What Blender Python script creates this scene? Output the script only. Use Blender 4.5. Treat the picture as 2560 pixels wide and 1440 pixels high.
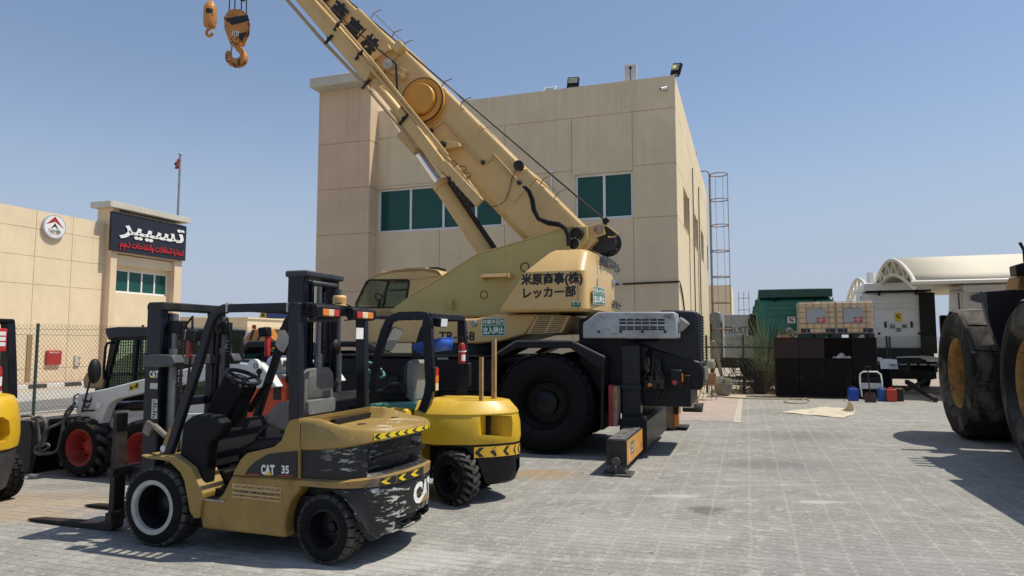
import bpy, math, random, unicodedata
from mathutils import Vector, Matrix
R=math.radians
for o in list(bpy.data.objects): bpy.data.objects.remove(o)
S=bpy.context.scene; COL=S.collection
# ---------------------------------------------------------------- camera
F=1720.0; CAMH=1.75; TILT=math.atan(138/F); CT,ST=math.cos(TILT),math.sin(TILT)
cd=bpy.data.cameras.new('camera'); cam=bpy.data.objects.new('camera',cd); COL.objects.link(cam)
cd.sensor_width=36; cd.lens=36*F/2560; cd.clip_start=.05; cd.clip_end=3000
cam.location=(0,0,CAMH); cam.rotation_euler=(R(90)+TILT,0,0); S.camera=cam
# ---------------------------------------------------------------- light
SUN_EL,SUN_AZ=63,2          # azimuth measured from +X towards +Y
W=bpy.data.worlds.new('World'); S.world=W; W.use_nodes=True
wn=W.node_tree; sky=wn.nodes.new('ShaderNodeTexSky'); sky.sky_type='NISHITA'; sky.sun_disc=False
sky.sun_elevation=R(SUN_EL); sky.sun_rotation=R(90-SUN_AZ); sky.air_density=1.0; sky.dust_density=.7; sky.ozone_density=2.5; sky.altitude=0
_c=wn.nodes.new('ShaderNodeTexCoord'); _s=wn.nodes.new('ShaderNodeSeparateXYZ'); wn.links.new(_c.outputs['Generated'],_s.inputs[0])
_r=wn.nodes.new('ShaderNodeMapRange'); _r.interpolation_type='SMOOTHERSTEP'; wn.links.new(_s.outputs[2],_r.inputs[0])
for _i,_v in ((1,-.02),(2,.42),(3,.95),(4,.16)): _r.inputs[_i].default_value=_v
_m=wn.nodes.new('ShaderNodeMix'); _m.data_type='RGBA'; wn.links.new(_r.outputs[0],_m.inputs[0]); wn.links.new(sky.outputs[0],_m.inputs[6]); _m.inputs[7].default_value=(3.35,3.9,4.85,1)   # pale dust low in the air
wn.links.new(_m.outputs[2],wn.nodes['Background'].inputs[0]); wn.nodes['Background'].inputs[1].default_value=.13
sl=bpy.data.lights.new('sun','SUN'); sl.energy=4.5; sl.angle=R(.5); sl.color=(1,.94,.81)
so=bpy.data.objects.new('sun',sl); COL.objects.link(so)
sd=Vector((math.cos(R(SUN_EL))*math.cos(R(SUN_AZ)),math.cos(R(SUN_EL))*math.sin(R(SUN_AZ)),math.sin(R(SUN_EL))))
so.rotation_euler=sd.to_track_quat('Z','Y').to_euler()
S.view_settings.view_transform='Standard'; S.view_settings.look='None'; S.view_settings.exposure=0.0; S.view_settings.gamma=1
S.cycles.max_bounces=6; S.cycles.diffuse_bounces=3; S.cycles.glossy_bounces=3; S.cycles.transparent_max_bounces=12
# ---------------------------------------------------------------- measuring
def ray(u,v):
    a=(u-1280)/F; b=(720-v)/F
    return Vector((a,CT-b*ST,ST+b*CT))
C0=Vector((0,0,CAMH))
def gnd(u,v,z=0):
    d=ray(u,v); return C0+d*((z-CAMH)/d.z)
def at(u,v,Y):
    d=ray(u,v); return C0+d*(Y/d.y)
class Fr:
    """frame of a thing: x forward, y to its left, z up; a = heading angle"""
    def __init__(s,ox,oy,a,oz=0):
        s.o=Vector((ox,oy,oz)); s.a=R(a)
        s.x=Vector((-math.cos(s.a),math.sin(s.a),0)); s.y=Vector((-math.sin(s.a),-math.cos(s.a),0)); s.rz=math.pi-s.a
    def loc(s,p): p=p-s.o; return Vector((p.dot(s.x),p.dot(s.y),p.z))
    def Y(s,u,v,y=0):
        d=ray(u,v); t=(y-(C0-s.o).dot(s.y))/d.dot(s.y); return s.loc(C0+d*t)
    def X(s,u,v,x=0):
        d=ray(u,v); t=(x-(C0-s.o).dot(s.x))/d.dot(s.x); return s.loc(C0+d*t)
    def Z(s,u,v,z=0): return s.loc(gnd(u,v,z))
    def xz(s,pts,y=0): return [(q.x,q.z) for q in (s.Y(u,v,y) for u,v in pts)]
    def world(s,x,y,z): return s.o+s.x*x+s.y*y+Vector((0,0,z))
# ---------------------------------------------------------------- mesh builder
class M:
    def __init__(s): s.v=[]; s.f=[]
    def add(s,vs,fs):
        n=len(s.v); s.v+=[tuple(p) for p in vs]; s.f+=[tuple(i+n for i in q) for q in fs]; return s
    def box(s,x0,x1,y0,y1,z0,z1):
        x0,x1=sorted((x0,x1)); y0,y1=sorted((y0,y1)); z0,z1=sorted((z0,z1))
        return s.add([(x,y,z) for x in (x0,x1) for y in (y0,y1) for z in (z0,z1)],
          [(0,1,3,2),(4,6,7,5),(0,4,5,1),(2,3,7,6),(0,2,6,4),(1,5,7,3)])
    def bar(s,p,q,w,h,up=(0,0,1)):
        p=Vector(p);q=Vector(q);d=(q-p).normalized();up=Vector(up)
        if abs(d.dot(up))>.99: up=Vector((1,0,0)) if abs(d.x)<.9 else Vector((0,1,0))
        a=d.cross(up).normalized(); b=a.cross(d).normalized(); a*=w/2;b*=h/2
        return s.add([p-a-b,p+a-b,p+a+b,p-a+b,q-a-b,q+a-b,q+a+b,q-a+b],[(3,2,1,0),(4,5,6,7),(0,1,5,4),(1,2,6,5),(2,3,7,6),(3,0,4,7)])
    def prism(s,pts,a,b,pl='xz'):
        """2-D outline extruded from a to b across its plane"""
        ar=sum(pts[i][0]*pts[(i+1)%len(pts)][1]-pts[(i+1)%len(pts)][0]*pts[i][1] for i in range(len(pts)))
        if ar<0: pts=pts[::-1]
        a,b=min(a,b),max(a,b)
        g={'xz':lambda p,c:(p[0],c,p[1]),'xy':lambda p,c:(p[0],p[1],c),'yz':lambda p,c:(c,p[0],p[1])}[pl]
        n=len(pts); vs=[g(p,a) for p in pts]+[g(p,b) for p in pts]
        fs=[tuple(range(n-1,-1,-1)),tuple(range(n,2*n))]+[(i,(i+1)%n,n+(i+1)%n,n+i) for i in range(n)]
        if pl=='xz': fs=[f[::-1] for f in fs]
        return s.add(vs,fs)
    def loft(s,rings,cap=True,closed=True):
        n=len(rings[0]); vs=[p for r in rings for p in r]; fs=[]
        for k in range(len(rings)-1):
            for i in range(n if closed else n-1):
                j=(i+1)%n; fs.append((k*n+i,k*n+j,(k+1)*n+j,(k+1)*n+i))
        if cap: fs+= [tuple(range(n-1,-1,-1)),tuple(range((len(rings)-1)*n,len(rings)*n))]
        return s.add(vs,fs)
    def tube(s,pts,r,n=8,cap=True,closed=False):
        pts=[Vector(p) for p in pts]; m=len(pts); rr=r if isinstance(r,(list,tuple)) else [r]*m
        t=[]
        for i in range(m):
            if closed: d=pts[(i+1)%m]-pts[i-1]
            else: d=pts[min(i+1,m-1)]-pts[max(i-1,0)]
            t.append(d.normalized())
        u=t[0].orthogonal().normalized(); rings=[]
        for i in range(m):
            if i: u=(u-t[i]*u.dot(t[i])); u=u.normalized() if u.length>1e-6 else t[i].orthogonal().normalized()
            w=t[i].cross(u)
            rings.append([pts[i]+(u*math.cos(2*math.pi*k/n)+w*math.sin(2*math.pi*k/n))*rr[i] for k in range(n)])
        if closed: rings.append(rings[0]); cap=False
        return s.loft(rings,cap)
    def lathe(s,prof,c,ax=(0,0,1),n=32,a0=0,a1=360):
        """profile of (radius, height) round axis ax through c"""
        ax=Vector(ax).normalized(); u=ax.orthogonal().normalized(); w=ax.cross(u); c=Vector(c); full=abs(a1-a0)>=360
        k=n if full else n+1; rings=[]
        for i in range(k):
            t=R(a0)+R(a1-a0)*i/n; e=u*math.cos(t)+w*math.sin(t)
            rings.append([c+e*r+ax*h for r,h in prof])
        m=len(prof); vs=[p for r in rings for p in r]; fs=[]
        for i in range(n):
            j=(i+1)%k
            for q in range(m-1): fs.append((i*m+q,j*m+q,j*m+q+1,i*m+q+1))
        return s.add(vs,fs)
    def cyl(s,p,q,r,n=20,r2=None):
        p=Vector(p);q=Vector(q);L=(q-p).length
        return s.lathe([(0,0),(r,0),(r if r2 is None else r2,L),(0,L)],p,q-p,n)
    def grid(s,f,nu,nv):
        vs=[f(i/nu,j/nv) for i in range(nu+1) for j in range(nv+1)]
        return s.add(vs,[(i*(nv+1)+j,(i+1)*(nv+1)+j,(i+1)*(nv+1)+j+1,i*(nv+1)+j+1) for i in range(nu) for j in range(nv)])
    def quad(s,a,b,c,d): return s.add([a,b,c,d],[(0,1,2,3)])
    def sphere(s,c,r,sx=1,sy=1,sz=1,n=14,m=8):
        c=Vector(c)
        return s.grid(lambda u,v:c+Vector((sx*r*math.cos(2*math.pi*u)*math.sin(math.pi*v),sy*r*math.sin(2*math.pi*u)*math.sin(math.pi*v),-sz*r*math.cos(math.pi*v))),n,m)
    def text(s,t,P,U,V,bold=0,th=.002,fn=None):
        """writing stretched over the parallelogram P, P+U, P+U+V, P+V and raised by th"""
        vs,fs=glyphs(t,bold)
        x0=min(p[0] for p in vs);x1=max(p[0] for p in vs);y0=min(p[1] for p in vs);y1=max(p[1] for p in vs)
        if fn is None:
            P=Vector(P);U=Vector(U);V=Vector(V);N=U.cross(V).normalized()*th
            fn=lambda a,b:P+U*a+V*b+N
        return s.add([fn((p[0]-x0)/(x1-x0),(p[1]-y0)/(y1-y0)) for p in vs],fs)
    def each(s,name,m,parent=None,**k):
        """one object for every separate piece"""
        p=list(range(len(s.v)))
        def fd(i):
            while p[i]!=i: p[i]=p[p[i]]; i=p[i]
            return i
        for f in s.f:
            a=fd(f[0])
            for i in f[1:]: p[fd(i)]=a
        g={}
        for f in s.f: g.setdefault(fd(f[0]),[]).append(f)
        out=[]
        for fs in g.values():
            ix=sorted({i for f in fs for i in f}); mp={i:k_ for k_,i in enumerate(ix)}
            q=M(); q.v=[s.v[i] for i in ix]; q.f=[tuple(mp[i] for i in f) for f in fs]; out.append(q.build(name,m,parent,**k))
        return out
    def build(s,name,m,parent=None,bev=0,ang=35,smooth=True,seg=2):
        me=bpy.data.meshes.new(name); me.from_pydata(s.v,[],s.f); me.materials.append(m)
        if smooth:
            me.polygons.foreach_set('use_smooth',[True]*len(me.polygons)); me.set_sharp_from_angle(angle=R(ang))
        me.update(); o=bpy.data.objects.new(name,me); COL.objects.link(o)
        if parent is not None: o.parent=parent
        if bev:
            b=o.modifiers.new('bevel','BEVEL'); b.width=bev; b.segments=seg; b.limit_method='ANGLE'; b.angle_limit=R(40); b.use_clamp_overlap=True
            b.harden_normals=False
        return o
_gl={}
def glyphs(t,bold=0):
    k=(t,bold)
    if k not in _gl:
        c=bpy.data.curves.new('writing','FONT'); c.body=t; c.size=1; c.offset=bold; c.resolution_u=3
        o=bpy.data.objects.new('writing',c); COL.objects.link(o); bpy.context.view_layer.update()
        me=bpy.data.meshes.new_from_object(o)
        _gl[k]=([tuple(v.co) for v in me.vertices],[tuple(p.vertices) for p in me.polygons])
        bpy.data.objects.remove(o); bpy.data.curves.remove(c); bpy.data.meshes.remove(me)
    return _gl[k]
_ar={}
for cp in range(0xFE80,0xFEFD):
    d=unicodedata.decomposition(chr(cp)).split()
    if len(d)==2: _ar.setdefault(chr(int(d[1],16)),{})[d[0]]=chr(cp)
    elif len(d)==3 and d[1]=='0644': _ar.setdefault('\u0644'+chr(int(d[2],16)),{})[d[0]]=chr(cp)
def arabic(t):
    """joined letter forms in left-to-right drawing order"""
    g=[];i=0
    while i<len(t):
        if t[i:i+2] in _ar: g.append(t[i:i+2]); i+=2
        else: g.append(t[i]); i+=1
    dual=lambda c:c in _ar and '<initial>' in _ar[c]
    out=[]
    for i,c in enumerate(g):
        if c not in _ar: out.append(c); continue
        pr=i>0 and dual(g[i-1]) ; nx=i+1<len(g) and g[i+1] in _ar and ('<final>' in _ar[g[i+1]])
        f='<medial>' if pr and nx and dual(c) else '<final>' if pr else '<initial>' if nx and dual(c) else '<isolated>'
        out.append(_ar[c].get(f,c))
    return ''.join(out[::-1])
def tag(o,label=None,cat=None,group=None,kind=None):
    if label: o['label']=label
    if cat: o['category']=cat
    if group: o['group']=group
    if kind: o['kind']=kind
    return o
def thing(name,label,cat,fr=None,group=None,loc=None):
    o=bpy.data.objects.new(name,None); COL.objects.link(o); o.empty_display_size=.3
    if fr: o.location=fr.o; o.rotation_euler=(0,0,fr.rz)
    if loc is not None: o.location=loc
    return tag(o,label,cat,group)
def copy_tree(o,parent=None):
    c=o.copy(); COL.objects.link(c)
    if parent is not None: c.parent=parent
    for ch in list(o.children): copy_tree(ch,c)
    return c
# ---------------------------------------------------------------- materials
class NT:
    def __init__(s,name):
        s.m=bpy.data.materials.new(name); s.m.use_nodes=True; s.t=s.m.node_tree; s.b=s.t.nodes['Principled BSDF']
    def n(s,ty,**k):
        q=s.t.nodes.new('ShaderNode'+ty)
        for a,b in k.items():
            if hasattr(q,a): setattr(q,a,b)
        return q
    def l(s,a,b): s.t.links.new(a,b)
    def sock(s,q,i,val):
        if isinstance(val,bpy.types.NodeSocket): s.l(val,q.inputs[i])
        elif val is not None: q.inputs[i].default_value=val
    def math(s,op,a,b=None,c=None,clamp=False):
        q=s.n('Math',operation=op,use_clamp=clamp)
        for i,v in enumerate((a,b,c)): s.sock(q,i,v)
        return q.outputs[0]
    def noise(s,vec,scale,det=4,rough=.55,dist=0):
        q=s.n('TexNoise'); q.inputs['Scale'].default_value=scale; q.inputs['Detail'].default_value=det; q.inputs['Roughness'].default_value=rough; q.inputs['Distortion'].default_value=dist
        if vec is not None: s.l(vec,q.inputs['Vector'])
        return q.outputs[0]
    def ramp(s,f,a,b):
        q=s.n('MapRange',clamp=True); s.sock(q,0,f); q.inputs[1].default_value=a; q.inputs[2].default_value=b; return q.outputs[0]
    def mix(s,f,a,b,mode='MIX'):
        q=s.n('Mix',data_type='RGBA',blend_type=mode); s.sock(q,0,f)
        for i,v in ((6,a),(7,b)):
            if isinstance(v,bpy.types.NodeSocket): s.l(v,q.inputs[i])
            else: q.inputs[i].default_value=(*v[:3],1)
        return q.outputs[2]
    def coord(s,kind='Object',scale=None):
        o=s.n('TexCoord').outputs[kind]
        if scale:
            q=s.n('Mapping'); q.inputs['Scale'].default_value=scale; s.l(o,q.inputs[0]); o=q.outputs[0]
        return o
    def bump(s,h,str_=.3,dist=.01):
        q=s.n('Bump'); q.inputs['Strength'].default_value=str_; q.inputs['Distance'].default_value=dist; s.l(h,q.inputs['Height']); s.l(q.outputs[0],s.b.inputs['Normal'])
def mat(name,col,rough=.55,metal=0,var=.15,scale=4,bump=0,bscale=60,chip=None,cstretch=(1,1,1),cscale=5,cth=.62,dust=0,spec=.5,coat=0,stain=None,sth=.6,sscale=2):
    t=NT(name); b=t.b; v=t.coord()
    b.inputs['Metallic'].default_value=metal; b.inputs['Specular IOR Level'].default_value=spec
    if coat: b.inputs['Coat Weight'].default_value=coat; b.inputs['Coat Roughness'].default_value=.25
    n1=t.noise(v,scale,5,.6); n2=t.noise(v,scale*9,3,.6)
    f=t.math('ADD',t.math('MULTIPLY',n1,.7),t.math('MULTIPLY',n2,.3))
    lo=[max(0,c*(1-var*1.6)) for c in col]; hi=[min(1,c*(1+var*1.3)) for c in col]
    c=t.mix(t.ramp(f,.3,.7),lo,hi)
    if stain: c=t.mix(t.math('MULTIPLY',t.ramp(t.noise(t.coord('Object',(1,1,.35)),sscale,6,.65,.4),sth,sth+.12),.75),c,stain)
    if dust:
        g=t.n('NewGeometry'); sx=t.n('SeparateXYZ'); t.l(g.outputs['Normal'],sx.inputs[0])
        c=t.mix(t.math('MULTIPLY',t.ramp(sx.outputs[2],.1,.95),t.math('MULTIPLY',t.ramp(n1,.25,.65),dust)),c,(.42,.37,.29))
    rv=t.ramp(f,.2,.8); ro=t.math('ADD',t.math('MULTIPLY',rv,.22),rough-.11)
    if chip:
        k=t.ramp(t.noise(t.coord('Object',cstretch),cscale,6,.7,.2),cth,cth+.03)
        c=t.mix(k,c,chip); ro=t.math('MAXIMUM',ro,t.math('MULTIPLY',k,.75))
    t.l(c,b.inputs['Base Color']); t.l(ro,b.inputs['Roughness'])
    if bump: t.bump(t.noise(v,bscale,4,.6),bump,.01)
    return t.m
def glass(name,col,trans=.5,rough=.03,spec=.8):
    t=NT(name); t.b.inputs['Base Color'].default_value=(*col,1); t.b.inputs['Roughness'].default_value=rough; t.b.inputs['Specular IOR Level'].default_value=spec
    if trans:
        tr=t.n('BsdfTransparent'); tr.inputs[0].default_value=(*[min(1,c*1.3+.55) for c in col],1); mx=t.n('MixShader'); mx.inputs[0].default_value=trans
        t.l(t.b.outputs[0],mx.inputs[1]); t.l(tr.outputs[0],mx.inputs[2]); t.l(mx.outputs[0],t.t.nodes['Material Output'].inputs[0])
    return t.m
def emit(name,col,e):
    t=NT(name); t.b.inputs['Base Color'].default_value=(*col,1); t.b.inputs['Emission Color'].default_value=(*col,1); t.b.inputs['Emission Strength'].default_value=e; return t.m
MT={}
def mk(k,*a,**kw): MT[k]=mat(k,*a,**kw)
CREAM=(.66,.37,.13)
mk('rubber',(.0085,.0085,.009),.8,var=.3,scale=9,bump=.25,bscale=90,dust=.05,spec=.18)
mk('worn_rubber',(.019,.0185,.019),.85,var=.4,scale=3,bump=.6,bscale=14,dust=.35,spec=.2,stain=(.15,.135,.11),sth=.5,sscale=2.2)
mk('tread_rubber',(.045,.043,.04),.85,var=.3,scale=14,bump=.3,bscale=120,spec=.25,stain=(.12,.11,.095),sth=.5,sscale=6)
mk('black_metal',(.0055,.006,.0085),.42,var=.35,scale=5,bump=.05,bscale=40,dust=.035,spec=.3)
mk('navy_metal',(.0075,.0095,.018),.38,var=.3,scale=4,dust=.05,coat=.08,spec=.35)
mk('black_plastic',(.0095,.0095,.011),.55,var=.25,scale=8,bump=.15,bscale=180,dust=.05,spec=.3)
mk('grey_plastic',(.13,.125,.12),.7,var=.15,scale=6,dust=.25,stain=(.24,.23,.21),sth=.6)
mk('steel',(.33,.33,.33),.4,.8,var=.2,scale=7)
mk('chrome',(.75,.76,.78),.12,1,var=.04)
mk('dark_steel',(.035,.034,.034),.5,.5,var=.35,scale=8,bump=.1)
mk('rust_steel',(.034,.024,.019),.7,.2,var=.5,scale=9,bump=.25,stain=(.12,.055,.03),sth=.58,sscale=6)
mk('rust_light',(.30,.18,.11),.75,.1,var=.4,scale=14,stain=(.45,.38,.3),sth=.5,sscale=7)
mk('white_paint',(.76,.76,.74),.4,var=.05,dust=.12)
mk('white_plain',(.8,.8,.78),.5,var=.04)
mk('red',(.42,.025,.02),.45,var=.15)
mk('orange_lens',(.75,.22,.02),.3,var=.1)
mk('cream_lens',(.75,.62,.38),.3,var=.1)
mk('red_lens',(.5,.03,.03),.28,var=.1)
mk('crane_paint',(.635,.42,.165),.4,var=.07,scale=1.3,dust=.06,coat=.12,stain=(.40,.245,.09),sth=.62,sscale=1.6)
mk('crane_olive',(.475,.375,.125),.42,var=.07,scale=1.2,coat=.12,stain=(.26,.2,.07),sth=.66,sscale=1.8)
mk('drum_orange',(.62,.27,.03),.45,var=.1,scale=3,stain=(.2,.08,.02),sth=.68)
mk('hook_orange',(.55,.23,.05),.5,var=.25,scale=6,chip=(.05,.03,.02),cscale=7,cth=.57)
mk('black_mark',(.012,.012,.013),.5,var=.1)
mk('white_mark',(.78,.78,.75),.5,var=.06)
mk('green_sign',(.015,.17,.085),.4,var=.1)
mk('safety_yellow',(.83,.60,.015),.42,var=.06)
mk('wood',(.42,.25,.11),.7,var=.25,scale=10,stain=(.25,.13,.05),sth=.55,sscale=9)
mk('weathered_wood',(.33,.23,.15),.8,var=.35,scale=6,stain=(.16,.1,.06),sth=.5,sscale=8)
MT['green_glass']=glass('green_glass',(.010,.080,.066),0,.12,.35)
MT['cab_glass']=glass('cab_glass',(.12,.16,.12),.9)
MT['mirror']=mat('mirror',(.62,.63,.62),.3,.35,var=.03)  # pale grey base colour stands in for bright ground reflected in the glass
def m_stripe(mb,mw,P,U,V,n,th,left=True,fn=None,start=0):
    """chevrons laid along a band: returns nothing, adds the black arrows to mb and the band to mw"""
    P=Vector(P);U=Vector(U);V=Vector(V)
    f0=fn or (lambda a,b,h:P+U*a+V*b+U.cross(V).normalized()*h)
    N=max(12,n*4)
    mw.grid(lambda a,b:f0(a,b,th),N,2)
    for i in range(n):
        c=(i+.5)/n; w=.30/n; k=(-.32/n if left else .32/n)
        for b0,b1,o0,o1 in ((.06,.5,0,k),(.5,.94,k,0)):
            mb.quad(f0(c+o0-w/2,b0,th+.0015),f0(c+o0+w/2,b0,th+.0015),f0(c+o1+w/2,b1,th+.0015),f0(c+o1-w/2,b1,th+.0015))
# ================================================================ SETTING
ANG=18.8
D1=Vector((math.sin(R(ANG)),math.cos(R(ANG)),0)); D2=Vector((-math.cos(R(ANG)),math.sin(R(ANG)),0))
def ground_mat():
    t=NT('grey_pavers'); g=t.n('NewGeometry'); p=g.outputs['Position']
    mp=t.n('Mapping',vector_type='POINT'); mp.inputs['Rotation'].default_value=(0,0,R(ANG)); t.l(p,mp.inputs[0])
    sx=t.n('SeparateXYZ'); t.l(mp.outputs[0],sx.inputs[0]); X,Y=sx.outputs[0],sx.outputs[1]
    L,H=.19,.1125
    wave=t.math('MULTIPLY',t.math('PINGPONG',t.math('ADD',X,50.0),L/4),.22)
    wob=t.math('MULTIPLY',t.noise(p,3.0,2),.012)
    yy=t.math('ADD',t.math('ADD',Y,wave),wob)
    row=t.math('FLOOR',t.math('DIVIDE',yy,H)); fy=t.math('FRACT',t.math('DIVIDE',yy,H))
    zig=t.math('MULTIPLY',t.math('PINGPONG',t.math('ADD',Y,50.0),H*.42),.62)
    xx=t.math('ADD',t.math('ADD',X,zig),t.math('MULTIPLY',t.math('SUBTRACT',t.noise(p,1.3,2),.5),.05))
    half=t.math('FRACT',t.math('MULTIPLY',t.math('FLOOR',t.math('MULTIPLY',row,.5)),.5))
    def seam(v,per,w): 
        q=t.math('FRACT',t.math('DIVIDE',v,per)); e=t.math('MULTIPLY',t.math('MINIMUM',q,t.math('SUBTRACT',1.0,q)),per); return t.math('SUBTRACT',1.0,t.ramp(e,w*.5,w))
    jx=t.math('MAXIMUM',seam(xx,L*2,.0085),t.math('MULTIPLY',seam(t.math('ADD',xx,L),L*2,.0075),t.math('MULTIPLY',half,1.6)))
    col=t.math('FLOOR',t.math('DIVIDE',xx,L)); ey=t.math('MINIMUM',fy,t.math('SUBTRACT',1.0,fy)); jy=t.math('SUBTRACT',1.0,t.ramp(ey,.015,.05))
    cv=t.n('CombineXYZ'); t.l(col,cv.inputs[0]); t.l(row,cv.inputs[1])
    wn_=t.n('TexWhiteNoise',noise_dimensions='3D'); t.l(cv.outputs[0],wn_.inputs['Vector'])
    big=t.noise(p,.35,4,.6); mid=t.noise(p,1.6,5,.65,.3); fine=t.noise(p,24,5,.7)
    base=t.mix(t.ramp(mid,.32,.68),(.20,.194,.179),(.305,.296,.274))
    base=t.mix(t.math('MULTIPLY',wn_.outputs[0],.5),base,(.245,.236,.215))
    base=t.mix(t.math('MULTIPLY',t.ramp(fine,.48,.72),.55),base,(.49,.465,.415)); base=t.mix(t.math('MULTIPLY',t.ramp(t.noise(p,38,4,.7),.54,.72),.6),base,(.14,.135,.125)); base=t.mix(t.math('MULTIPLY',t.ramp(t.noise(p,5.5,6,.7,.6),.53,.66),.45),base,(.52,.505,.465))
    strk=t.n('Mapping'); strk.inputs['Scale'].default_value=(.5,3.5,1); strk.inputs['Rotation'].default_value=(0,0,R(ANG)); t.l(p,strk.inputs[0])
    base=t.mix(t.math('MULTIPLY',t.ramp(t.noise(strk.outputs[0],.9,5,.6),.56,.72),.42),base,(.50,.485,.445))
    base=t.mix(t.math('MULTIPLY',t.ramp(big,.5,.7),.45),base,(.22,.215,.21))
    sandy=t.ramp(t.noise(p,.9,4,.6),.5,.7)
    # oil, sand and dust marks that lie where the photo has them
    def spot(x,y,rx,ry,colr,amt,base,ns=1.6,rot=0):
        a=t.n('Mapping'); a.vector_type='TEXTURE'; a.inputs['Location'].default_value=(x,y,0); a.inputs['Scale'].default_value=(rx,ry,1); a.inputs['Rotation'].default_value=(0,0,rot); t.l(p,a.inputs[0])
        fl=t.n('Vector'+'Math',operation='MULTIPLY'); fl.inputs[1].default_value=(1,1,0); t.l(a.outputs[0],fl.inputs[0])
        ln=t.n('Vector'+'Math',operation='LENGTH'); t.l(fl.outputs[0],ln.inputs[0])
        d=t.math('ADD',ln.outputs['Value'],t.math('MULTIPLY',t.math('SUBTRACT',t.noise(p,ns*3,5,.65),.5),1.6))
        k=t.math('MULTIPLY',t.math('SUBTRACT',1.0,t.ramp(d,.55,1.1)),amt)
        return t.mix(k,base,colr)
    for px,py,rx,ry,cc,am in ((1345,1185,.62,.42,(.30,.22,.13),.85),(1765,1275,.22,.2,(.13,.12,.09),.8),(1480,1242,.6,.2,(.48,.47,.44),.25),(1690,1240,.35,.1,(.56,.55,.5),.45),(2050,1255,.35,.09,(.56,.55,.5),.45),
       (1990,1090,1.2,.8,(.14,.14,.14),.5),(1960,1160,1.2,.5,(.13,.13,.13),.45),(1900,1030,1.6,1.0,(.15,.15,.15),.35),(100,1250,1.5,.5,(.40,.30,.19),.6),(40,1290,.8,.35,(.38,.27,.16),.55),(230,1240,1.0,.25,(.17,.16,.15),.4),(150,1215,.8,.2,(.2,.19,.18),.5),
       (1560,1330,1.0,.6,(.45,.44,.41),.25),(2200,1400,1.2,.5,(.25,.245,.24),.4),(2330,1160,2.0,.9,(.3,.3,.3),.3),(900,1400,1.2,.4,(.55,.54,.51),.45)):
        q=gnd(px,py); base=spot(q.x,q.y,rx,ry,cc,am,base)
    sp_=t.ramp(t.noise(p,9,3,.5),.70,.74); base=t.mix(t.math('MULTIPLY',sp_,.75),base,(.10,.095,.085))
    base=t.mix(t.math('MULTIPLY',jy,.85),base,(.115,.11,.098))
    base=t.mix(t.math('MULTIPLY',t.math('MINIMUM',jx,1.0),t.math('MULTIPLY_ADD',sandy,.35,.48)),base,(.47,.435,.36))
    t.l(base,t.b.inputs['Base Color']); t.b.inputs['Roughness'].default_value=.85; t.b.inputs['Specular IOR Level'].default_value=.25
    h=t.math('SUBTRACT',t.math('MULTIPLY',fine,.35),t.math('MULTIPLY',t.math('MAXIMUM',jy,jx),.6)); t.bump(h,.5,.006)
    return t.m
mk('sand',(.42,.36,.28),.9,var=.12,scale=.3,bump=.3,bscale=4)
mk('asphalt',(.17,.165,.16),.9,var=.15,scale=1.2,bump=.4,bscale=70)
mk('pavement',(.40,.38,.345),.85,var=.12,scale=1.5,bump=.2,bscale=30)
mk('pink_pavement',(.36,.26,.235),.85,var=.12,scale=3)
mk('line_white',(.66,.65,.62),.7,var=.12,scale=6)
mk('kerb_black',(.05,.05,.05),.8,var=.3)
mk('kerb_cream',(.46,.43,.36),.8,var=.15)
def sheet(name,mt,pts,z): 
    m=M(); m.add([(p[0],p[1],z) for p in pts],[tuple(range(len(pts)))]); return tag(m.build(name,mt,smooth=False),kind='structure')
def red_paver_mat():
    t=NT('red_pavers'); g=t.n('NewGeometry'); mp=t.n('Mapping'); mp.inputs['Rotation'].default_value=(0,0,R(ANG)); t.l(g.outputs['Position'],mp.inputs[0])
    br=t.n('TexBrick'); t.l(mp.outputs[0],br.inputs[0]); br.inputs['Scale'].default_value=1; br.inputs['Brick Width'].default_value=.21; br.inputs['Row Height'].default_value=.105; br.inputs['Mortar Size'].default_value=.006
    br.inputs['Color1'].default_value=(.31,.24,.215,1); br.inputs['Color2'].default_value=(.37,.295,.265,1); br.inputs['Mortar'].default_value=(.3,.26,.22,1)
    c=t.mix(t.math('MULTIPLY',t.ramp(t.noise(g.outputs['Position'],2.2,5,.65),.45,.75),.55),br.outputs[0],(.42,.37,.33))
    t.l(c,t.b.inputs['Base Color']); t.b.inputs['Roughness'].default_value=.85; return t.m
sheet('ground',MT['sand'],[(-900,-300),(900,-300),(900,1500),(-900,1500)],-.012)
PM=ground_mat()
LF=Fr(-19.75,29.5,-71.2)      # left building: x towards the camera, y out of its facade
def lw(x,y): q=LF.world(x,y,0); return (q.x,q.y)
fA=Vector((-11.22,16.34,0)) # chain link fence line, runs along D1
def fw(t,s=0): q=fA+D1*t-D2*s; return (q.x,q.y)
sheet('paved_ground',PM,[fw(-40,0),fw(-40,60),fw(12,60),fw(12,0)],0)
sheet('road',MT['asphalt'],[fw(-60,-5.0),fw(-60,-1.0),fw(70,-1.0),fw(70,-5.0)],-.008)
sheet('road_marking',MT['line_white'],[fw(-60,-1.35),fw(-60,-1.22),fw(70,-1.22),fw(70,-1.35)],-.004)
m=M()
for k in range(-6,16): 
    a=[fw(k*4.0,-4.9),fw(k*4.0+4,-4.9),fw(k*4.0+4,-4.8),fw(k*4.0,-4.8)]; m.add([(q[0],q[1],-.004) for q in a],[(0,1,2,3)])
tag(m.build('road_marking',MT['line_white'],smooth=False),kind='structure')
sheet('pavement',MT['pavement'],[fw(-60,-9),fw(-60,-5.0),fw(70,-5.0),fw(70,-9)],-.006)
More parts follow.
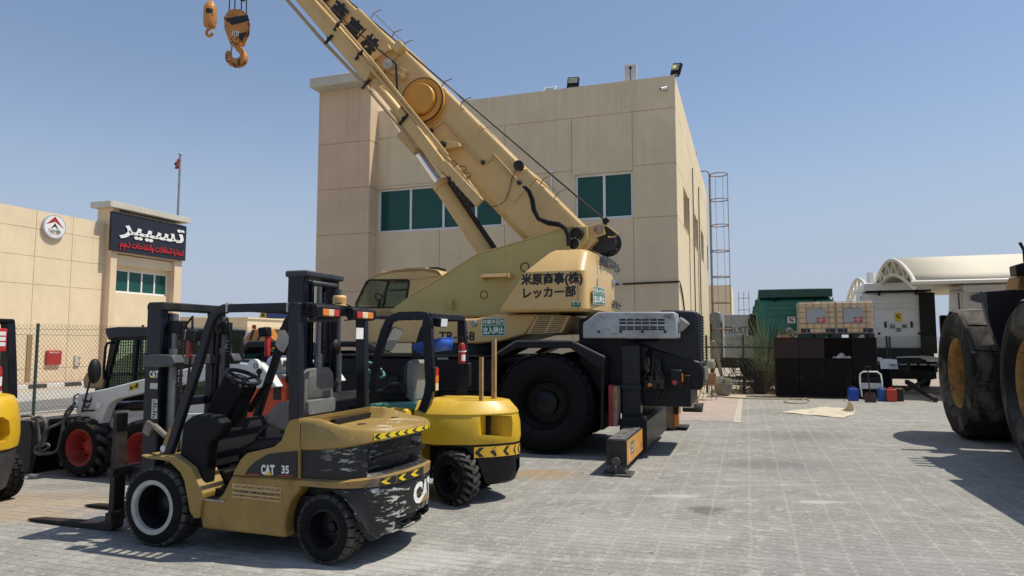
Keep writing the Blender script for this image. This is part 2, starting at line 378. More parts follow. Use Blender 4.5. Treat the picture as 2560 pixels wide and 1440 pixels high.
# pavement and painted kerb in front of the left building
m=M(); m.box(-30,10,0,1.75,-.05,.14); o=m.build('pavement',MT['pink_pavement'],smooth=False); o.location=LF.o; o.rotation_euler=(0,0,LF.rz); tag(o,kind='structure')
for nm,mt,par in (('kerb_black_blocks','kerb_black',0),('kerb_white_blocks','line_white',1)):
    m=M()
    for k in range(-40,14):
        if k%2==par: m.box(k*.75,k*.75+.745,1.753,1.93,-.05,.148)
    o=m.build(nm.split('_')[0],MT[mt],bev=.012); o.location=LF.o; o.rotation_euler=(0,0,LF.rz); tag(o,kind='structure')
# red paver apron beside the office
BC=gnd(1703,1033); B=Fr(BC.x,BC.y,ANG)
g=lambda u,v:gnd(u,v)[:2]
sheet('red_pavement',red_paver_mat(),[g(1640,1051),g(1838,1053),g(1852,997),g(1772,985),g(1690,1015)],.004)
m=M(); a,b,c,d=gnd(1832,1056),gnd(1852,1057),gnd(1857,998),gnd(1847,997)
for i in range(14):
    p=lambda t,s:(a+(d-a)*t)*(1-s)+(b+(c-b)*t)*s
    t0,t1=i/14+.004,(i+1)/14-.004; q=[p(t0,.02),p(t0,.98),p(t1,.98),p(t1,.02)]
    m.add([(w.x,w.y,.008) for w in q],[(0,1,2,3)])
tag(m.build('kerb',MT['kerb_cream'],smooth=False),kind='structure')
m=M(); a,b=gnd(1748,1052.5),gnd(1832,1056); n=D1*.05; m.add([(w.x,w.y,.008) for w in (a,b,b+n,a+n)],[(0,1,2,3)]); tag(m.build('road_marking',MT['kerb_cream'],smooth=False),kind='structure')
# ---------------------------------------------------------------- walls with real joints and openings
def wallmat(name,col):
    t=NT(name); v=t.coord(); n=t.noise(v,1.1,5,.6); n2=t.noise(v,9,6,.7,1.5)
    st=t.noise(t.coord('Object',(2.2,2.2,.16)),1.4,5,.6)
    c=t.mix(t.ramp(n,.3,.7),[q*.93 for q in col],[min(1,q*1.05) for q in col]); c=t.mix(t.math('MULTIPLY',t.ramp(n2,.52,.66),.20),c,[min(1,q*1.25) for q in col])
    c=t.mix(t.math('MULTIPLY',t.ramp(st,.56,.78),.28),c,[q*.72 for q in col])
    zz=t.n('SeparateXYZ'); t.l(v,zz.inputs[0]); run=t.noise(t.coord('Object',(5,5,.12)),1.6,5,.65)
    c=t.mix(t.math('MULTIPLY',t.math('MULTIPLY',t.ramp(run,.5,.72),t.ramp(zz.outputs[2],4.0,8.6)),.34),c,[q*.55 for q in col])
    c=t.mix(t.math('MULTIPLY',t.ramp(t.noise(v,.45,3,.5),.55,.62),.10),c,[min(1,q*1.3) for q in col])
    c=t.mix(t.math('MULTIPLY',t.math('MULTIPLY',t.ramp(t.noise(v,2.5,5,.65),.45,.7),t.ramp(zz.outputs[2],1.3,.1)),.4),c,(.34,.27,.2))
    t.l(c,t.b.inputs['Base Color']); t.b.inputs['Roughness'].default_value=.9; t.b.inputs['Specular IOR Level'].default_value=.2; t.bump(t.noise(v,14,6,.7,1.2),.35,.012); return t.m
MT['stucco']=wallmat('stucco',(.735,.61,.415)); MT['stucco_pink']=wallmat('stucco_pink',(.655,.49,.335)); MT['stucco_white']=wallmat('stucco_white',(.56,.53,.45))
MT['stucco_left']=wallmat('stucco_left',(.78,.635,.43)); MT['stucco_left_pink']=wallmat('stucco_left_pink',(.75,.575,.40))
def cellwall(m,x0,x1,z0,z1,vg,hg,holes,P,gw=.022,gd=.02):
    """vg: (x,z0,z1) joints, hg: (z,x0,x1) joints, holes: (x0,x1,z0,z1,depth); P(x,depth,z)->point"""
    xs={x0,x1};zs={z0,z1}
    for x,a,b in vg: xs|={x-gw/2,x+gw/2}; zs|={max(z0,a),min(z1,b)}
    for z,a,b in hg: zs|={z-gw/2,z+gw/2}; xs|={max(x0,a),min(x1,b)}
    for a,b,c,d,_ in holes: xs|={a,b}; zs|={c,d}
    xs=sorted(q for q in xs if x0-1e-6<=q<=x1+1e-6); zs=sorted(q for q in zs if z0-1e-6<=q<=z1+1e-6)
    def dep(x,z):
        for a,b,c,d,k in holes:
            if a<x<b and c<z<d: return k
        for q,a,b in vg:
            if abs(x-q)<gw/2 and a<z<b: return gd
        for q,a,b in hg:
            if abs(z-q)<gw/2 and a<x<b: return gd
        return 0
    nx,nz=len(xs)-1,len(zs)-1
    Dm=[[dep((xs[i]+xs[i+1])/2,(zs[j]+zs[j+1])/2) for j in range(nz)] for i in range(nx)]
    for i in range(nx):
        for j in range(nz):
            d=Dm[i][j]; a,b,c,e=xs[i],xs[i+1],zs[j],zs[j+1]
            if d<.5: m.quad(P(a,d,c),P(b,d,c),P(b,d,e),P(a,d,e))
            if i+1<nx and Dm[i+1][j]!=d: k=Dm[i+1][j]; m.quad(P(b,d,c),P(b,d,e),P(b,k,e),P(b,k,c))
            if j+1<nz and Dm[i][j+1]!=d: k=Dm[i][j+1]; m.quad(P(a,d,e),P(b,d,e),P(b,k,e),P(a,k,e))
mk('window_frame',(.80,.81,.82),.4,var=.04)
def window(parent,x0,x1,z0,z1,n,P,fw_=.06,mt='green_glass',splits=None):
    """frame with n panes set back from the wall face; P(x,depth,z)"""
    f=M(); sp=splits or [x0+(x1-x0)*k/n for k in range(n+1)]
    def bx(m,a,b,d0,d1,c,e): m.add([P(x,d,z) for x in (a,b) for d in (d0,d1) for z in (c,e)],[(0,1,3,2),(4,6,7,5),(0,4,5,1),(2,3,7,6),(0,2,6,4),(1,5,7,3)])
    bx(f,x0,x1,.10,.17,z0,z0+fw_*1.3); bx(f,x0,x1,.10,.17,z1-fw_,z1)
    for k,q in enumerate(sp): 
        w=fw_ if k in (0,len(sp)-1) else fw_*1.1; a=q if k==0 else q-w if k==len(sp)-1 else q-w/2
        bx(f,a,a+w,.098,.172,z0+fw_*1.3,z1-fw_)
    fo=f.build('window',MT['window_frame'],parent,smooth=False)
    for k in range(len(sp)-1):
        g=M(); a,b=sp[k]+fw_*.55,sp[k+1]-fw_*.55; d=.13+.012*(k%2); bx(g,a,b,d,d+.006,z0+fw_*1.35,z1-fw_*1.02); g.build('pane',MT[mt],fo,smooth=False)
    return fo
# ---------------------------------------------------------------- office building in the middle
ob=thing('office_building','two storey beige office block with green windows behind the big crane','building',B)
xz=lambda u,v,y=0:(lambda q:(q.x,q.z))(B.Y(u,v,y))
TOP=xz(1688,187)[1]; XR=0
XT=xz(938,280)[0]                                  # where the tower starts
w1=(xz(1255,480)[0]-1.15,xz(942,480)[0],xz(942,583)[1],xz(942,474)[1]) ; 
w1=(xz(1255,563)[0],xz(942,583)[0],xz(942,583)[1],xz(942,474)[1])
w2=(xz(1583,545)[0],xz(1437,550)[0],xz(1437,552)[1],xz(1437,437)[1])
h1,h2,h3,h4=xz(1689,268)[1],xz(1692,406)[1],xz(1694,539)[1],xz(1697,704)[1]
vx=[xz(1583,500)[0],xz(1430,500)[0],xz(1262,400)[0],xz(1100,450)[0]]
m=M(); P=lambda x,d,z:(x,-d,z)
cellwall(m,0,XT+.3,0,TOP,[(vx[0],0,h1),(vx[1],w2[3],h1),(vx[1],0,w2[2]),(vx[2],w1[3],h1),(vx[2],0,w1[2]),(vx[3],w1[3],h1),(vx[3],0,w1[2])],
   [(h1,0,XT),(h2,0,vx[0]),(h2,vx[1],XT),(h3,0,vx[0]),(h3+.0,vx[1],w1[0]-.001),(h4-.03,0,XT)],[(*w1,.6),(*w2,.6)],P)
SL=15.2                                             # length of the side wall
sw=[]
for u0,u1,zc in ((1709,1722,0),(1735,1743,0),(1750.5,1757,0),(1765,1769.5,0)):
    a,b=-B.X(u0,520,0).y,-B.X(u1,520,0).y; sw.append((a,b))
zt,zb=h2-.12,h3+.1
Q=lambda x,d,z:(d,-x,z)
cellwall(m,0,SL,0,TOP,[(sw[i][1]+1.0,0,TOP) for i in range(2)],[(h1,0,SL),(h2,0,SL),(h3,0,SL)],[(a,b,zb-.05,zt-.05,.6) for a,b in sw],Q)
m.quad((0,0,TOP),(XT+.3,0,TOP),(XT+.3,-.25,TOP),(.25,-.25,TOP)); m.quad((0,0,TOP),(.25,-.25,TOP),(.25,-SL,TOP),(0,-SL,TOP))
m.quad((.25,-.25,TOP),(XT+.3,-.25,TOP),(XT+.3,-.25,TOP-.7),(.25,-.25,TOP-.7)); m.quad((.25,-.25,TOP),(.25,-SL,TOP),(.25,-SL,TOP-.7),(.25,-.25,TOP-.7))
m.quad((0,-SL,0),(8.5,-SL,0),(8.5,-SL,TOP-.02),(0,-SL,TOP-.02))
m.build('wall',MT['stucco'],ob,smooth=False)
m=M(); m.quad((.25,-.25,TOP-.7),(8.6,-.25,TOP-.7),(8.6,-SL,TOP-.7),(.25,-SL,TOP-.7)); m.build('roof',MT['stucco_white'],ob,smooth=False)
sp=[w1[0]]+[xz(u,520)[0] for u in (1187,1105,1023)]+[w1[1]]
window(ob,*w1,4,P,.055,splits=sp); window(ob,*w2,2,P,.06,splits=[w2[0],xz(1509,500)[0],w2[1]])
for a,b in sw:
    g_=M(); g_.add([Q(x,d,z) for x in (a,b) for d in (.36,.37) for z in (zb-.05,zt-.05)],[(0,1,3,2),(4,6,7,5),(0,4,5,1),(2,3,7,6),(0,2,6,4),(1,5,7,3)]); g_.build('side_pane',MT['green_glass'],ob,smooth=False)
# tower, standing forward of the facade
TY=.45; tr=B.Y(925,350,TY); tl=B.Y(796,360,TY); TT=B.Y(797,231,TY).z; XA,XB=tr.x,tl.x
t=M(); PT=lambda x,d,z:(x,TY-d,z); t1,t2,t3=B.Y(796,364,TY).z,B.Y(793,477,TY).z,B.Y(790,590,TY).z
cellwall(t,XA,XB,0,TT,[],[(t1,XA,XB),(t2,XA,XB),(t3,XA,XB),(t3-1.7,XA,XB)],[],PT)
cellwall(t,0,TY+1.2,0,TT,[],[(t1,0,TY+1.2),(t2,0,TY+1.2),(t3,0,TY+1.2)],[],lambda x,d,z:(XA+d,TY-x,z))
t.quad((XB,TY,0),(XB,-2.6,0),(XB,-2.6,TT),(XB,TY,TT)); t.quad((XA,-.75,TOP-.3),(XA,-2.6,TOP-.3),(XA,-2.6,TT),(XA,-.75,TT)); t.quad((XA,-2.6,TOP-.3),(XB,-2.6,TOP-.3),(XB,-2.6,TT),(XA,-2.6,TT))
to=t.build('tower',MT['stucco_pink'],ob,smooth=False)
c=M(); c.box(XA-.05,B.Y(772,215,TY+.45).x,-2.9,TY+.42,TT+.003,TT+.30); c.build('tower_cap',MT['stucco_white'],to,bev=.02)
# cable along the front and round the corner
cb=M(); z=h4; cb.tube([(XT-.6,.03,z-.02)]+[(x*.1*(XT-.6),.03,z-.02+.012*math.sin(x*2.2)) for x in range(9,0,-1)]+[(-.03,.03,z)]+[(-.03,-.25,z-.1),(-.03,-.7,z-.3),(-.04,-1.0,z-.62),(-.04,-1.1,z-1.2)],.022,6)
cb.build('cable',MT['black_plastic'],ob)
# down pipes and conduits on the side wall
pp=M()
for y,r in ((-3.3,.012),(-5.2,.02),(-7.2,.012),(-8.2,.022)): pp.cyl((-.05,y,.4),(-.05,y,TOP-(2.6 if r<.018 else 1.2)),r,8)
pp.each('conduit',mat('conduit_grey',(.16,.15,.13),.6,var=.2),ob)
pp=M(); q=B.Y(1379,430,0); pp.cyl((q.x,.05,q.z),(q.x,.05,xz(1379,470)[1]-.6),.025,8); pp.box(q.x-.06,q.x+.06,0,.1,q.z-.02,q.z+.03); pp.build('wall_pipe',MT['white_paint'],ob)
# low pier by the corner
# ---------------------------------------------------------------- things on the roof and walls
def place(fr,x,y,z): return fr.world(x,y,z)
def floodlight(u,v0,v1,wpx,tilt,label,lit):
    p=B.Y(u,v0,-.1); s=wpx/1720*at(u,v0,18.0).y
    fr=Fr(*B.world(p.x,-.12,0)[:2],ANG); e=thing('floodlight',label,'floodlight',fr,'floodlights on the office parapet'); e.location.z=TOP
    h=B.Y(u,v1,-.1).z-TOP; ta=math.radians(tilt)
    m=M(); w=s/2
    m.box(-w,w,-.05,.05,.06,h); m.build('housing',MT['black_metal'],e,bev=.015)
    m=M(); m.box(-w*.8,w*.8,.05,.056,.06+h*.28,h*.92); m.build('lens',emit('lit_lens',(.95,.85,.25),.0) if False else MT['lens_lit' if lit else 'lens'],e)
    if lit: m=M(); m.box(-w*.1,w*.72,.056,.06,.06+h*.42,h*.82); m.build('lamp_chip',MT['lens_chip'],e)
    m=M(); m.bar((-w*.9,0,0),(-w*.9,0,h*.5),.02,.05); m.bar((w*.9,0,0),(w*.9,0,h*.5),.02,.05); m.bar((-w*.9,0,.01),(w*.9,0,.01),.05,.02); m.build('bracket',MT['black_metal'],e)
    e.rotation_euler=(R(8),ta,fr.rz); return e
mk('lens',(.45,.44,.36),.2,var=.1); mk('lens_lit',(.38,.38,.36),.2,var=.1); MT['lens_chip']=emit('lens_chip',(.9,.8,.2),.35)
floodlight(1431,217,192,31,-4,'black floodlight with a pale dull lens on the middle of the office parapet',False)
f2=floodlight(1686,187,158,26,-14,'black floodlight tilted over the office corner with a yellow lens',True)
f2.rotation_euler.z+=R(-32)
sp_=B.Y(1576,199,-.25); m=M(); w=.17; h=B.Y(1576,160,-.25).z-TOP
pn=thing('solar_panel','upright grey back of a solar panel standing on the office roof','solar panel',Fr(*B.world(sp_.x,-.3,0)[:2],ANG),'solar panels on the office roof'); pn.location.z=TOP
m.box(-w,w,-.02,.02,-.02,h); m.build('panel',mat('panel_back',(.55,.56,.57),.5,var=.05),pn,bev=.006)
m=M(); m.box(-.03,.03,.02,.04,h*.76,h*.88); m.tube([(0,.03,h*.76),(.005,.03,h*.4),(-.02,.03,.02)],.008,6); m.build('junction_box',MT['black_plastic'],pn)
m=M(); 
for x0 in (-w,w-.02): m.box(x0,x0+.02,.02,.035,-.02,h)
m.box(-w+.02,w-.02,.02,.035,h-.02,h); m.build('frame',MT['window_frame'],pn)
sp_=B.Y(1370,222,-.25); pn=thing('solar_panel','small white framed solar panel tilted flat on the office parapet','solar panel',Fr(*B.world(sp_.x,-.3,0)[:2],ANG),'solar panels on the office roof'); pn.location.z=TOP
m=M(); m.add([(-.17,.06,.06),(.17,.06,.06),(.12,-.08,.24),(-.22,-.08,.24),(-.17,.075,.045),(.17,.075,.045),(.12,-.065,.225),(-.22,-.065,.225)],[(0,1,2,3),(7,6,5,4),(0,4,5,1),(1,5,6,2),(2,6,7,3),(3,7,4,0)]); m.build('frame',MT['white_paint'],pn)
m=M()
for i in range(6):
    a=.08+i*.15; f=lambda u,b:(Vector((.17,.079,.045))*(1-u)+Vector((-.17,.079,.045))*u)*(1-b)+(Vector((.12,-.061,.225))*(1-u)+Vector((-.22,-.061,.225))*u)*b
    m.quad(f(.08,a),f(.92,a),f(.92,a+.1),f(.08,a+.1))
m.build('solar_cells',mat('cells',(.28,.32,.36),.3,var=.1),pn)
m=M(); m.bar((-.12,.06,0),(-.12,.06,.06),.015,.015); m.bar((.12,.06,0),(.12,.06,.06),.015,.015); m.bar((-.2,-.07,0),(-.2,-.07,.23),.012,.012); m.each('stand',MT['white_paint'],pn)
def camera_unit(u,v,side,label):
    p=B.X(u,v,0) if side else B.Y(u,v,0)
    q=B.world(0,p.y,0) if side else B.world(p.x,0,0); e=thing('security_camera',label,'camera',Fr(q.x,q.y,ANG+(90 if side else 0)),'security cameras on the office walls'); e.location.z=p.z
    # y points out of the wall
    m=M(); m.box(-.06,.06,0,.03,-.07,.07); m.bar((0,.03,0),(0,.1,-.02),.03,.03); m.build('mount',MT['kerb_cream'],e,bev=.006)
    m=M(); d=Vector((.16,.12,-.07)).normalized(); c=Vector((0,.12,-.02)); m.cyl(c-d*.05,c+d*.14,.04,14); m.build('body',MT['white_plain'],e)
    m=M(); m.cyl(c+d*.14,c+d*.15,.03,12); m.build('lens',MT['black_plastic'],e); return e
camera_unit(1664,222,False,'white bullet camera under the parapet at the office front corner')
camera_unit(1742,384,True,'white bullet camera high on the sunlit side wall of the office')
# air conditioner on the side wall
p=B.X(1738,775,0); q=B.world(0,-3.15,0); zac=B.X(1723,776,0).z
yac=B.X(1724,745,-.12).y; ya=yac
ac=thing('air_conditioner','white air conditioner unit with dark side grille on the office side wall','air conditioner',Fr(*B.world(0,yac,0)[:2],ANG+90)); 
zz0=B.X(1724,775,-.3).z; zz1=B.X(1724,718,-.3).z; ac.location.z=zz0
H_=zz1-zz0; m=M(); m.box(0,.85,.06,.40,0,H_); m.build('case',MT['white_paint'],ac,bev=.02)
m=M(); m.box(-.006,0,.10,.33,.04,H_-.04); m.build('grille',MT['black_plastic'],ac,bev=.0)
m=M(); m.box(-.1,.95,0,.5,-.05,-.008); m.build('shelf',MT['steel'],ac)
m=M(); m.lathe([(0,0),(.2,0),(.2,.012),(0,.012)],(.42,.402,H_/2),(0,1,0),20); m.build('fan_grille',MT['grey_plastic'],ac)
# caged ladder beside the far end of the side wall
def ladder_cage():
    q=B.world(0,-(SL+.15),0); fr=Fr(q.x,q.y,ANG); e=thing('cage_ladder','rusty white caged access ladder rising at the back of the office','ladder',fr)
    r=.40; x=-.55; zt=fr.Y(1790,437,0).z; zb=2.4
    m=M()
    for k in range(7):
        z=zt-(zt-zb)*k/6; m.tube([(x+r*math.cos(a),r*math.sin(a)*1.0,z) for a in [2*math.pi*i/20 for i in range(20)]],.025,6,closed=True)
    m.each('hoop',MT['rust_light'],e)
    m=M()
    for a in (200,245,295,340,180,0): m.bar((x+r*math.cos(R(a)),r*math.sin(R(a)),zb),(x+r*math.cos(R(a)),r*math.sin(R(a)),zt),.07,.015)
    m.each('cage_bar',MT['rust_light'],e)
    m=M()
    for s in (.05,-.4): m.cyl((-.12,s,0.3),(-.12,s,zt+.1),.03,8)
    for k in range(26): m.cyl((-.12,.05,.5+k*.3),(-.12,-.4,.5+k*.3),.014,6)
    m.tube([(-.12,.05,zt+.1),(-.0,.05,zt+.2),(.4,.05,zt+.2)],.03,6); m.build('ladder',MT['rust_light'],e)
ladder_cage()
# ---------------------------------------------------------------- sign-bearing building on the left
lb=thing('showroom_building','low cream building across the road with dark shop sign and green window','building',LF)
lx=lambda u,v,y=0:(lambda q:(q.x,q.z))(LF.Y(u,v,y))
PJ=.35                                                # the pier and sign bay stand forward
RZ=lx(0,508)[1]; xa=lx(268,560)[0]; hz=[lx(0,557.2)[1],lx(0,630.1)[1],lx(0,703.6)[1],lx(25,836.2)[1]]
v1=lx(83,700)[0]; v2=lx(175,720)[0]; dv=v1-v2
m=M(); P=lambda x,d,z:(x,-d,z)
cellwall(m,xa,14,0,RZ,[(v2+k*dv,0,RZ) for k in range(0,8)],[(z,xa,14) for z in hz],[],P)
m.quad((xa,0,RZ),(14,0,RZ),(14,-.3,RZ),(xa,-.3,RZ))
p0=LF.Y(272,560,PJ).x; p1=LF.Y(293,640,PJ).x; e0=LF.Y(437,660,PJ).x; e1=LF.Y(455,655,PJ).x; zs=LF.Y(464,652,PJ).z; PT_=LF.Y(277,519,PJ).z
m.build('wall',MT['stucco_left'],lb,smooth=False)
t=M()
t.box(p1,xa+.02,-.6,PJ,0,PT_); t.box(e1,e0,-3,PJ,0,PT_-.12)
t.box(p1-.01,e0+.01,-.5,PJ-.02,zs-.1,PT_-.1)
t.build('pier',MT['stucco_left_pink'],lb,smooth=False)
wl=LF.Y(291,675,0); wr=LF.Y(420,740,0); wz0=LF.Y(291,731,0).z; wz1=LF.Y(291,672,0).z
t=M(); x0,x1=e0+.0,p1
cellwall(t,e0,p1,0,zs,[],[],[(LF.Y(421,700,0).x,LF.Y(290,700,0).x,wz0,wz1,.6)],P)
t.build('bay_wall',MT['stucco_left'],lb,smooth=False)
window(lb,LF.Y(421,700,0).x,LF.Y(290,700,0).x,wz0,wz1,4,P,.07)
t=M(); t.box(e0,p1,0.004,.2,wz1+.18,wz1+.65); t.build('lintel',MT['stucco_left'],lb,smooth=False)
t=M(); t.box(LF.Y(476,560,PJ+.3).x,LF.Y(272,520,PJ+.2).x,-.6,PJ+.3,PT_,PT_+.27); t.build('cornice',MT['stucco_white'],lb,bev=.01)
t=M(); t.quad((14,-10,0),(e1,-10,0),(e1,-10,RZ),(14,-10,RZ)); t.quad((e1,-3,0),(e1,-10,0),(e1,-10,RZ),(e1,-3,RZ)); t.quad((14,0,0),(14,-10,0),(14,-10,RZ),(14,0,RZ)); t.quad((14,-.3,RZ-.1),(14,-10,RZ-.1),(e1,-10,RZ-.1),(e1,-.3,RZ-.1)); t.build('roof',MT['stucco_white'],lb,smooth=False)
# recessed brown panel and small white boxes low on the wall
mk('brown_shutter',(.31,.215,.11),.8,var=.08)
q0=LF.Y(60,968,0.0); q1=LF.Y(77,905,0.0); t=M(); t.box(LF.Y(78,900,.03).x,LF.Y(66,900,.03).x,.003,.04,.145,LF.Y(70,837,.03).z); t.build('shutter',MT['brown_shutter'],lb)
mk('sign_navy',(.012,.014,.026),.45,var=.15)
# the shop sign
sy=PJ+.04; A=LF.Y(279,527,sy+.12); Bq=LF.Y(467,652,sy+.12); Cq=LF.Y(277,625,sy+.12)
sg=thing('shop_sign','dark navy shop sign with raised white and red lettering on the showroom','sign',LF)
sx0,sx1=LF.Y(465.5,600,sy+.12).x,LF.Y(279,575,sy+.12).x; sz0,sz1=Cq.z,A.z
t=M(); t.box(sx0,sx1,sy-.03,sy+.12,sz0,sz1); t.build('board',MT['sign_navy'],sg,bev=.01)
def on_left(t,a0,a1,b0,b1,th,bold): 
    # a from the left edge as seen (x max) to the right (x min)
    W_=sx1-sx0;Hh=sz1-sz0
    m=M(); base=Vector((sx1-a0*W_,sy+.12,sz1-b1*Hh)); U=Vector((-(a1-a0)*W_,0,0)); V=Vector((0,0,(b1-b0)*Hh))
    m.text(t,base,U,V,bold,th); return m
arw=arabic('تسيير'); 
def raised(t,a0,a1,b0,b1,bold,mt,nm):
    m=on_left(t,a0,a1,b0,b1,.05,bold); m2=on_left(t,a0,a1,b0,b1,.035,bold); m3=on_left(t,a0,a1,b0,b1,.02,bold)
    m.add(m2.v,m2.f); m.add(m3.v,m3.f); m.build(nm,mt,sg,smooth=False)
raised(arw,.09,.96,.14,.66,.025,MT['white_plain'],'white_lettering')
raised(arabic('لتجارة الحافلات والشاحنات ذ.م.م'),.10,.955,.71,.95,.018,mat('sign_red',(.62,.02,.03),.45,var=.05),'red_lettering')
# the round sign
rc=LF.Y(136,567,.1); rr=abs(LF.Y(136,537,.1).z-LF.Y(136,597,.1).z)/2
rs=thing('round_sign','round white sign with red and black arrowheads high on the cream wall','sign',LF)
t=M(); t.lathe([(0,.0),(rr,.0),(rr,.13),(rr*.9,.13)],(rc.x,.004,rc.z),(0,1,0),40); t.build('rim',mat('sign_rim',(.42,.43,.45),.4,var=.05),rs)
t=M(); t.lathe([(rr*.9,.0),(0,.0)],(rc.x,.138,rc.z),(0,1,0),40); t.build('face',MT['white_plain'],rs)
def rp(a,b,y=.142): return (rc.x-a*rr,y,rc.z+b*rr)
t=M(); t.add([rp(-.03,.86),rp(.78,-.08),rp(.0,.42),rp(-.8,.08)],[(0,1,2),(0,2,3)])
t.text('T',rp(-.6,-.54),Vector((-.14*rr,0,0)),Vector((0,0,.3*rr)),.03,.001); t.text('TRUCKS & MORE',rp(-.45,-.68),Vector((-.85*rr,0,0)),Vector((0,0,.1*rr)),.01,.001); t.build('red_mark',MT['red'],rs,smooth=False)
t=M(); t.add([rp(.0,.3),rp(.4,-.34),rp(.0,.02),rp(-.42,-.28)],[(0,1,2),(0,2,3)]); t.text('ASYEER',rp(-.44,-.54),Vector((-.98*rr,0,0)),Vector((0,0,.26*rr)),.03,.001); t.build('black_mark',MT['black_mark'],rs,smooth=False)
# fire hose box, small hatches
q0=LF.Y(114,912,.05); q1=LF.Y(152,876,.05)
hb=thing('hose_cabinet','red fire hose cabinet low on the cream showroom wall','hose cabinet',LF); t=M(); t.box(q0.x,q1.x,.004,.12,q0.z,q1.z); t.build('cabinet',MT['red'],hb,bev=.015)
t=M(); t.text('FIRE HOSE',(q0.x-.1,.12,q1.z-.12),Vector((q1.x-q0.x+.2,0,0)),Vector((0,0,.07)),.01,.002); t.build('lettering',MT['white_mark'],hb,smooth=False)
for (u0,v0,u1,v1_),lab in (((185,915,200,888),'small white meter hatch right of the red hose cabinet'),((25,918,41,890),'small white meter hatch left of the brown shutter')):
    a=LF.Y(u0,v0,.03);b=LF.Y(u1,v1_,.03); e=thing('meter_hatch',lab,'meter hatch',LF,'meter hatches on the showroom wall'); t=M(); t.box(a.x,b.x,.004,.07,a.z,b.z); t.build('door',MT['stucco_white'],e,bev=.01)
    t=M(); t.box(b.x+.03,b.x+.07,.07,.085,a.z+.08,a.z+.13); t.box(b.x+.03,b.x+.07,.07,.085,b.z-.15,b.z-.1); t.each('hinge',MT['black_metal'],e)
# flag pole
fp=at(443,560,38.0); fz1=at(447,388,38.0).z; 
fpo=thing('flagpole','tall grey flagpole with a small limp flag behind the shop sign','flagpole',loc=(fp.x,fp.y,0))
t=M(); t.tube([(0,0,0),(.02,0,fz1)],[.09,.055],10); t.build('pole',MT['steel'],fpo); t=M(); t.sphere((.02,0,fz1+.05),.09); t.build('finial',MT['steel'],fpo)
s=38/1720; t=M(); t.grid(lambda u,v:(.0-.16*math.sin(u*3.1)*(.4+v)-.05*u,-.06-.12*u*math.cos(v*5),fz1-8*s-(22*s)*v-.18*u),8,8); t.build('flag',mat('flag_red',(.45,.1,.09),.7,var=.1),fpo)
t=M(); t.grid(lambda u,v:(-.07-.22*math.sin(v*3.1)*u,-.02,fz1-14*s-(18*s)*v),5,8); t.build('flag_band',MT['black_mark'],fpo)
# ---------------------------------------------------------------- chain link
mk('fence_green',(.025,.06,.045),.5,var=.2); mk('wire',(.16,.15,.12),.5,.4,var=.2)
def chain_link(e,P,L,zb,zt,pitch=.10,r=.0022,parent=None,name='mesh'):
    """diamond wire mesh between P(s,z) for s in 0..L, zt may be a function"""
    m=M(); zf=zt if callable(zt) else (lambda s:zt)
    n=int((L+ (zf(0)-zb))/pitch)+2
    for sgn in (1,-1):
        for i in range(-n,n+int(L/pitch)):
            s0=i*pitch; a=None
            # wire: s = s0 + sgn*(z-zb)*.85
            pts=[]
            for z in (zb,zf(L/2)):
                pts.append((s0+sgn*(z-zb)*.85,z))
            (sa,za),(sb,zb_)=pts
            if sa>sb: (sa,za),(sb,zb_)=(sb,zb_),(sa,za)
            if sb<0 or sa>L: continue
            if sa<0: za+=(zb_-za)*(0-sa)/(sb-sa); sa=0
            if sb>L: zb_=za+(zb_-za)*(L-sa)/(sb-sa); sb=L
            if abs(sb-sa)<1e-4: continue
            k=lambda s,z: P(s, zb+(z-zb)*(zf(s)-zb)/(zf(L/2)-zb))
            m.tube([k(sa,za),k(sb,zb_)],r,3,cap=False)
    return m.build(name,MT['wire'],e,smooth=False)
FF=Fr(fA.x,fA.y,-71.2)   # x towards the camera, i.e. -D1
fe=thing('chain_link_fence','green posted chain link fence in front of the showroom road','fence',FF)
FL=13; ztop=lambda s:2.2+.012*s
chain_link(fe,lambda s,z:(4-s,0,z),FL+4,.05,lambda s:2.2+.012*max(0,s-4),.105,.0038)
for k in (3,0,-3,-6,-9,-12):
    t=M(); t.cyl((k,-.03,0),(k,-.03,2.22+.012*max(0,-k)),.035,12); t.build('post',MT['fence_green'],fe)
t=M()
for z in (2.08,1.15,.2): t.tube([(4,0,z)]+[(-k,0.01*(-1)**k,z+.012*k+.015*math.sin(k*1.7)) for k in range(0,14,2)],.006,4)
t.build('line_wire',MT['wire'],fe)
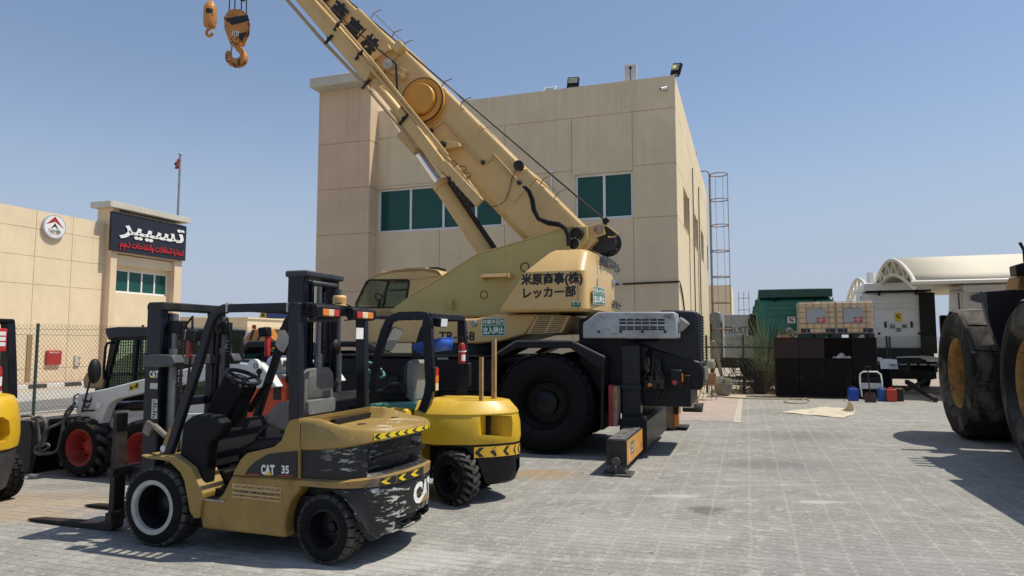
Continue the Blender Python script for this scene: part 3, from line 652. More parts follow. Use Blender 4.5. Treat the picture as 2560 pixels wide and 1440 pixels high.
# ================================================================ WHEELS
def wheel(parent,c,Rr,Wd,rb,ax=(0,1,0),tread='block',n=24,rim='black_metal',rub='rubber',trd=None,dish=.5,bolts=6,hub=.35,lug_h=.03,ring=None,label=None,bulge=.03,boltmat='steel',disc=None):
    """c: centre of the outer face, ax points outwards; tyre with lugs, rim and hub as its pieces"""
    c=Vector(c);ax=Vector(ax).normalized(); b=c-ax*Wd; r=Rr-lug_h; d=r-rb
    m=M(); m.lathe([(rb,Wd*.12),(rb+d*.12,Wd*.02),(rb+d*.45,-bulge),(r-d*.16,-bulge*.4),(r-d*.04,Wd*.05),(r,Wd*.14),(r,Wd*.86),(r-d*.04,Wd*.95),(r-d*.16,Wd+bulge*.4),(rb+d*.45,Wd+bulge),(rb+d*.30,Wd+bulge*.9),(rb+d*.28,Wd+bulge*.75),(rb+d*.12,Wd*.98),(rb,Wd*.88)],b,ax,56)
    tw=m.build('wheel',MT[rub],parent)
    if label: tw['label']=label
    u=ax.orthogonal().normalized() if abs(ax.z)>.9 else Vector((0,0,1)).cross(ax).normalized(); w=ax.cross(u)
    def pt(h,a,rad): return b+ax*h+(u*math.cos(a)+w*math.sin(a))*rad
    t=M(); p=2*math.pi/n
    def lug(seg,half,top=None):
        rings=[]
        for h,a,k in seg: rings.append([pt(h,a-half*1.12,r-.012),pt(h,a-half,Rr-k*lug_h),pt(h,a+half,Rr-k*lug_h),pt(h,a+half*1.12,r-.012)])
        t.loft(rings)
    for k in range(n):
        a=k*p
        if tread=='chev':
            lug([(-.02*Wd,a+p*.55,1.2),(.07*Wd,a+p*.5,.1),(.3*Wd,a+p*.12,0),(.42*Wd,a-.05*p,0),(.56*Wd,a-.05*p,.1)],p*.21)
            lug([(1.02*Wd,a+p*1.05,1.2),(.93*Wd,a+p,.1),(.7*Wd,a+p*.62,0),(.58*Wd,a+p*.45,0),(.44*Wd,a+p*.45,.1)],p*.21)
        elif tread=='block':
            for h0,h1,o in ((-.01,.30,0),(.36,.64,.5),(.70,1.01,0)):
                lug([(h0*Wd,a+o*p,.7 if h0<0 else 0),(h0*Wd+.05*Wd,a+o*p,0),(h1*Wd-.05*Wd,a+o*p+p*.1,0),(h1*Wd,a+o*p+p*.1,.7 if h1>1 else 0)],p*.40)
        elif tread=='zig':
            lug([(-.02*Wd,a,1),(.06*Wd,a,.05),(.28*Wd,a+p*.28,0)],p*.36); lug([(1.02*Wd,a+.5*p,1),(.94*Wd,a+.5*p,.05),(.72*Wd,a+p*.78,0)],p*.36)
            lug([(.34*Wd,a+p*.2,0),(.5*Wd,a+p*.5,0),(.66*Wd,a+p*.2,0)],p*.36)
        elif tread=='slot':
            lug([(-.01*Wd,a,1.6),(.05*Wd,a,.4),(.3*Wd,a+.04*p,0),(.47*Wd,a+.05*p,0)],p*.455); lug([(1.01*Wd,a+.3*p,1.6),(.95*Wd,a+.3*p,.4),(.7*Wd,a+p*.26,0),(.53*Wd,a+p*.25,0)],p*.455)
            lug([(.44*Wd,a,.15),(.56*Wd,a,.15)],p*.5)
    t.build('tread',MT[trd or rub],tw,bev=.004 if Rr>.3 else 0,seg=1)
    m=M(); q=rb; m.lathe([(q,Wd*.1),(q,Wd*.86),(q+.012,Wd*.93),(q-.012,Wd*.97),(q*.93,Wd*.93),(q*.9,Wd*.86),(q*.84,Wd*(.86-dish*.5)),(q*.80,Wd*(.86-dish))],b,ax,40)
    if disc: m.build('rim_flange',MT[rim],tw); m=M()
    m.lathe([(q*.80,Wd*(.86-dish)),(q*.5,Wd*(.86-dish)),(q*.48,Wd*(.90-dish)),(q*hub,Wd*(.90-dish)),(q*hub*.95,Wd*(1.02-dish)),(q*hub*.6,Wd*(1.08-dish)),(0,Wd*(1.09-dish))],b,ax,40)
    rm=m.build('rim',MT[disc or rim],tw)
    if ring:
        m=M(); m.lathe([(ring[0],Wd+bulge*.65),(ring[0]+.004,Wd+bulge*.65+.012),(ring[1],Wd+bulge*.2+.016),(ring[1]-.006,Wd*.9)],b,ax,48); m.build('rim_ring',MT[ring[2]],tw)
    if bolts:
        m=M()
        for k in range(bolts):
            a=2*math.pi*k/bolts+.3; m.cyl(pt(Wd*(.85-dish),a,q*.62),pt(Wd*(.85-dish)+.035,a,q*.62),q*.045,8)
        o=m.build('wheel_bolts',MT[boltmat],tw)
    return tw
def heavy(m,t,P,U,V,bold,th):
    """brush-heavy writing: the strokes laid again a hair apart"""
    if bold<.03: m.text(t,P,U,V,bold,th); return
    k=bold*.55*V.length/max(1e-6,1.0); u=U.normalized()*k; v=V.normalized()*k; U2=U-u*2; V2=V-v*2
    for i,(a,b) in enumerate(((0,0),(2,0),(0,2),(2,2),(1,1))): m.text(t,P+u*a+v*b,U2,V2,.012,th+.0004*i)
def tpx(m,t,fr,rect,y,bold=.02,th=.004,plane='Y',quad=None):
    """writing filling a rectangle (or a bl, br, tl corner triple) seen in the photo, on a plane of the thing"""
    f=fr.Y if plane=='Y' else fr.X
    if quad: a,b,c=[f(*q,y) for q in quad]
    else: u0,v0,u1,v1=rect; a,b,c=f(u0,v1,y),f(u1,v1,y),f(u0,v0,y)
    heavy(m,t,a,b-a,c-a,bold,th); return m
# ================================================================ CRANE
cg=gnd(1362,1137); CR=Fr(cg.x,cg.y,ANG)
cr=thing('mobile_crane','big tan rough terrain crane with raised boom and black lettering on its counterweight','crane',CR)
cY=lambda u,v,y:(lambda q:(q.x,q.z))(CR.Y(u,v,y))
WB=5.22
for i,(x,y,a) in enumerate(((.03,0,(0,1,0)),(WB,0,(0,1,0)),(.03,-2.8,(0,-1,0)),(WB,-2.8,(0,-1,0)))):
    wheel(cr,(x,y,.795),.80,.56,.395,a,'zig',30,rim='black_metal',lug_h=.028,dish=.3,bolts=10,hub=.5,bulge=.035,boltmat='dark_steel')
# chassis
ch=M(); ch.box(-1.25,6.9,-2.25,-.62,.62,1.42); ch.box(-2.2,-1.2,-2.2,-.65,.75,1.25); ch.box(.85,4.4,-2.72,-.12,.95,1.5); ch.box(1.2,4.0,-2.70,-.16,.55,.95); ch.box(6.0,7.0,-2.7,-.1,.7,1.35)
cho=ch.build('chassis',MT['black_metal'],cr,bev=.02)
m=M(); z=CR.Y(1000,888,-.02).z; m.box(.95,4.35,-2.75,-.05,z-.03,z); m.build('deck',MT['black_plastic'],cho,bev=.005)
m=M(); q0,q1=cY(992,905,-.10),cY(1120,898,-.10); m.box(q1[0],q0[0]-.3,-.12,-.10,z-.20,z-.06); m.build('deck_plate',MT['grey_plastic'],cho) if False else None
m=M(); q0,q1=CR.Y(1092,888,-.1),CR.Y(1120,896,-.1); m.box(q0.x,q1.x,-.118,-.112,q1.z-.02,q0.z-.03); m.build('data_plate',MT['steel'],cho)
for k in range(3): m=M(); m.bar((1.9+k*.75,-.10,1.0+.02*k),(1.9+k*.75+.45,-.10,1.0+.02*k),.05,.35); m.build('side_locker',MT['black_plastic'],cho,bev=.015)
# fenders
def fender(dx,name='fender'):
    o=[cY(1238,886,.03),cY(1290,853,.03),cY(1428,853,.03),cY(1512,894,.03)]; 
    th=.20; inn=[(o[0][0]-.10,o[0][1]-.02),(o[1][0]-.02,o[1][1]-th*.55),(o[2][0]+.02,o[2][1]-th*.55),(o[3][0]+.02,o[3][1]-th*1.1)]
    for y0,y1 in ((.03,-.66),(-2.14,-2.83)):
        m=M(); m.prism([(x+dx,z) for x,z in o+inn[::-1]],y1,y0); f=m.build(name,MT['black_plastic'],cr,bev=.02)
        m=M()
        for a,b in zip(o[:-1],o[1:]): m.bar((a[0]+dx,y0-.012 if y0>0 else y1+.012,a[1]+.004),(b[0]+dx,y0-.012 if y0>0 else y1+.012,b[1]+.004),.03,.03)
        m.build('fender_edge',MT['grey_plastic'],f,bev=.006)
        m=M(); m.prism([(o[3][0]+dx+.06,o[3][1]-.02),(o[3][0]+dx+.02,o[3][1]-.02),(o[3][0]+dx+.05,.42),(o[3][0]+dx+.09,.42)],y1+.05,y0-.05); m.build('mud_flap',MT['black_plastic'],f)
fender(0);fender(WB)
# turret base ring and lower body
m=M(); m.lathe([(0,1.4),(.95,1.4),(.95,1.75),(0,1.75)],(2.0,-1.4,0),(0,0,1),40); m.build('slew_ring',MT['dark_steel'],cr)
yb=-.42
body=[cY(u,v,yb) for u,v in ((923,798),(1160,798),(1192,796),(1237,785.4),(1341,785.4),(1312.6,836),(1254,852.4),(1194,859),(1114,858),(923,858))]
m=M(); m.prism(body,-2.4,yb); tb=m.build('turret_body',MT['crane_paint'],cr,bev=.03)
m=M(); gp=[cY(u,v,yb) for u,v in ((1341,786.5),(1424,789),(1404,832),(1314,836))]; m.prism(gp,-2.3,yb-.02); gr=m.build('vent_panel',MT['crane_paint'],tb,bev=.01)
A_,B_,C_,D_=[CR.Y(u,v,yb-.018) for u,v in ((1345,789),(1420,791),(1402,829),(1322,834))]
for blk in ((.04,.48,5),(.56,.97,5)):
    m=M()
    for r in range(8):
        for k in range(blk[2]):
            w=(blk[1]-blk[0])/blk[2]; a0=blk[0]+w*(k+.1); a1=blk[0]+w*(k+.9); b0=(r+.25)/8; b1=(r+.75)/8
            f=lambda a,b:(A_*(1-a)+B_*a)*(1-b)+(D_*(1-a)+C_*a)*b
            m.quad(f(a0,b0),f(a1,b0),f(a1,b1),f(a0,b1))
    m.build('vent_slots',MT['black_mark'],gr,smooth=False)
m=M(); m.lathe([(0,0),(.06,0),(.05,.03),(0,.03)],(*cY(1185,809,yb)[:1],yb,cY(1185,809,yb)[1]),(0,1,0),16); m.build('round_cap',MT['steel'],tb)
m=M(); tpx(m,'TR-258',CR,(1098,829,1187,852),yb,.03); m.build('lettering',MT['black_mark'],tb,smooth=False)
def green_sign(par,fr,c,plane,p):
    f=fr.Y if plane=='Y' else fr.X
    bl,br,tl=[f(*q,p) for q in c]; U=br-bl;V=tl-bl;N=U.cross(V).normalized()
    def pan(m,a0,b0,a1,b1,h): q=[bl+U*a+V*b+N*h for a,b in ((a0,b0),(a1,b0),(a1,b1),(a0,b1))]; m.quad(*q)
    m=M(); pan(m,0,0,1,1,.004); o=m.build('warning_sign',MT['white_mark'],par,smooth=False)
    m=M(); pan(m,.03,.03,.97,.585,.006); pan(m,.03,.615,.97,.97,.006); m.build('sign_field',MT['green_sign'],o,smooth=False)
    m=M(); m.text('作業半径内',bl+U*.06+V*.655+N*.006,U*.88,V*.27,.015,.002); m.text('立入禁止',bl+U*.06+V*.09+N*.006,U*.88,V*.43,.05,.002); m.build('sign_writing',MT['white_mark'],o,smooth=False)
green_sign(tb,CR,((1204,840),(1263.5,839),(1204,796)),'Y',yb+.003)
# counterweight housing: lofted, leaning in above the ridge, rounded at the back
ys=-.10; xr=CR.Y(1466,775,ys).x
zb_,zr_,zt_=CR.Y(1465,777,ys).z,CR.Y(1390,676,ys).z,CR.Y(1470,621,-.4).z
xb0,xr0,xt0=cY(1245,778,ys)[0],cY(1313,680,ys)[0],cY(1386,625,-.42)[0]
def cw_ring(z,xl,yn,xrr,rad=.16):
    p=[(xl,yn,z)]
    for k in range(9):
        a=R(90+90*k/8); p.append((xrr+rad+rad*math.cos(a),yn-rad+rad*math.sin(a),z))
    for k in range(1,9):   # gently bowed back
        t=k/9; p.append((xrr-.05*math.sin(math.pi*t),yn-rad+(-2.8-2*yn+2*rad)*t,z))
    for k in range(9):
        a=R(180+90*k/8); p.append((xrr+rad+rad*math.cos(a),-2.8-yn+rad+rad*math.sin(a),z))
    p.append((xl,-2.8-yn,z)); return p
m=M(); e=.05
m.loft([cw_ring(zb_,xb0-.03,ys-.04,xr+.04),cw_ring(zb_+.04,xb0-.03,ys,xr),cw_ring(zr_-.012,xr0+.0,ys,xr),cw_ring(zr_+.012,xr0-.02,ys-.012,xr+.005),cw_ring(zt_-.05,xt0+.08,ys-.30,xr+.02),cw_ring(zt_,xt0-.02,ys-.36,xr+.09)])
cw=m.build('counterweight',MT['crane_paint'],cr,ang=24)
m=M(); q=cY(1466.5,700,ys); m.box(q[0]+.14,q[0]+.146,ys-.004,ys+.001,zb_+.02,zr_); m.build('panel_seam',MT['black_mark'],cw)
m=M(); tpx(m,'米原商事(株)',CR,None,ys+.001,.038,.003,quad=((1303,718),(1457,713.5),(1303,684))); tpx(m,'レッカー部',CR,None,ys+.001,.038,.003,quad=((1308,747),(1440,741.5),(1308,719))); m.build('lettering',MT['black_mark'],cw,smooth=False)
m=M(); a,b=CR.Y(1429,767,ys),CR.Y(1451,756,ys); m.box(a.x,b.x,ys,ys+.006,a.z,b.z); o=m.build('small_plate',MT['green_sign'],cw); m=M(); m.text('[  ]',(a.x-.03,ys+.007,a.z+.03),(b.x-a.x+.06,0,0),(0,0,.06),.03,.001); m.build('plate_mark',MT['white_mark'],o,smooth=False)
xk=xr-.03
def bowx(y): t=(ys-.16-y)/2.28; return xr-.05*math.sin(math.pi*max(0,min(1,t)))
def rear_text(m,t,rect,bold):
    a,b,c=[CR.X(*q,xr) for q in rect]
    def fn(s,v): p=a+(b-a)*s+(c-a)*v; return Vector((bowx(p.y)-.03,p.y,p.z))
    m.text(t,None,None,None,bold,0,fn)
for t_,q_ in (('米原商事(株)レ',((1493,666),(1547,688),(1493,634))),('安全十',((1525,768),(1549,775),(1525,748)))): m=M(); [rear_text(m,t_,[(u+du,v+dv) for u,v in q_],.02) for du,dv in ((0,0),(.8,0),(0,.8),(.8,.8))]; m.build('rear_lettering',MT['black_mark'],cw,smooth=False)
green_sign(cw,CR,((1482,760),(1512,763),(1482,715)),'X',xr-.05)
m=M(); 
a,b,c=[CR.X(*q,xr-.045) for q in ((1529,716),(1541,718),(1529,697))]; U=b-a;V=c-a
m.add([a+U*.0+V*.95,a+U*.55+V*.95,a+U*.35+V*.45],[(0,1,2)]); m.build('maker_mark',mat('mark_blue',(.05,.25,.5),.4),cw,smooth=False)
m=M(); m.add([a+U*.6+V*1.0,a+U*1.0+V*1.0,a+U*.6+V*.0,a+U*.25+V*.0],[(0,1,2,3)]); rear_text(m,'TADANO',((1542,714),(1553,718),(1542,704)),.02); m.build('maker_name',mat('mark_grey',(.2,.22,.25),.4),cw,smooth=False)
# turret side plates carrying the boom
yp=-.84
pl=[(973.5,777),(1024,740),(1095,699),(1174.5,647),(1195,635),(1298.5,605),(1388,577.4),(1422,569),(1436,566),(1468,565.3),(1469,600),(1453,620),(1440,690),(1400,790),(1000,790)]
pz=[cY(u,v,yp) for u,v in pl]
for y0,y1 in ((yp,yp-.07),(-2.8-yp,-2.8-yp+.07)):
    m=M(); m.prism(pz,y1,y0); o=m.build('boom_support',MT['crane_olive'],cr,bev=.012)
    if y0==yp:
        m=M()
        for a,b in zip(pz[1:8],pz[2:9]): m.bar((a[0],yp-.035,a[1]+.006),(b[0],yp-.035,b[1]+.006),.1,.02)
        m.build('support_flange',MT['crane_paint'],o)
        m=M(); h=CR.Y(1210,737,yp); m.lathe([(.078,.006),(.062,.012),(.058,-.1),(0,-.1)],(h.x,yp,h.z),(0,1,0),24); m.build('port_hole',mat('port',(.16,.09,.03),.6),o)
        m=M(); h=CR.Y(1312,668,yp); m.lathe([(.085,.006),(.07,.012),(.06,-.05),(0,-.05)],(h.x,yp,h.z),(0,1,0),24); m.build('pin_boss',MT['rust_steel'],o)
        a,b=CR.Y(1213,697,yp),CR.Y(1279,684,yp); m=M(); m.prism([(yp,b.z),(yp+.20,b.z-.01),(yp+.22,b.z-.07),(yp+.20,b.z-.07),(yp+.18,b.z-.03),(yp,b.z-.02)],a.x,b.x,'yz')
        for xx in (a.x,b.x): m.prism([(yp,b.z),(yp+.21,b.z-.015),(yp+.2,b.z-.07),(yp,a.z-.04)],xx-.01,xx+.01,'yz')
        m.build('step_bracket',MT['crane_paint'],o)
        a=CR.Y(1132,757,yp); m=M(); m.box(a.x-.03,a.x+.12,yp,yp+.01,a.z-.1,a.z+.1); m.box(a.x-.02,a.x+.02,yp,yp+.12,a.z-.12,a.z+.06); m.build('lug_bracket',MT['crane_olive'],o,bev=.008)
        for nm,uv,rr,mt in (('foot_pin',(1443,585),.12,'rust_steel'),('hose_port',(1437,611),.095,'black_mark')):
            h=CR.Y(*uv,yp); m=M(); m.lathe([(rr,0),(rr,.05),(rr*.75,.07),(rr*.7,.02) ,(0,.02)],(h.x,yp,h.z),(0,1,0),24); m.build(nm,MT[mt],o)
        h=CR.Y(1437,611,yp); m=M(); m.lathe([(.11,-.01),(.11,.06),(.092,.06),(.09,-.01)],(h.x,yp,h.z),(0,1,0),24); m.build('port_rim',MT['crane_olive'],o)
m=M(); m.box(pz[12][0]+.05,2.8,-2.8-yp+.05,yp-.05,zb_,zb_+.3); m.build('turret_floor',MT['crane_paint'],cr)
# operator cab on the far side: hollow, glazed
yc0,yc1=-1.78,-2.68
cp=lambda u,v:cY(u,v,yc0)
cab=M()
def slab(pts): cab.prism([cp(*q) for q in pts],yc0-.05,yc0); cab.prism([cp(*q) for q in pts],yc1,yc1+.05)
slab(((884,762),(919,699),(926,692),(927,700),(917,706),(893,758),(893,790),(884,790)))         # front pillar
slab(((926,692),(942,684),(991,673),(1051,670),(1084,672),(1098,678),(1105,690),(1024,700),(927,700)))
slab(((1024,700),(1105,690),(1112,790),(1010,790),(1018,750)))
slab(((893,770),(1016,768),(1014,800),(893,800)))
rf=[cp(*q) for q in ((919,699),(926,692),(942,684),(991,673),(1051,670),(1084,672),(1098,678),(1106,690),(1099,694),(1090,685),(1050,679),(991,682),(945,692),(930,700))]
cab.prism(rf,yc1,yc0); q=[cp(1098,678),cp(1112,800),cp(1104,800),cp(1092,690)]; cab.prism(q,yc1,yc0); q=[cp(893,772),cp(1112,772),cp(1112,800),cp(893,800)]; cab.prism(q,yc1,yc0)
co=cab.build('cab',MT['crane_paint'],cr,bev=.012)
m=M(); wpts=[cp(*q) for q in ((890,760),(916,705),(924,700),(1019,699.5),(1023,707),(1015,752),(1001,769),(893,769))]; m.prism(wpts,yc0-.03,yc0-.024); m.prism(wpts,yc1+.024,yc1+.03); m.build('side_glass',MT['cab_glass'],co,smooth=False)
m=M()
for a,b in zip(wpts,wpts[1:]+wpts[:1]): m.bar((a[0],yc0+.004,a[1]),(b[0],yc0+.004,b[1]),.02,.03)
a,b=cp(970.7,702),cp(957,769); m.bar((a[0],yc0+.004,a[1]),(b[0],yc0+.004,b[1]),.02,.03); m.build('window_seal',MT['black_plastic'],co)
m=M(); a,b=cp(886,760),cp(920,700); m.quad((a[0],yc0-.06,a[1]),(a[0],yc1+.06,a[1]),(b[0],yc1+.06,b[1]),(b[0],yc0-.06,b[1])); m.build('windscreen',MT['cab_glass'],co,smooth=False)
m=M(); s=cp(985,750); m.box(s[0]-.22,s[0]+.2,-2.45,-2.0,s[1]-.5,s[1]-.2); m.prism([(s[0]-.22,s[1]-.2),(s[0]-.3,s[1]+.38),(s[0]-.18,s[1]+.4),(s[0]-.08,s[1]-.2)],-2.45,-2.0); m.build('cab_seat',MT['grey_plastic'],co,bev=.05)
m=M(); w=CR.Y(951,748,-2.2); m.tube([Vector((w.x,-2.2,w.z))+Vector((.06*math.cos(a),.17*math.sin(a),.12*math.cos(a))) for a in [2*math.pi*k/18 for k in range(18)]],.014,6,closed=True); m.bar((w.x,-2.2,w.z),(w.x+.15,-2.2,w.z-.5),.05,.05); m.build('steering_wheel',MT['black_plastic'],co)
m=M()
for u in (944,1053):
    p=cp(u,677 if u>1000 else 686); m.tube([(p[0]+.07*math.cos(R(k*20)),-2.0,p[1]+.0+.08*math.sin(R(k*20))) for k in range(10)],.014,6)
m.each('lifting_loop',MT['crane_paint'],co)
m=M(); a,b=cp(990,672),cp(1078,668); m.box(b[0],a[0],-2.5,-2.1,a[1]-.01,a[1]+.045); m.build('roof_hatch',MT['black_plastic'],co,bev=.01)
# boom -----------------------------------------------------------------------------------
ybm=-.97
pa,pb=CR.Y(1458,564,ybm),CR.Y(929,43.5,ybm); bd=Vector((pb.x-pa.x,0,pb.z-pa.z)).normalized(); bn=Vector((bd.z*-1,0,bd.x)); bn=Vector((-bd.z,0,bd.x))
if bn.z<0: bn=-bn
def bpt(u,v,y=ybm):
    q=CR.Y(u,v,y); r=q-Vector((pa.x,y,pa.z)); return r.x*bd.x+r.z*bd.z, r.x*bn.x+r.z*bn.z
def bw(s,h,y): q=Vector((pa.x,0,pa.z))+bd*s+bn*h; return Vector((q.x,y,q.z))
hl=bpt(1303,600.4)[1]; hl2=bpt(1177,461)[1]; hlow=(hl+hl2)/2
hk=CR.Y(592,60,-1.4); s_head=((hk.x-.55)-pa.x)/bd.x
sA=bpt(1000,118)[0]
def section(s0,s1,hw,h0,h1,c=.10,rev=1):
    """six sided boom section with rounded top corners and a folded underside"""
    pr=[(-hw+c*.25,h1-c*.1),(-hw+c*.8,h1),(hw-c*.8,h1),(hw-c*.25,h1-c*.1),(hw,h1-c*.9),(hw,h0+c*1.1),(hw-c*1.0,h0),(-hw+c*1.0,h0),(-hw,h0+c*1.1),(-hw,h1-c*.9)]
    m=M(); m.loft([[bw(s,h,-1.4+y) for y,h in pr] for s in (s0,s1)]); return m
bo=section(-.35,sA+.08,.43,hlow,.0,.10).build('boom',MT['crane_paint'],cr,bev=.008,ang=50)
section(sA-.5,s_head*.62,.385,hlow+.06,-.05,.09).build('boom_section',MT['crane_paint'],bo,bev=.006,ang=50)
section(s_head*.55,s_head,.34,hlow+.12,-.10,.08).build('boom_section',MT['crane_paint'],bo,bev=.006,ang=50)
m=M(); 
for dy in (-.2,.2): m.lathe([(0,-.03),(.3,-.03),(.34,-.02),(.3,0),(.34,.02),(.3,.03),(0,.03)],bw(s_head+.15,hlow+.25,-1.4+dy),(0,1,0),24)
m.box(bw(s_head,0,0).x-.1,bw(s_head,0,0).x+.3,-1.75,-1.05,bw(s_head,hlow,0).z-.1,bw(s_head,-.1,0).z); m.build('boom_head',MT['crane_paint'],bo)
# collar where the next section slides out, stiffeners
for s0,s1,g in ((sA-.10,sA+.10,.05),(bpt(1199,322)[0]-.05,bpt(1199,322)[0]+.04,.012),(bpt(1322,425)[0]-.22,bpt(1322,425)[0]+.06,.03)):
    section(s0,s1,.43+g,hlow+ (.25 if g<.04 else -.02),g,.10).build('boom_collar',MT['crane_paint'],bo,bev=.006,ang=50)
m=M(); yl=ybm+.052
def onboom(t,q,bold):
    a,b,c=[CR.Y(*p,-1.4+.388) for p in q]; m.text(t,a,b-a,c-a,bold,.003)
U_=bd*-1
def glyph(t,uc,vc,sz,wide=1.0):
    c=CR.Y(uc,vc,-1.4+.388); U=U_*sz*wide; V=bn*sz; heavy(m,t,c-U/2-V/2,U,V,.05,.004)
D_b=CR.Y(880,75,ybm)
glyph('商',845,30,.43); glyph('事',881,73,.43); glyph('株',924,113,.40); glyph('(',899,90,.40,.12); glyph(')',951,137,.40,.12); glyph('原',808,-12,.42); glyph('米',772,-54,.42)
m.build('lettering',MT['black_mark'],bo,smooth=False)
# folded jib carried along the boom side
yj=-.62
jp=lambda u,v:CR.Y(u,v,yj)
def jbeam(up0,up1,lo0,lo1,wd,name,round_=False):
    a,b,c,d=[jp(*q) for q in (up0,up1,lo0,lo1)]; m=M()
    if round_:
        p=(a+c)/2;q=(b+d)/2; m.tube([p-Vector((0,wd/2,0)),q-Vector((0,wd/2,0))],(a-c).length/2,16)
    else: m.prism([(a.x,a.z),(b.x,b.z),(d.x,d.z),(c.x,c.z)],yj-wd,yj)
    return m
jb=jbeam((760,-30),(933.7,160.4),(712,-30),(913,206),.24,'jib').build('jib',MT['crane_paint'],cr,bev=.015)
jbeam((938,193),(1018,291),(921,207),(1001,304),.22,'jib',True).build('jib_tube',MT['crane_paint'],jb)
jbeam((1022,285),(1122,418),(998,307),(1102,434),.24,'jib').build('jib_foot',MT['crane_paint'],jb,bev=.015)
m=M(); a,b=jp(-60+760,-60),jp(1012,330); a=jp(683,-40); 
m.tube([a,jp(807.7,103),jp(911,211),jp(998,314),jp(1040,372)],.036,10); m.build('jib_rod',mat('rod_brown',(.40,.27,.13),.45,var=.1),jb)
m=M()
for pts,w in ((((770,-14),(783,0),(916,160),(1005,261),(1127,403)),.04),(((787,-14),(800,0),(935,158),(1017,261),(1119,388)),.05)):
    for a,b in zip(pts,pts[1:]): m.bar(CR.Y(*a,yj+.02),CR.Y(*b,yj+.02),w,w,(0,1,0))
m.build('jib_rail',MT['crane_paint'],jb,bev=.006)
m=M()
for u,v in ((846,62),(900,135),(823,97),(917,208),(1010,297)):
    c=CR.Y(u,v,yj+.03); m.bar(c-bn*.14,c+bn*.10,.035,.05,(0,1,0)); m.cyl(c+Vector((0,-.02,0)),c+Vector((0,.05,0)),.03,8)
m.each('jib_clamp',MT['dark_steel'],jb,bev=.004)
# bracket with chains at the lower end of the jib
m=M(); a,b=jp(1108,410),jp(1200,508); m.bar(a,b,.18,.12,(0,1,0)); m.bar(jp(1130,425),jp(1185,497),.26,.05,(0,1,0)); m.build('jib_lock',MT['crane_paint'],jb,bev=.01)
m=M(); a,b=jp(1121,437),jp(1182,515); m.bar(a,b,.1,.10,(0,1,0)); 
for k in range(6): c=a+(b-a)*(.08+k*.16); m.sphere(c+Vector((0,.05,-.04)),.045,1,1,1,8,5)
m.build('lock_pad',MT['dark_steel'],jb,bev=.01)
m=M()
for (u,v,w) in ((1128,410,18),(1155,422,14),(1168,438,12)): m.tube([jp(u+w*.8*math.cos(a),v+w*.5*math.sin(a)) for a in [2*math.pi*k/12 for k in range(12)]],.009,5,closed=True)
m.each('chain_ring',MT['rust_steel'],jb)
# luffing cylinder
yk=-1.4; c0,c1=CR.Y(1217,632,yk),CR.Y(1104,463,yk); c2=CR.Y(1003,318,yk)
m=M(); m.tube([c0-(c1-c0)*.4,c1],.165,24); m.tube([c1-(c1-c0)*.04,c1+(c1-c0)*.03],.18,24); cy=m.build('lift_cylinder',MT['crane_paint'],cr)
m=M(); m.tube([c1,c2+(c2-c1)*.25],.085,20); m.build('cylinder_rod',MT['chrome'],cy)
m=M(); off=Vector((-.17,.06,.03)); m.tube([c0+off,c1+off*1.0],.035,8); m.tube([c0+off*1.35,c1+off*1.3-(c1-c0)*.15],.028,8); m.each('cylinder_pipe',MT['rust_steel'],cy)
m=M(); m.bar(bw(bpt(1010,330)[0]-.3,hlow-.16,-1.4),bw(bpt(1010,330)[0]+.25,hlow-.16,-1.4),.5,.32,(0,1,0)); m.build('cylinder_lug',MT['crane_paint'],bo,bev=.02)
# hose reel on the boom side
rc_=CR.Y(1057,252,ybm+.1); m=M(); Rr=.42; m.lathe([(0,-.15),(Rr,-.15),(Rr+.012,0),(Rr-.005,.03),(Rr*.74,.04),(Rr*.72,.05)],(rc_.x,ybm+.12,rc_.z),(0,1,0),48); m.lathe([(Rr*.70,.0),(Rr*.70,.10),(Rr*.66,.125),(0,.13)],(rc_.x,ybm+.12,rc_.z),(0,1,0),48)
rl=m.build('hose_reel',MT['drum_orange'],bo); m=M(); m.lathe([(Rr+.014,.0),(Rr+.016,.028),(Rr-.004,.034)],(rc_.x,ybm+.12,rc_.z),(0,1,0),48); m.lathe([(Rr*.71,.045),(Rr*.755,.045)],(rc_.x,ybm+.12,rc_.z),(0,1,0),48); m.build('reel_rim',MT['rust_steel'],rl)
m=M(); q=CR.Y(990,160,ybm+.2); m.tube([q,CR.Y(993,225,ybm+.2)],.022,8); m.tube([q,CR.Y(870,60,ybm+.2),CR.Y(818,10,ybm+.18)],.014,6); m.build('reel_hose',MT['black_plastic'],rl)
# guide sheave and its bracket
p=CR.Y(970,160,ybm+.22); m=M(); m.lathe([(0,-.04),(.075,-.04),(.10,-.03),(.085,0),(.10,.03),(.07,.035),(.03,.035),(.03,.06),(0,.06)],p,(0,1,0),28); m.build('guide_sheave',MT['kerb_cream'],bo)
m=M(); m.bar(CR.Y(925,150,ybm+.14),CR.Y(975,118,ybm+.14),.12,.07,(0,1,0)); m.bar(CR.Y(955,165,ybm+.12),CR.Y(1010,195,ybm+.12),.08,.04,(0,1,0)); m.bar(CR.Y(992,112,ybm+.08),CR.Y(1004,126,ybm+.08),.2,.16,(0,1,0)); m.bar(CR.Y(1000,190,ybm+.08),CR.Y(1010,172,ybm+.08),.16,.05,(0,1,0)); m.build('sheave_bracket',MT['crane_paint'],bo,bev=.008)
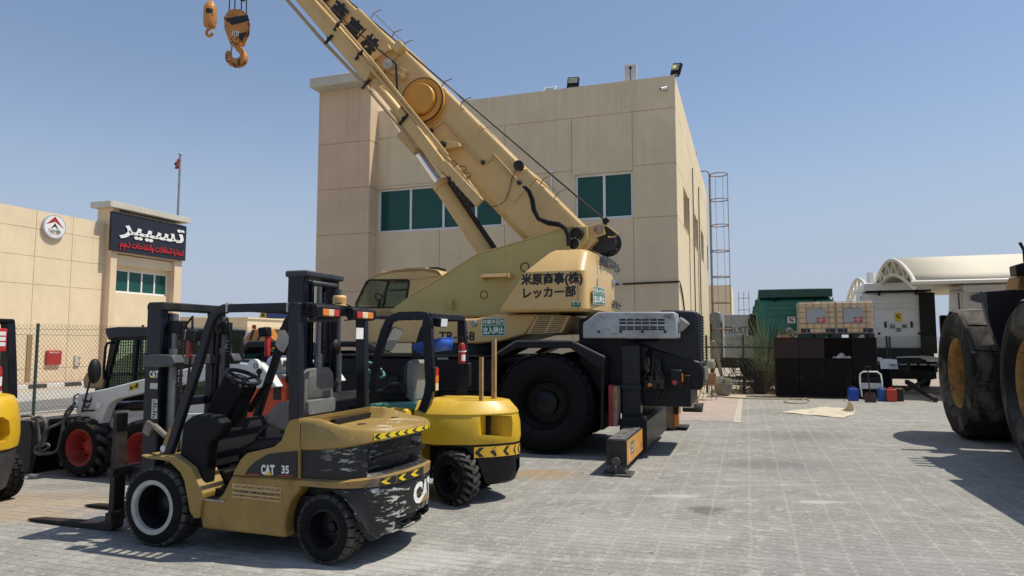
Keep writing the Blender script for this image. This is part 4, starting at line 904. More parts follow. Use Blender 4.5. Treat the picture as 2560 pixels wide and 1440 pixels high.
# small pipes along the boom side, step brackets, guide pins
m=M()
for d in (0,7):
    for pts in (((1078,326),(1106,300+d*.6),(1113-d*.2,303+d),(1199-d,400+d),(1205,405+d)),((1213,410),(1232,387+d),(1238-d*.2,388+d),(1292-d,447+d),(1300,455+d))):
        m.tube([CR.Y(u,v,ybm+.03) for u,v in pts],.011,6)
m.each('boom_pipe',MT['crane_paint'],bo)
m=M(); 
for u,v in ((1078,326),(1207,405),(1298,456)): m.sphere(CR.Y(u,v,ybm+.05),.045,1,1,1,8,5)
m.each('pipe_clamp',MT['dark_steel'],bo)
m=M(); a,b=CR.Y(1107,352,ybm+.1),CR.Y(1150,358,ybm+.1); m.prism([(a.x,a.z),(b.x,b.z),(b.x-.02,b.z-.07),(a.x+.05,a.z-.18)],ybm,ybm+.16); m.build('step_plate',MT['crane_paint'],bo,bev=.008)
m=M(); q=CR.Y(1108,360,ybm+.18); m.sphere(q,.06,1,1,1.2,8,6); m.build('step_hook',MT['dark_steel'],bo)
m=M(); q=CR.Y(1297,414,ybm+.08); m.lathe([(0,-.05),(.09,-.05),(.09,.04),(.05,.05),(0,.05)],q,(0,1,0),22); o=m.build('sensor_reel',MT['rust_steel'],bo)
m=M(); m.tube([CR.Y(*p,ybm+.06) for p in ((1290,424),(1280,445),(1275,470),(1268,490),(1262,502))]+[CR.Y(*p,ybm+.3) for p in ((1245,515),(1225,517),(1200,510))],.008,5); m.build('sensor_wire',MT['dark_steel'],o)
m=M()
for u,v in ((929,40),(986,82),(1010,112),(1108,210),(1160,252),(1345,465),(1390,490)):
    s,h=bpt(u,v); m.tube([bw(s,-.02,-1.0),bw(s+.03,.10,-1.0),bw(s-.02,.24,-1.05)],.011,5)
for u0,v0,u1,v1 in ((930,42,1010,113),(1108,212,1160,253),(1345,467,1392,492)): m.tube([bw(bpt(u0,v0)[0],.09,-1.0),bw(bpt(u1,v1)[0],.09,-1.0)],.008,5)
m.each('rope_guide',MT['rust_light'],bo)
# winch at the boom foot, ropes
wc=CR.Y(1505,598,-1.15); m=M(); m.lathe([(0,-.0),(.24,0),(.24,.04),(.17,.05),(.17,.55),(.24,.56),(.24,.6),(0,.6)],(wc.x,-1.75,wc.z),(0,1,0),28); wi=m.build('winch',MT['dark_steel'],cr)
m=M(); m.prism([cY(u,v,-1.0) for u,v in ((1468,566),(1506,555),(1513,585),(1470,602))],-1.06,-1.0); m.prism([cY(u,v,-1.0) for u,v in ((1468,566),(1506,555),(1513,585),(1470,602))],-1.86,-1.8); m.each('winch_bracket',MT['crane_paint'],wi,bev=.008)
m=M(); q=CR.Y(1495,574,-.98); m.lathe([(0,-.0),(.075,0),(.07,.06),(0,.07)],(q.x,-1.0,q.z),(0,1,0),20); m.build('winch_motor',MT['rust_light'],wi)
m=M(); m.tube([CR.Y(*p,-.95) for p in ((1507,562),(1520,566),(1546,586),(1535,592),(1520,593))],.012,6); m.build('winch_guard',MT['crane_paint'],wi)
m=M(); m.bar(CR.Y(1511,548,-1.0),CR.Y(1519,556,-1.0),.1,.1); q=CR.Y(1537,634,-.9); m.bar(q,q+Vector((.0,0,.09)),.1,.09); m.each('work_lamp',MT['black_plastic'],wi,bev=.01)
m=M(); 
for k,(p0,p1) in enumerate((((1528,600),(1525,640)),((1521,600),(1520,632)))): m.tube([CR.Y(*p0,-1.2),CR.Y(*p1,-1.2)],.016,6)
m.each('winch_hose',MT['black_plastic'],wi)
m=M(); 
for dy in (-1.15,-1.35): m.tube([wc+Vector((-.05,dy-wc.y,.22)),CR.Y(1510,549,-1.2)+Vector((0,dy+1.2,0)),bw(s_head+.1,hlow+.62,dy)],.017,6)
m.each('hoist_rope',MT['black_plastic'],cr)
# hydraulic hoses drooping from the boom to the support plate
for k,d in enumerate((0,6)):
    m=M(); pts=[(1308+d,465),(1320+d,478),(1328+d,500),(1332+d,525),(1345+d*.6,548-d*.3),(1370,560-d),(1398,564-d),(1412+d*.4,572-d*.4),(1419+d*.6,590),(1420+d*.6,615)]
    m.tube([CR.Y(u,v,-.84+.11) for u,v in pts],.026,8); m.build('hydraulic_hose',MT['black_plastic'],bo)
m=M(); 
for u in (1417,1423): m.bar(CR.Y(u,600,-.75),CR.Y(u-2,622,-.75),.03,.03)
m.each('hose_fitting',MT['crane_olive'],bo)
# engine end -----------------------------------------------------------------------------
ye=-.12
m=M(); m.prism([cY(u,v,ye) for u,v in ((1456.7,846),(1456.7,808),(1495,780),(1686,779.5),(1691,800),(1692.5,846))],-.75,ye); sc=m.build('muffler_cover',mat('galvanised',(.40,.41,.42),.5,.35,var=.25,scale=3,chip=(.22,.21,.2),cstretch=(1,1,3),cscale=3,cth=.6,stain=(.27,.18,.11),sth=.66),cr,bev=.02)
m=M(); 
A_,B_,C_=[CR.Y(*q,ye+.003) for q in ((1547,797),(1663,797),(1547,825))]
for rr in ((.0,.18),(.28,.46),(.66,.8),(.84,1.0)):
    for k in range(6): f=lambda a,b:A_+(B_-A_)*a+(C_-A_)*b; a0=k/6+.012;a1=(k+1)/6-.012; m.quad(f(a0,rr[0]),f(a1,rr[0]),f(a1,rr[1]),f(a0,rr[1]))
m.build('cover_slots',MT['black_mark'],sc,smooth=False)
m=M()
for u in (1497,1552,1606,1663): q=CR.Y(u,829,ye); m.cyl((q.x,ye,q.z),(q.x,ye+.012,q.z),.022,10)
m.each('cover_bolt',MT['black_mark'],sc)
m=M(); q=CR.Y(1690,818,-.4); m.tube([(q.x+.1,-.4,q.z-.05),(q.x-.06,-.4,q.z-.0),(q.x-.14,-.38,q.z+.1)],[.075,.085,.09],14); m.build('exhaust_pipe',MT['steel'],sc)
yh=-.72
m=M(); hp=[cY(u,v,yh) for u,v in ((1640,846),(1648,775),(1736,776),(1745,783),(1747,903),(1745,915),(1560,880),(1560,846))]; m.prism(hp,-2.1,yh); hd=m.build('engine_hood',MT['navy_metal'],cr,bev=.05,seg=3)
xh=cY(1746,850,yh)[0]; m=M()
for k in range(16): z=hp[4][1]+(hp[3][1]-hp[4][1])*(k+.5)/16; m.box(xh-.02,xh-.004,-2.0,-.82,z-.012,z+.012)
m.build('radiator_grille',MT['black_plastic'],hd)
m=M(); bp=[cY(u,v,yh+.02) for u,v in ((1625,868),(1745,903),(1752,908),(1757,925),(1758,962),(1752,976),(1693,972),(1620,972))]; m.prism(bp,-2.15,yh+.02); bp_=m.build('rear_bumper',MT['black_metal'],cr,bev=.03)
m=M(); xq=cY(1757,935,yh)[0]; m.box(xq-.02,xq+.05,-1.9,-.9,cY(1757,955,yh)[1],cY(1757,920,yh)[1]); m.build('bumper_light',MT['grey_plastic'],bp_)
m=M(); m.prism([cY(u,v,-.3) for u,v in ((1440,800),(1480,783),(1560,846),(1620,870),(1560,960),(1530,1000),(1440,960))],-2.3,-.5); m.build('rear_frame',MT['black_metal'],cr,bev=.02)
m=M(); q0,q1=CR.Y(1675,968,-.35),CR.Y(1703,925,-.35); m.box(q0.x,q1.x,-.62,-.35,q0.z,q1.z); tl_=m.build('tail_lamp',MT['black_metal'],cr,bev=.02)
m=M(); q=CR.Y(1687,956,-.35); m.cyl((q.x,-.35,q.z),(q.x,-.338,q.z),.036,16); m.build('reflector',MT['red_lens'],tl_)
m=M(); m.box(q1.x-.008,q1.x-.001,-.56,-.41,q0.z+.08,q1.z-.06); m.build('lamp_lens',MT['orange_lens'],tl_)
# rear outrigger: jack post, collar, housing, beam run out towards the camera, float
yo=-.35
a,b=CR.Y(1554,1030,yo),CR.Y(1599,862,yo); m=M(); m.box(a.x,b.x,yo-.25,yo,a.z-.1,b.z); og=m.build('outrigger_post',MT['navy_metal'],cr,bev=.015)
c,d=CR.Y(1546,975,yo+.04),CR.Y(1602,961,yo+.04); m=M(); m.box(c.x,d.x,yo-.28,yo+.04,c.z,d.z); m.build('post_collar',MT['navy_metal'],og,bev=.012)
ft=CR.Z(1541,1190); xc=ft.x; yf=ft.y
bl,br_=CR.Y(1518,1160,yf+.0).x,CR.Y(1562,1165,yf).x
zt0=CR.Y(1540,1101,yf).z; zb0=.13
hy=CR.Y(1543,1050,.2); 
m=M(); hx0,hx1=xc+.21,xc-.21
m.prism([(hx0,zt0+.10),(hx0-.05,zt0+.16),(hx1+.05,zt0+.16),(hx1,zt0+.10),(hx1,.16),(hx1+.03,.10),(hx0,.10)],-2.75,-.10); hs=m.build('outrigger_housing',MT['black_metal'],cr,bev=.015)
m=M(); bx0,bx1=xc+.135,xc-.135; m.box(bx0,bx1,-1.2,yf-.02,zb0,zt0); bm=m.build('outrigger_beam',MT['dark_steel'],hs,bev=.006)
m=M(); m.box(bx1-.006,bx1-.001,-.1,yf-.03,zb0+.01,zt0-.01); ob_=m.build('beam_side',mat('beam_orange',(.62,.28,.05),.5,var=.2,chip=(.25,.14,.07),cscale=5,cth=.62),bm)
m=M(); m.box(bx1-.010,bx1-.006,yf-.62,yf-.32,zt0-.22,zt0-.06); m.build('beam_sign',MT['green_sign'],ob_); m=M(); m.text('立入',(bx1-.0115,yf-.34,zt0-.2),(0,-.26,0),(0,0,.12),.02,.001); m.build('beam_writing',MT['white_mark'],ob_,smooth=False); m=M(); m.box(bx1-.010,bx1-.006,yf-.24,yf-.21,zb0+.05,zb0+.2); m.build('beam_line',MT['white_mark'],ob_,smooth=False)
m=M(); m.box(bx0-.02,bx1+.02,-.4,yf-.05,zt0,zt0+.012); m.build('beam_top',mat('worn_top',(.13,.125,.115),.7,.1,var=.35,scale=8),bm)
m=M(); 
for k in range(2): m.cyl((xc,yf-.25-k*.4,zt0+.012),(xc,yf-.25-k*.4,zt0+.016),.022,10)
m.each('beam_hole',MT['black_mark'],bm)
m=M(); m.box(xc-.2,xc+.2,yf-.28,yf+.06,.0,.03); m.prism([(xc-.15,.03),(xc+.15,.03),(xc+.075,.12),(xc+.07,.24),(xc-.07,.24),(xc-.075,.12)],yf-.2,yf-.02); m.bar((xc,yf-.02,.03),(xc,yf+.03,.15),.02,.1); m.cyl((xc,yf-.25,.19),(xc,yf+.03,.19),.06,18); m.build('float',mat('float_grey',(.09,.088,.083),.6,.3,var=.3,scale=7),hs,bev=.008)
# valve block, hoses, red plank, far outrigger
m=M(); random.seed(5)
for k in range(9):
    u=1612+random.random()*40; v=890+random.random()*20; m.tube([CR.Y(u,v,-.5),CR.Y(u+random.uniform(-6,6),v+30,-.45),CR.Y(u+random.uniform(-14,14),v+60,-.5),CR.Y(u+random.uniform(-8,8),v+95,-.55)],.016,6)
for k in range(5): q=CR.Y(1618+k*9,960-k%2*12,-.5); m.box(q.x-.04,q.x+.03,-.6,-.45,q.z-.07,q.z+.06)
m.build('valve_block',MT['dark_steel'],cr,bev=.006)
m=M(); q=CR.Y(1625,962,-.42); m.cyl((q.x,-.5,q.z),(q.x,-.4,q.z),.03,12); m.build('side_marker',MT['orange_lens'],cr)
a,b=CR.Y(1522,1066,-.05),CR.Y(1532,963,-.05); m=M(); m.box(a.x,b.x,-.4,-.05,a.z,b.z); m.build('red_board',mat('red_board',(.28,.022,.03),.5,var=.3,chip=(.3,.22,.2),cscale=6,cth=.64),cr,bev=.006)
m=M(); m.box(b.x+.0,b.x-.06,-.38,-.06,a.z,b.z-.02); m.build('wood_pad',MT['weathered_wood'],cr)
fo=CR.Z(1690,1072); m=M(); m.box(fo.x-.25,fo.x+.25,fo.y-.25,fo.y+.25,.03,.07); m.cyl((fo.x,fo.y,.07),(fo.x,fo.y,1.0),.07,14); m.build('rear_float',MT['black_metal'],cr,bev=.01)
yw=fo.y+.28
m=M(); m.prism([cY(u,v,yw) for u,v in ((1650,986),(1659,985),(1685,1001),(1690,1010),(1688,1075),(1662,1068),(1660,1015),(1651,1008))],yw-.06,yw); m.build('wooden_board',MT['weathered_wood'],cr,bev=.004)
m=M(); a,b=CR.Y(1692,1066,yw+.03),CR.Y(1690,1000,yw+.03); m.bar(a,b,.05,.09); m.build('orange_post',MT['orange_lens'],cr,bev=.01)
m=M(); a,b=CR.Y(1690,1036,yw+.06),CR.Y(1690,996,yw+.06); m.bar(a,b,.06,.10); m.build('post_sleeve',MT['black_plastic'],cr,bev=.015)
# ---------------------------------------------------------------- hooks hanging from the boom
def hook_curve(c,r,t0=100,t1=-170,lead=.0):
    return [c+Vector((r*math.cos(R(a)),0,r*math.sin(R(a)))) for a in [t0+(t1-t0)*k/16 for k in range(17)]]
zc=bw(s_head,hlow,0).z
HB=Fr(*CR.world(CR.Y(592,100,-1.4).x,-1.4,0)[:2],ANG-32)
hp_=HB; hY=lambda u,v:HB.Y(u,v,0)
top,bot=hY(592,28),hY(592,166); z0=top.z; pxm=(top.z-bot.z)/138
h=thing('hook_block','large orange and black crane hook block hanging on four ropes','hook block',HB,'crane hooks hanging from the boom'); 
w=.5*62*pxm; 
pts=[(.0,0),( -.30*1,-.05),(-.50,-.24),(-.46,-.52),(-.28,-.82),(-.20,-.84),(.20,-.84),(.28,-.82),(.46,-.52),(.50,-.24),(.30,-.05)]
sc_=64*pxm
m=M()
for y0 in (-.5*sc_*.42,.5*sc_*.42-.04): m.prism([(x*sc_*.9,z0+z*sc_*1.55) for x,z in pts],y0,y0+.04)
hb_=m.build('side_plate',MT['hook_orange'],h,bev=.008)
m=M()
for y0 in (-.11,-.035,.04): m.lathe([(0,0),(.40*sc_,0),(.43*sc_,.0),(.40*sc_,.03),(.43*sc_,.06),(0,.06)],(0,y0,z0-.42*sc_),(0,1,0),24)
m.each('sheave',MT['black_metal'],h)
m=M(); yq=.5*sc_*.42+.003; m.prism([(-.40*sc_,z0-.2*sc_),(-.45*sc_,z0-.42*sc_),(.16*sc_,z0-.66*sc_),(.40*sc_,z0-.42*sc_)],yq,yq+.004); m.prism([(-.40*sc_,z0-.85*sc_),(.0,z0-1.0*sc_),(.2*sc_,z0-1.2*sc_),(-.24*sc_,z0-1.22*sc_)],yq,yq+.004); m.each('black_stripe',MT['black_mark'],hb_)
m=M(); m.box(-.1*sc_,.14*sc_,yq+.005,yq+.008,z0-1.06*sc_,z0-.88*sc_); o=m.build('capacity_plate',MT['white_mark'],hb_); m=M(); m.text('25t',(.12*sc_,yq+.009,z0-1.04*sc_),(-.2*sc_,0,0),(0,0,.14*sc_),.02,.001); m.build('capacity_writing',MT['black_mark'],o,smooth=False)
m=M(); m.cyl((0,-.2*sc_*1.2,z0-1.22*sc_),(0,.2*sc_*1.3,z0-1.22*sc_),.13*sc_,18); m.build('hook_axle',MT['hook_orange'],h)
hz0=z0-1.25*sc_; rr=(hz0-bot.z-.14*sc_)*.36
c=Vector((0,0,bot.z+rr+.12*sc_)); pth=[Vector((.02,0,hz0)),Vector((-.0,0,hz0-.1*sc_))]+[c+Vector((-rr*math.sin(R(a)),0,rr*math.cos(R(a)))) for a in range(20,311,14)]
n=len(pth); m=M(); m.tube(pth,[.12*sc_]*2+[(.10+.08*math.sin(math.pi*min(1,k/(n-3))))*sc_ for k in range(n-2)],14); m.build('hook',MT['hook_orange'],h)
m=M(); m.tube([Vector((.07,.09,z0-1.3*sc_)),Vector((.10,.09,hz0-.5*sc_))],.02,6); m.build('hook_latch',MT['rust_light'],h)
m=M()
for u,y0 in ((573,.09),(587,.09),(604,-.09),(617,-.09)):
    q=HB.Y(u,10,y0); m.tube([(q.x,y0,z0-.3*sc_),(q.x*.8,y0,zc)],.013,6)
m.each('rope',MT['black_plastic'],h)
m=M(); q=HB.Y(606,-2,0); m.box(q.x-.05,q.x+.05,-.05,.05,q.z-.03,q.z+.25); m.build('rope_socket',MT['black_metal'],h,bev=.01)
HW=Fr(*CR.world(CR.Y(525,50,-1.7).x,-1.7,0)[:2],ANG); top,bot=HW.Y(525,5,0),HW.Y(525,92,0); px=(top.z-bot.z)/87
h=thing('hook_weight','slim orange cylindrical hook weight on a single rope left of the hook block','hook weight',HW,'crane hooks hanging from the boom')
m=M(); r=15*px; m.lathe([(0,0),(r*.45,0),(r*.62,-3*px),(r*.98,-14*px),(r,-22*px),(r,-56*px),(r*.85,-62*px),(0,-63*px)],(0,0,top.z),(0,0,1),28); m.build('weight',MT['hook_orange'],h)
m=M(); m.lathe([(r*1.005,-23*px),(r*1.005,-35*px)],(0,0,top.z),(0,0,1),10,50,110); m.build('black_window',MT['black_mark'],h)
c=Vector((0,0,bot.z+11*px)); m=M(); m.tube([Vector((-.02,0,top.z-62*px)),Vector((-.02,0,top.z-66*px))]+[c+Vector((9*px*math.sin(R(a)),0,9*px*math.cos(R(a)))) for a in range(10,291,20)],[3.2*px]*2+[3.6*px]*13+[2.2*px,1.6*px],10); m.build('hook',MT['hook_orange'],h)
m=M(); m.tube([(0,0,top.z),(0,0,zc+.4)],.012,6); m.build('rope',MT['black_plastic'],h)
# ================================================================ FORKLIFTS AND LOADERS
def worn(name,col,chipc,xm,th=.60,stretch=(1,1,7),sc=5,rough=.5,x2=-2.1,stain=None):
    """paint scraped along the height given by object space, more so past x = xm"""
    t=NT(name); v=t.coord(); n=t.noise(v,3,5,.6); c=t.mix(t.ramp(n,.3,.7),[q*.8 for q in col],[min(1,q*1.2) for q in col])
    if stain: c=t.mix(t.math('MULTIPLY',t.ramp(t.noise(v,4,6,.7),.5,.66),.8),c,stain)
    s=t.n('SeparateXYZ'); t.l(v,s.inputs[0]); mk_=t.math('MULTIPLY',t.ramp(s.outputs[0],xm+.12,xm-.12),t.math('MULTIPLY_ADD',t.ramp(s.outputs[0],x2-.06,x2+.06),.85,.15))
    k=t.noise(t.coord('Object',stretch),sc,7,.72,.15); k2=t.noise(v,2.3,3,.5)
    th_=t.math('ADD',th,t.math('MULTIPLY',t.math('SUBTRACT',.55,k2),.5))
    kk=t.math('MULTIPLY',t.ramp(t.math('SUBTRACT',k,th_),0,.03),mk_)
    fine=t.ramp(t.noise(t.coord('Object',(3,3,18)),7,5,.7),.70,.73); kk=t.math('MAXIMUM',kk,t.math('MULTIPLY',fine,.45))
    c=t.mix(kk,c,chipc); t.l(c,t.b.inputs['Base Color']); t.l(t.math('MULTIPLY_ADD',kk,.3,rough),t.b.inputs['Roughness']); MT[name]=t.m
worn('mustard_worn',(.33,.215,.06),(.55,.50,.40),-1.72,.60,(1,1,4),6)
mk('mustard',(.30,.19,.045),.5,var=.14,scale=2.5,dust=.25,stain=(.20,.115,.035),sth=.54,sscale=3.2,chip=(.42,.22,.07),cstretch=(1,1,.35),cscale=14,cth=.655)
worn('black_scraped',(.0075,.0075,.0085),(.50,.48,.43),-1.72,.53,(1,1,4.5),8,x2=-2.3)
worn('trim_worn',(.30,.19,.06),(.16,.12,.085),-1.6,.44,(1,1,2),7)
mk('komatsu_yellow',(.62,.385,.012),.42,var=.1,scale=3,dust=.14,coat=.08,stain=(.38,.21,.02),sth=.56,sscale=4)
mk('bright_yellow',(.70,.43,.02),.38,var=.05,scale=2,dust=.04,coat=.1)
mk('teal',(.06,.26,.22),.5,var=.2,dust=.3)
mk('bobcat_white',(.66,.67,.67),.4,var=.06,scale=3,stain=(.42,.40,.37),sth=.68)
mk('bobcat_orange',(.72,.085,.03),.42,var=.08,scale=3)
mk('wheel_red',(.36,.035,.03),.6,var=.2,scale=6,dust=.2,stain=(.22,.1,.08),sth=.6)
mk('loader_tan',(.42,.22,.05),.65,.1,var=.3,scale=6,stain=(.10,.05,.025),sth=.50,sscale=6)
def cut(o,cm):
    """take the volume of builder cm out of o"""
    c=cm.build('opening',o.data.materials[0],o.parent,smooth=False)
    md=o.modifiers.new('cut','BOOLEAN'); md.operation='DIFFERENCE'; md.object=c; md.solver='EXACT'
    bpy.context.view_layer.update(); dg=bpy.context.evaluated_depsgraph_get(); me=bpy.data.meshes.new_from_object(o.evaluated_get(dg))
    o.modifiers.clear(); o.data=me; me.set_sharp_from_angle(angle=R(30)); bpy.data.objects.remove(c); return o
mk('cowl_black',(.006,.0065,.008),.65,var=.25,scale=6,bump=.15,bscale=150,spec=.22,dust=.02)
mk('ring_white',(.42,.41,.38),.7,var=.2,scale=6,stain=(.16,.15,.14),sth=.6,sscale=7)
# ---------------------------------------------------------------- the worn mustard forklift in front
FK=Fr(-3.081,6.08,ANG); fk=thing('forklift','worn mustard and black forklift in front with scraped counterweight and lowered forks','forklift',FK)
fY=lambda u,v,y=-.03:(lambda q:(q.x,q.z))(FK.Y(u,v,y))
YC=-.62
wheel(fk,(.02,0,.338),.345,.25,.19,(0,1,0),'block',26,dish=.55,hub=.42,lug_h=.022,ring=(.227,.193,'ring_white'),trd='tread_rubber',bulge=.018,bolts=0)
wheel(fk,(.02,-1.24,.338),.345,.25,.205,(0,-1,0),'block',26,dish=.55,hub=.42,lug_h=.022,bulge=.018,bolts=0)
s6=math.sin(R(6.5));c6=math.cos(R(6.5))
wheel(fk,(-1.652,-.055,.270),.275,.19,.155,(s6,c6,0),'block',22,dish=.5,hub=.3,lug_h=.02,trd='tread_rubber',bulge=.014,bolts=0)
wheel(fk,(-1.652,-1.19,.270),.275,.19,.155,(-s6,-c6,0),'block',22,dish=.5,hub=.3,lug_h=.02,bulge=.014,bolts=0)
low=[fY(*q) for q in ((492.8,1248),(505.6,1321.7),(714.7,1345),(710,1318),(714.7,1286),(726,1254),(748.3,1222.7),(749.9,1199),(579,1189),(558,1232),(545.5,1246.7))]
worn('mustard_body',(.30,.19,.045),(.36,.17,.055),.4,.60,(1,1,5),5,stain=(.21,.12,.033))
m=M(); m.prism(low,-1.21,-.03); bd_=m.build('body',MT['mustard_body'],fk,bev=.018)
up=[fY(*q) for q in ((581.5,1186.5),(601.4,1149.3),(617.3,1133.3),(684.4,1117.3),(703.6,1101.4),(716.4,1066.2),(724.3,1051.9),(749.2,1046),(749.2,1197.5),(582,1187.6))]
m=M(); m.prism(up,-1.21,-.03); hd=m.build('engine_cover',MT['mustard'],fk,bev=.02)
m=M(); bp=[fY(*q) for q in ((613.5,1184.5),(622,1170),(640,1152.5),(671.6,1134.5),(745,1126.5),(745,1196),(614,1187.5))]; m.prism(bp,-.031,-.026); bpn=m.build('side_decal',MT['black_mark'],hd)
def cat_mark(par,a,b,c,nm='lettering'):
    """white capitals with a yellow triangle over the middle one"""
    a,b,c=Vector(a),Vector(b),Vector(c); U=b-a;V=c-a;N=U.cross(V).normalized()
    m=M(); m.text('C',a,U*.33,V,.05,.002); m.text('A',a+U*.30,U*.40,V,.05,.002); m.text('T',a+U*.66,U*.34,V,.05,.002); o=m.build(nm,MT['white_mark'],par,smooth=False)
    m=M(); m.add([a+U*.25+N*.004-V*.04,a+U*.78+N*.004-V*.04,a+U*.52+N*.004+V*.36],[(0,1,2)]); m.build('mark_triangle',MT['safety_yellow'],o,smooth=False)
f3=lambda u,v,y:FK.Y(u,v,y)
cat_mark(bpn,f3(653,1186,-.0255),f3(687,1187.5,-.0255),f3(653,1161,-.0255))
m=M(); tpx(m,'35',FK,None,-.0255,.05,.002,quad=((704,1184),(723,1185),(704,1163))); m.build('number',MT['white_mark'],bpn,smooth=False)
m=M()
for a,b in (((621,1185.5),(651,1186.5)),((697,1188),(733,1189.5))): p,q=fY(*a),fY(*b); m.bar((p[0],-.0245,p[1]),(q[0],-.0245,q[1]),.002,.008)
m.each('red_underline',MT['red'],bpn)
m=M()
pr=[fY(*q) for q in ((695,1189),(702,1150),(707,1139),(736,1136),(741,1140),(741,1192))]
for a,b in zip(pr,pr[1:]+pr[:1]): m.bar((a[0],-.0255,a[1]),(b[0],-.0255,b[1]),.002,.006)
m.build('hatch_line',MT['dark_steel'],bpn)
mk('faded_label',(.50,.33,.14),.6,var=.08,scale=12)
m=M(); a,b,c=f3(580,1243,-.0275),f3(703,1256,-.0275),f3(580,1207,-.0275); m.add([a,b,b+(c-a),c],[(0,1,2,3)]); lab=m.build('label_plate',MT['faded_label'],bd_,smooth=False)
m=M(); U=b-a;V=c-a; N=Vector((0,.002,0))
m.text(arabic('تايتان اورجانيك للكيماويات الشرق الاوسط ش.م.'),a+U*.06+V*.66+N,U*.92,V*.27,.012,.001); m.text('TYTAN ORGANIC CHEMICALS (MIDDLE EAST) FZC',a+U*.01+V*.33+N,U*.98,V*.24,.035,.001); m.text('Tel: 06 5260433  Fax: 06 5260337, P.O.Box: 41605 Shj UAE',a+U*.01+V*.07+N,U*.98,V*.19,.02,.001); m.build('label_writing',MT['black_mark'],lab,smooth=False)
# front fender arch
fo_=[fY(*q,-.0) for q in ((352,1137),(368,1141),(437,1139),(478,1170),(507,1234),(498,1296))]; fi_=[fY(*q,-.0) for q in ((354,1142),(368,1146.5),(421,1153),(449,1180),(460,1203),(474,1280),(484,1296))]
for y0,y1 in ((0.0,-.28),(-.96,-1.24)):
    m=M(); m.prism(fo_+fi_[::-1],y1,y0); m.build('fender',MT['mustard'],fk,bev=.012)
m=M(); m.prism([fY(*q,-.1) for q in ((395,1139),(428,1139),(435,1110),(432,1075),(424,1062))],-.16,-.10); nb=m.build('mast_bracket',MT['mustard'],fk,bev=.01)
m=M(); q=FK.Y(408,1122,-.098); m.lathe([(.032,0),(.028,.006),(0,.006)],q,(0,1,0),18); m.build('round_reflector',MT['white_paint'],nb)
# floor, step and cowl
m=M(); q0,q1=fY(494,1246),fY(548,1249); m.box(q0[0]+.02,q1[0]-.06,-1.2,-.02,q0[1]-.01,q0[1]+.006); fl=m.build('floor_plate',MT['steel'],fk)
m=M()
for k in range(12): x=q1[0]+(q0[0]-q1[0])*(k+.5)/12; m.box(x-.005,x+.005,-.35,-.03,q0[1]+.006,q0[1]+.011)
m.build('step_tread',MT['dark_steel'],fl)
cw_=[fY(*q,-.06) for q in ((445,1155),(455,1058),(478,1040),(500,1035),(536,1040),(556,1058),(552,1085),(520,1110),(508,1236),(480,1178))]
m=M(); m.prism(cw_,-.20,-.06); cowl=m.build('cowl',MT['cowl_black'],fk,bev=.03,seg=3)
m=M(); m.prism([fY(*q,-.06) for q in ((445,1155),(455,1078),(478,1062),(492,1085),(498,1180),(480,1178))],-1.18,-.20); m.prism([fY(*q,-.06) for q in ((452,1100),(500,1150),(508,1236),(480,1178))],-1.18,-1.06); m.build('dash_panel',MT['cowl_black'],cowl,bev=.02)
m=M(); a,b=FK.Y(548,1062,-.6),FK.Y(604,950,-.6); m.bar(a,b,.26,.22,(0,1,0)); m.bar(FK.Y(560,1100,-.6),FK.Y(585,985,-.6),.30,.16,(0,1,0)); m.build('steering_column',MT['cowl_black'],cowl,bev=.03)
wc=FK.Y(607,942,-.58); e1=Vector((.80,0,.36)).normalized()*.155; e2=Vector((0,.16,0)); 
m=M(); m.tube([wc+e1*math.cos(a)+e2*math.sin(a) for a in [2*math.pi*k/30 for k in range(30)]],.019,8,closed=True)
for a in (.4,2.6,4.6): m.tube([wc-Vector((0,0,.03)),wc+e1*math.cos(a)+e2*math.sin(a)],.014,6)
n_=e1.cross(e2).normalized(); n_=n_ if n_.z>0 else -n_
m.cyl(wc-n_*.07,wc+n_*.0,.05,14); sw_=m.build('steering_wheel',MT['navy_metal'],fk)
m=M(); kp=FK.Y(648,931,-.62); m.cyl(kp-Vector((0,0,.05)),kp,.012,8); m.sphere(kp+Vector((0,0,.01)),.028); m.build('steering_knob',MT['black_plastic'],sw_)
m=M()
for k in range(3): m.tube([FK.Y(*p,-.72-.04*k) for p in ((616+k*6,1030),(634+k*6,1000),(652+k*4,972),(672,960))],.011,6); m.sphere(FK.Y(672,958,-.72-.04*k),.022)
m.build('control_lever',MT['black_plastic'],fk)
m=M(); m.box(FK.Y(640,1100,-.5).x+.1,FK.Y(560,1100,-.5).x,-1.0,-.3,.44,.62); m.bar(FK.Y(560,1180,-.5),FK.Y(545,1140,-.5),.15,.03,(0,1,0)); m.each('pedal',MT['black_plastic'],fl,bev=.02)
# seat
m=M(); st=[fY(*q,-.32) for q in ((612,1128),(617,1112),(640,1098),(690,1094),(703,1098),(703,1116),(660,1128))]; m.prism(st,-.95,-.30); se=m.build('seat',MT['black_plastic'],fk,bev=.04,seg=3)
m=M(); m.prism([fY(*q,-.30) for q in ((655,1064),(662,1030),(682,1008),(712,1006),(726,1020),(726,1072),(700,1080))],-.46,-.34); m.build('hip_restraint',MT['grey_plastic'],se,bev=.05,seg=3)
m=M(); rnd=random.Random(3)
m.grid(lambda u,v:FK.Y(600+70*u,1130-70*u+30*v*(1-u),-.28-.12*v)+Vector((0,.02*math.sin(9*u+4*v),.018*math.sin(7*u*v*3+11*u))),14,8); m.build('jacket',mat('jacket',(.03,.035,.055),.85,var=.3,scale=10),se)
xs_=-1.17
P=[FK.X(u,v,xs_) for u,v in ((760,1043),(833,1033),(760,925))]
yl_,yr_=FK.X(760,980,xs_).y,FK.X(835,980,xs_).y; zt_=FK.X(795,919,xs_).z; zb_=FK.X(795,1041,xs_).z
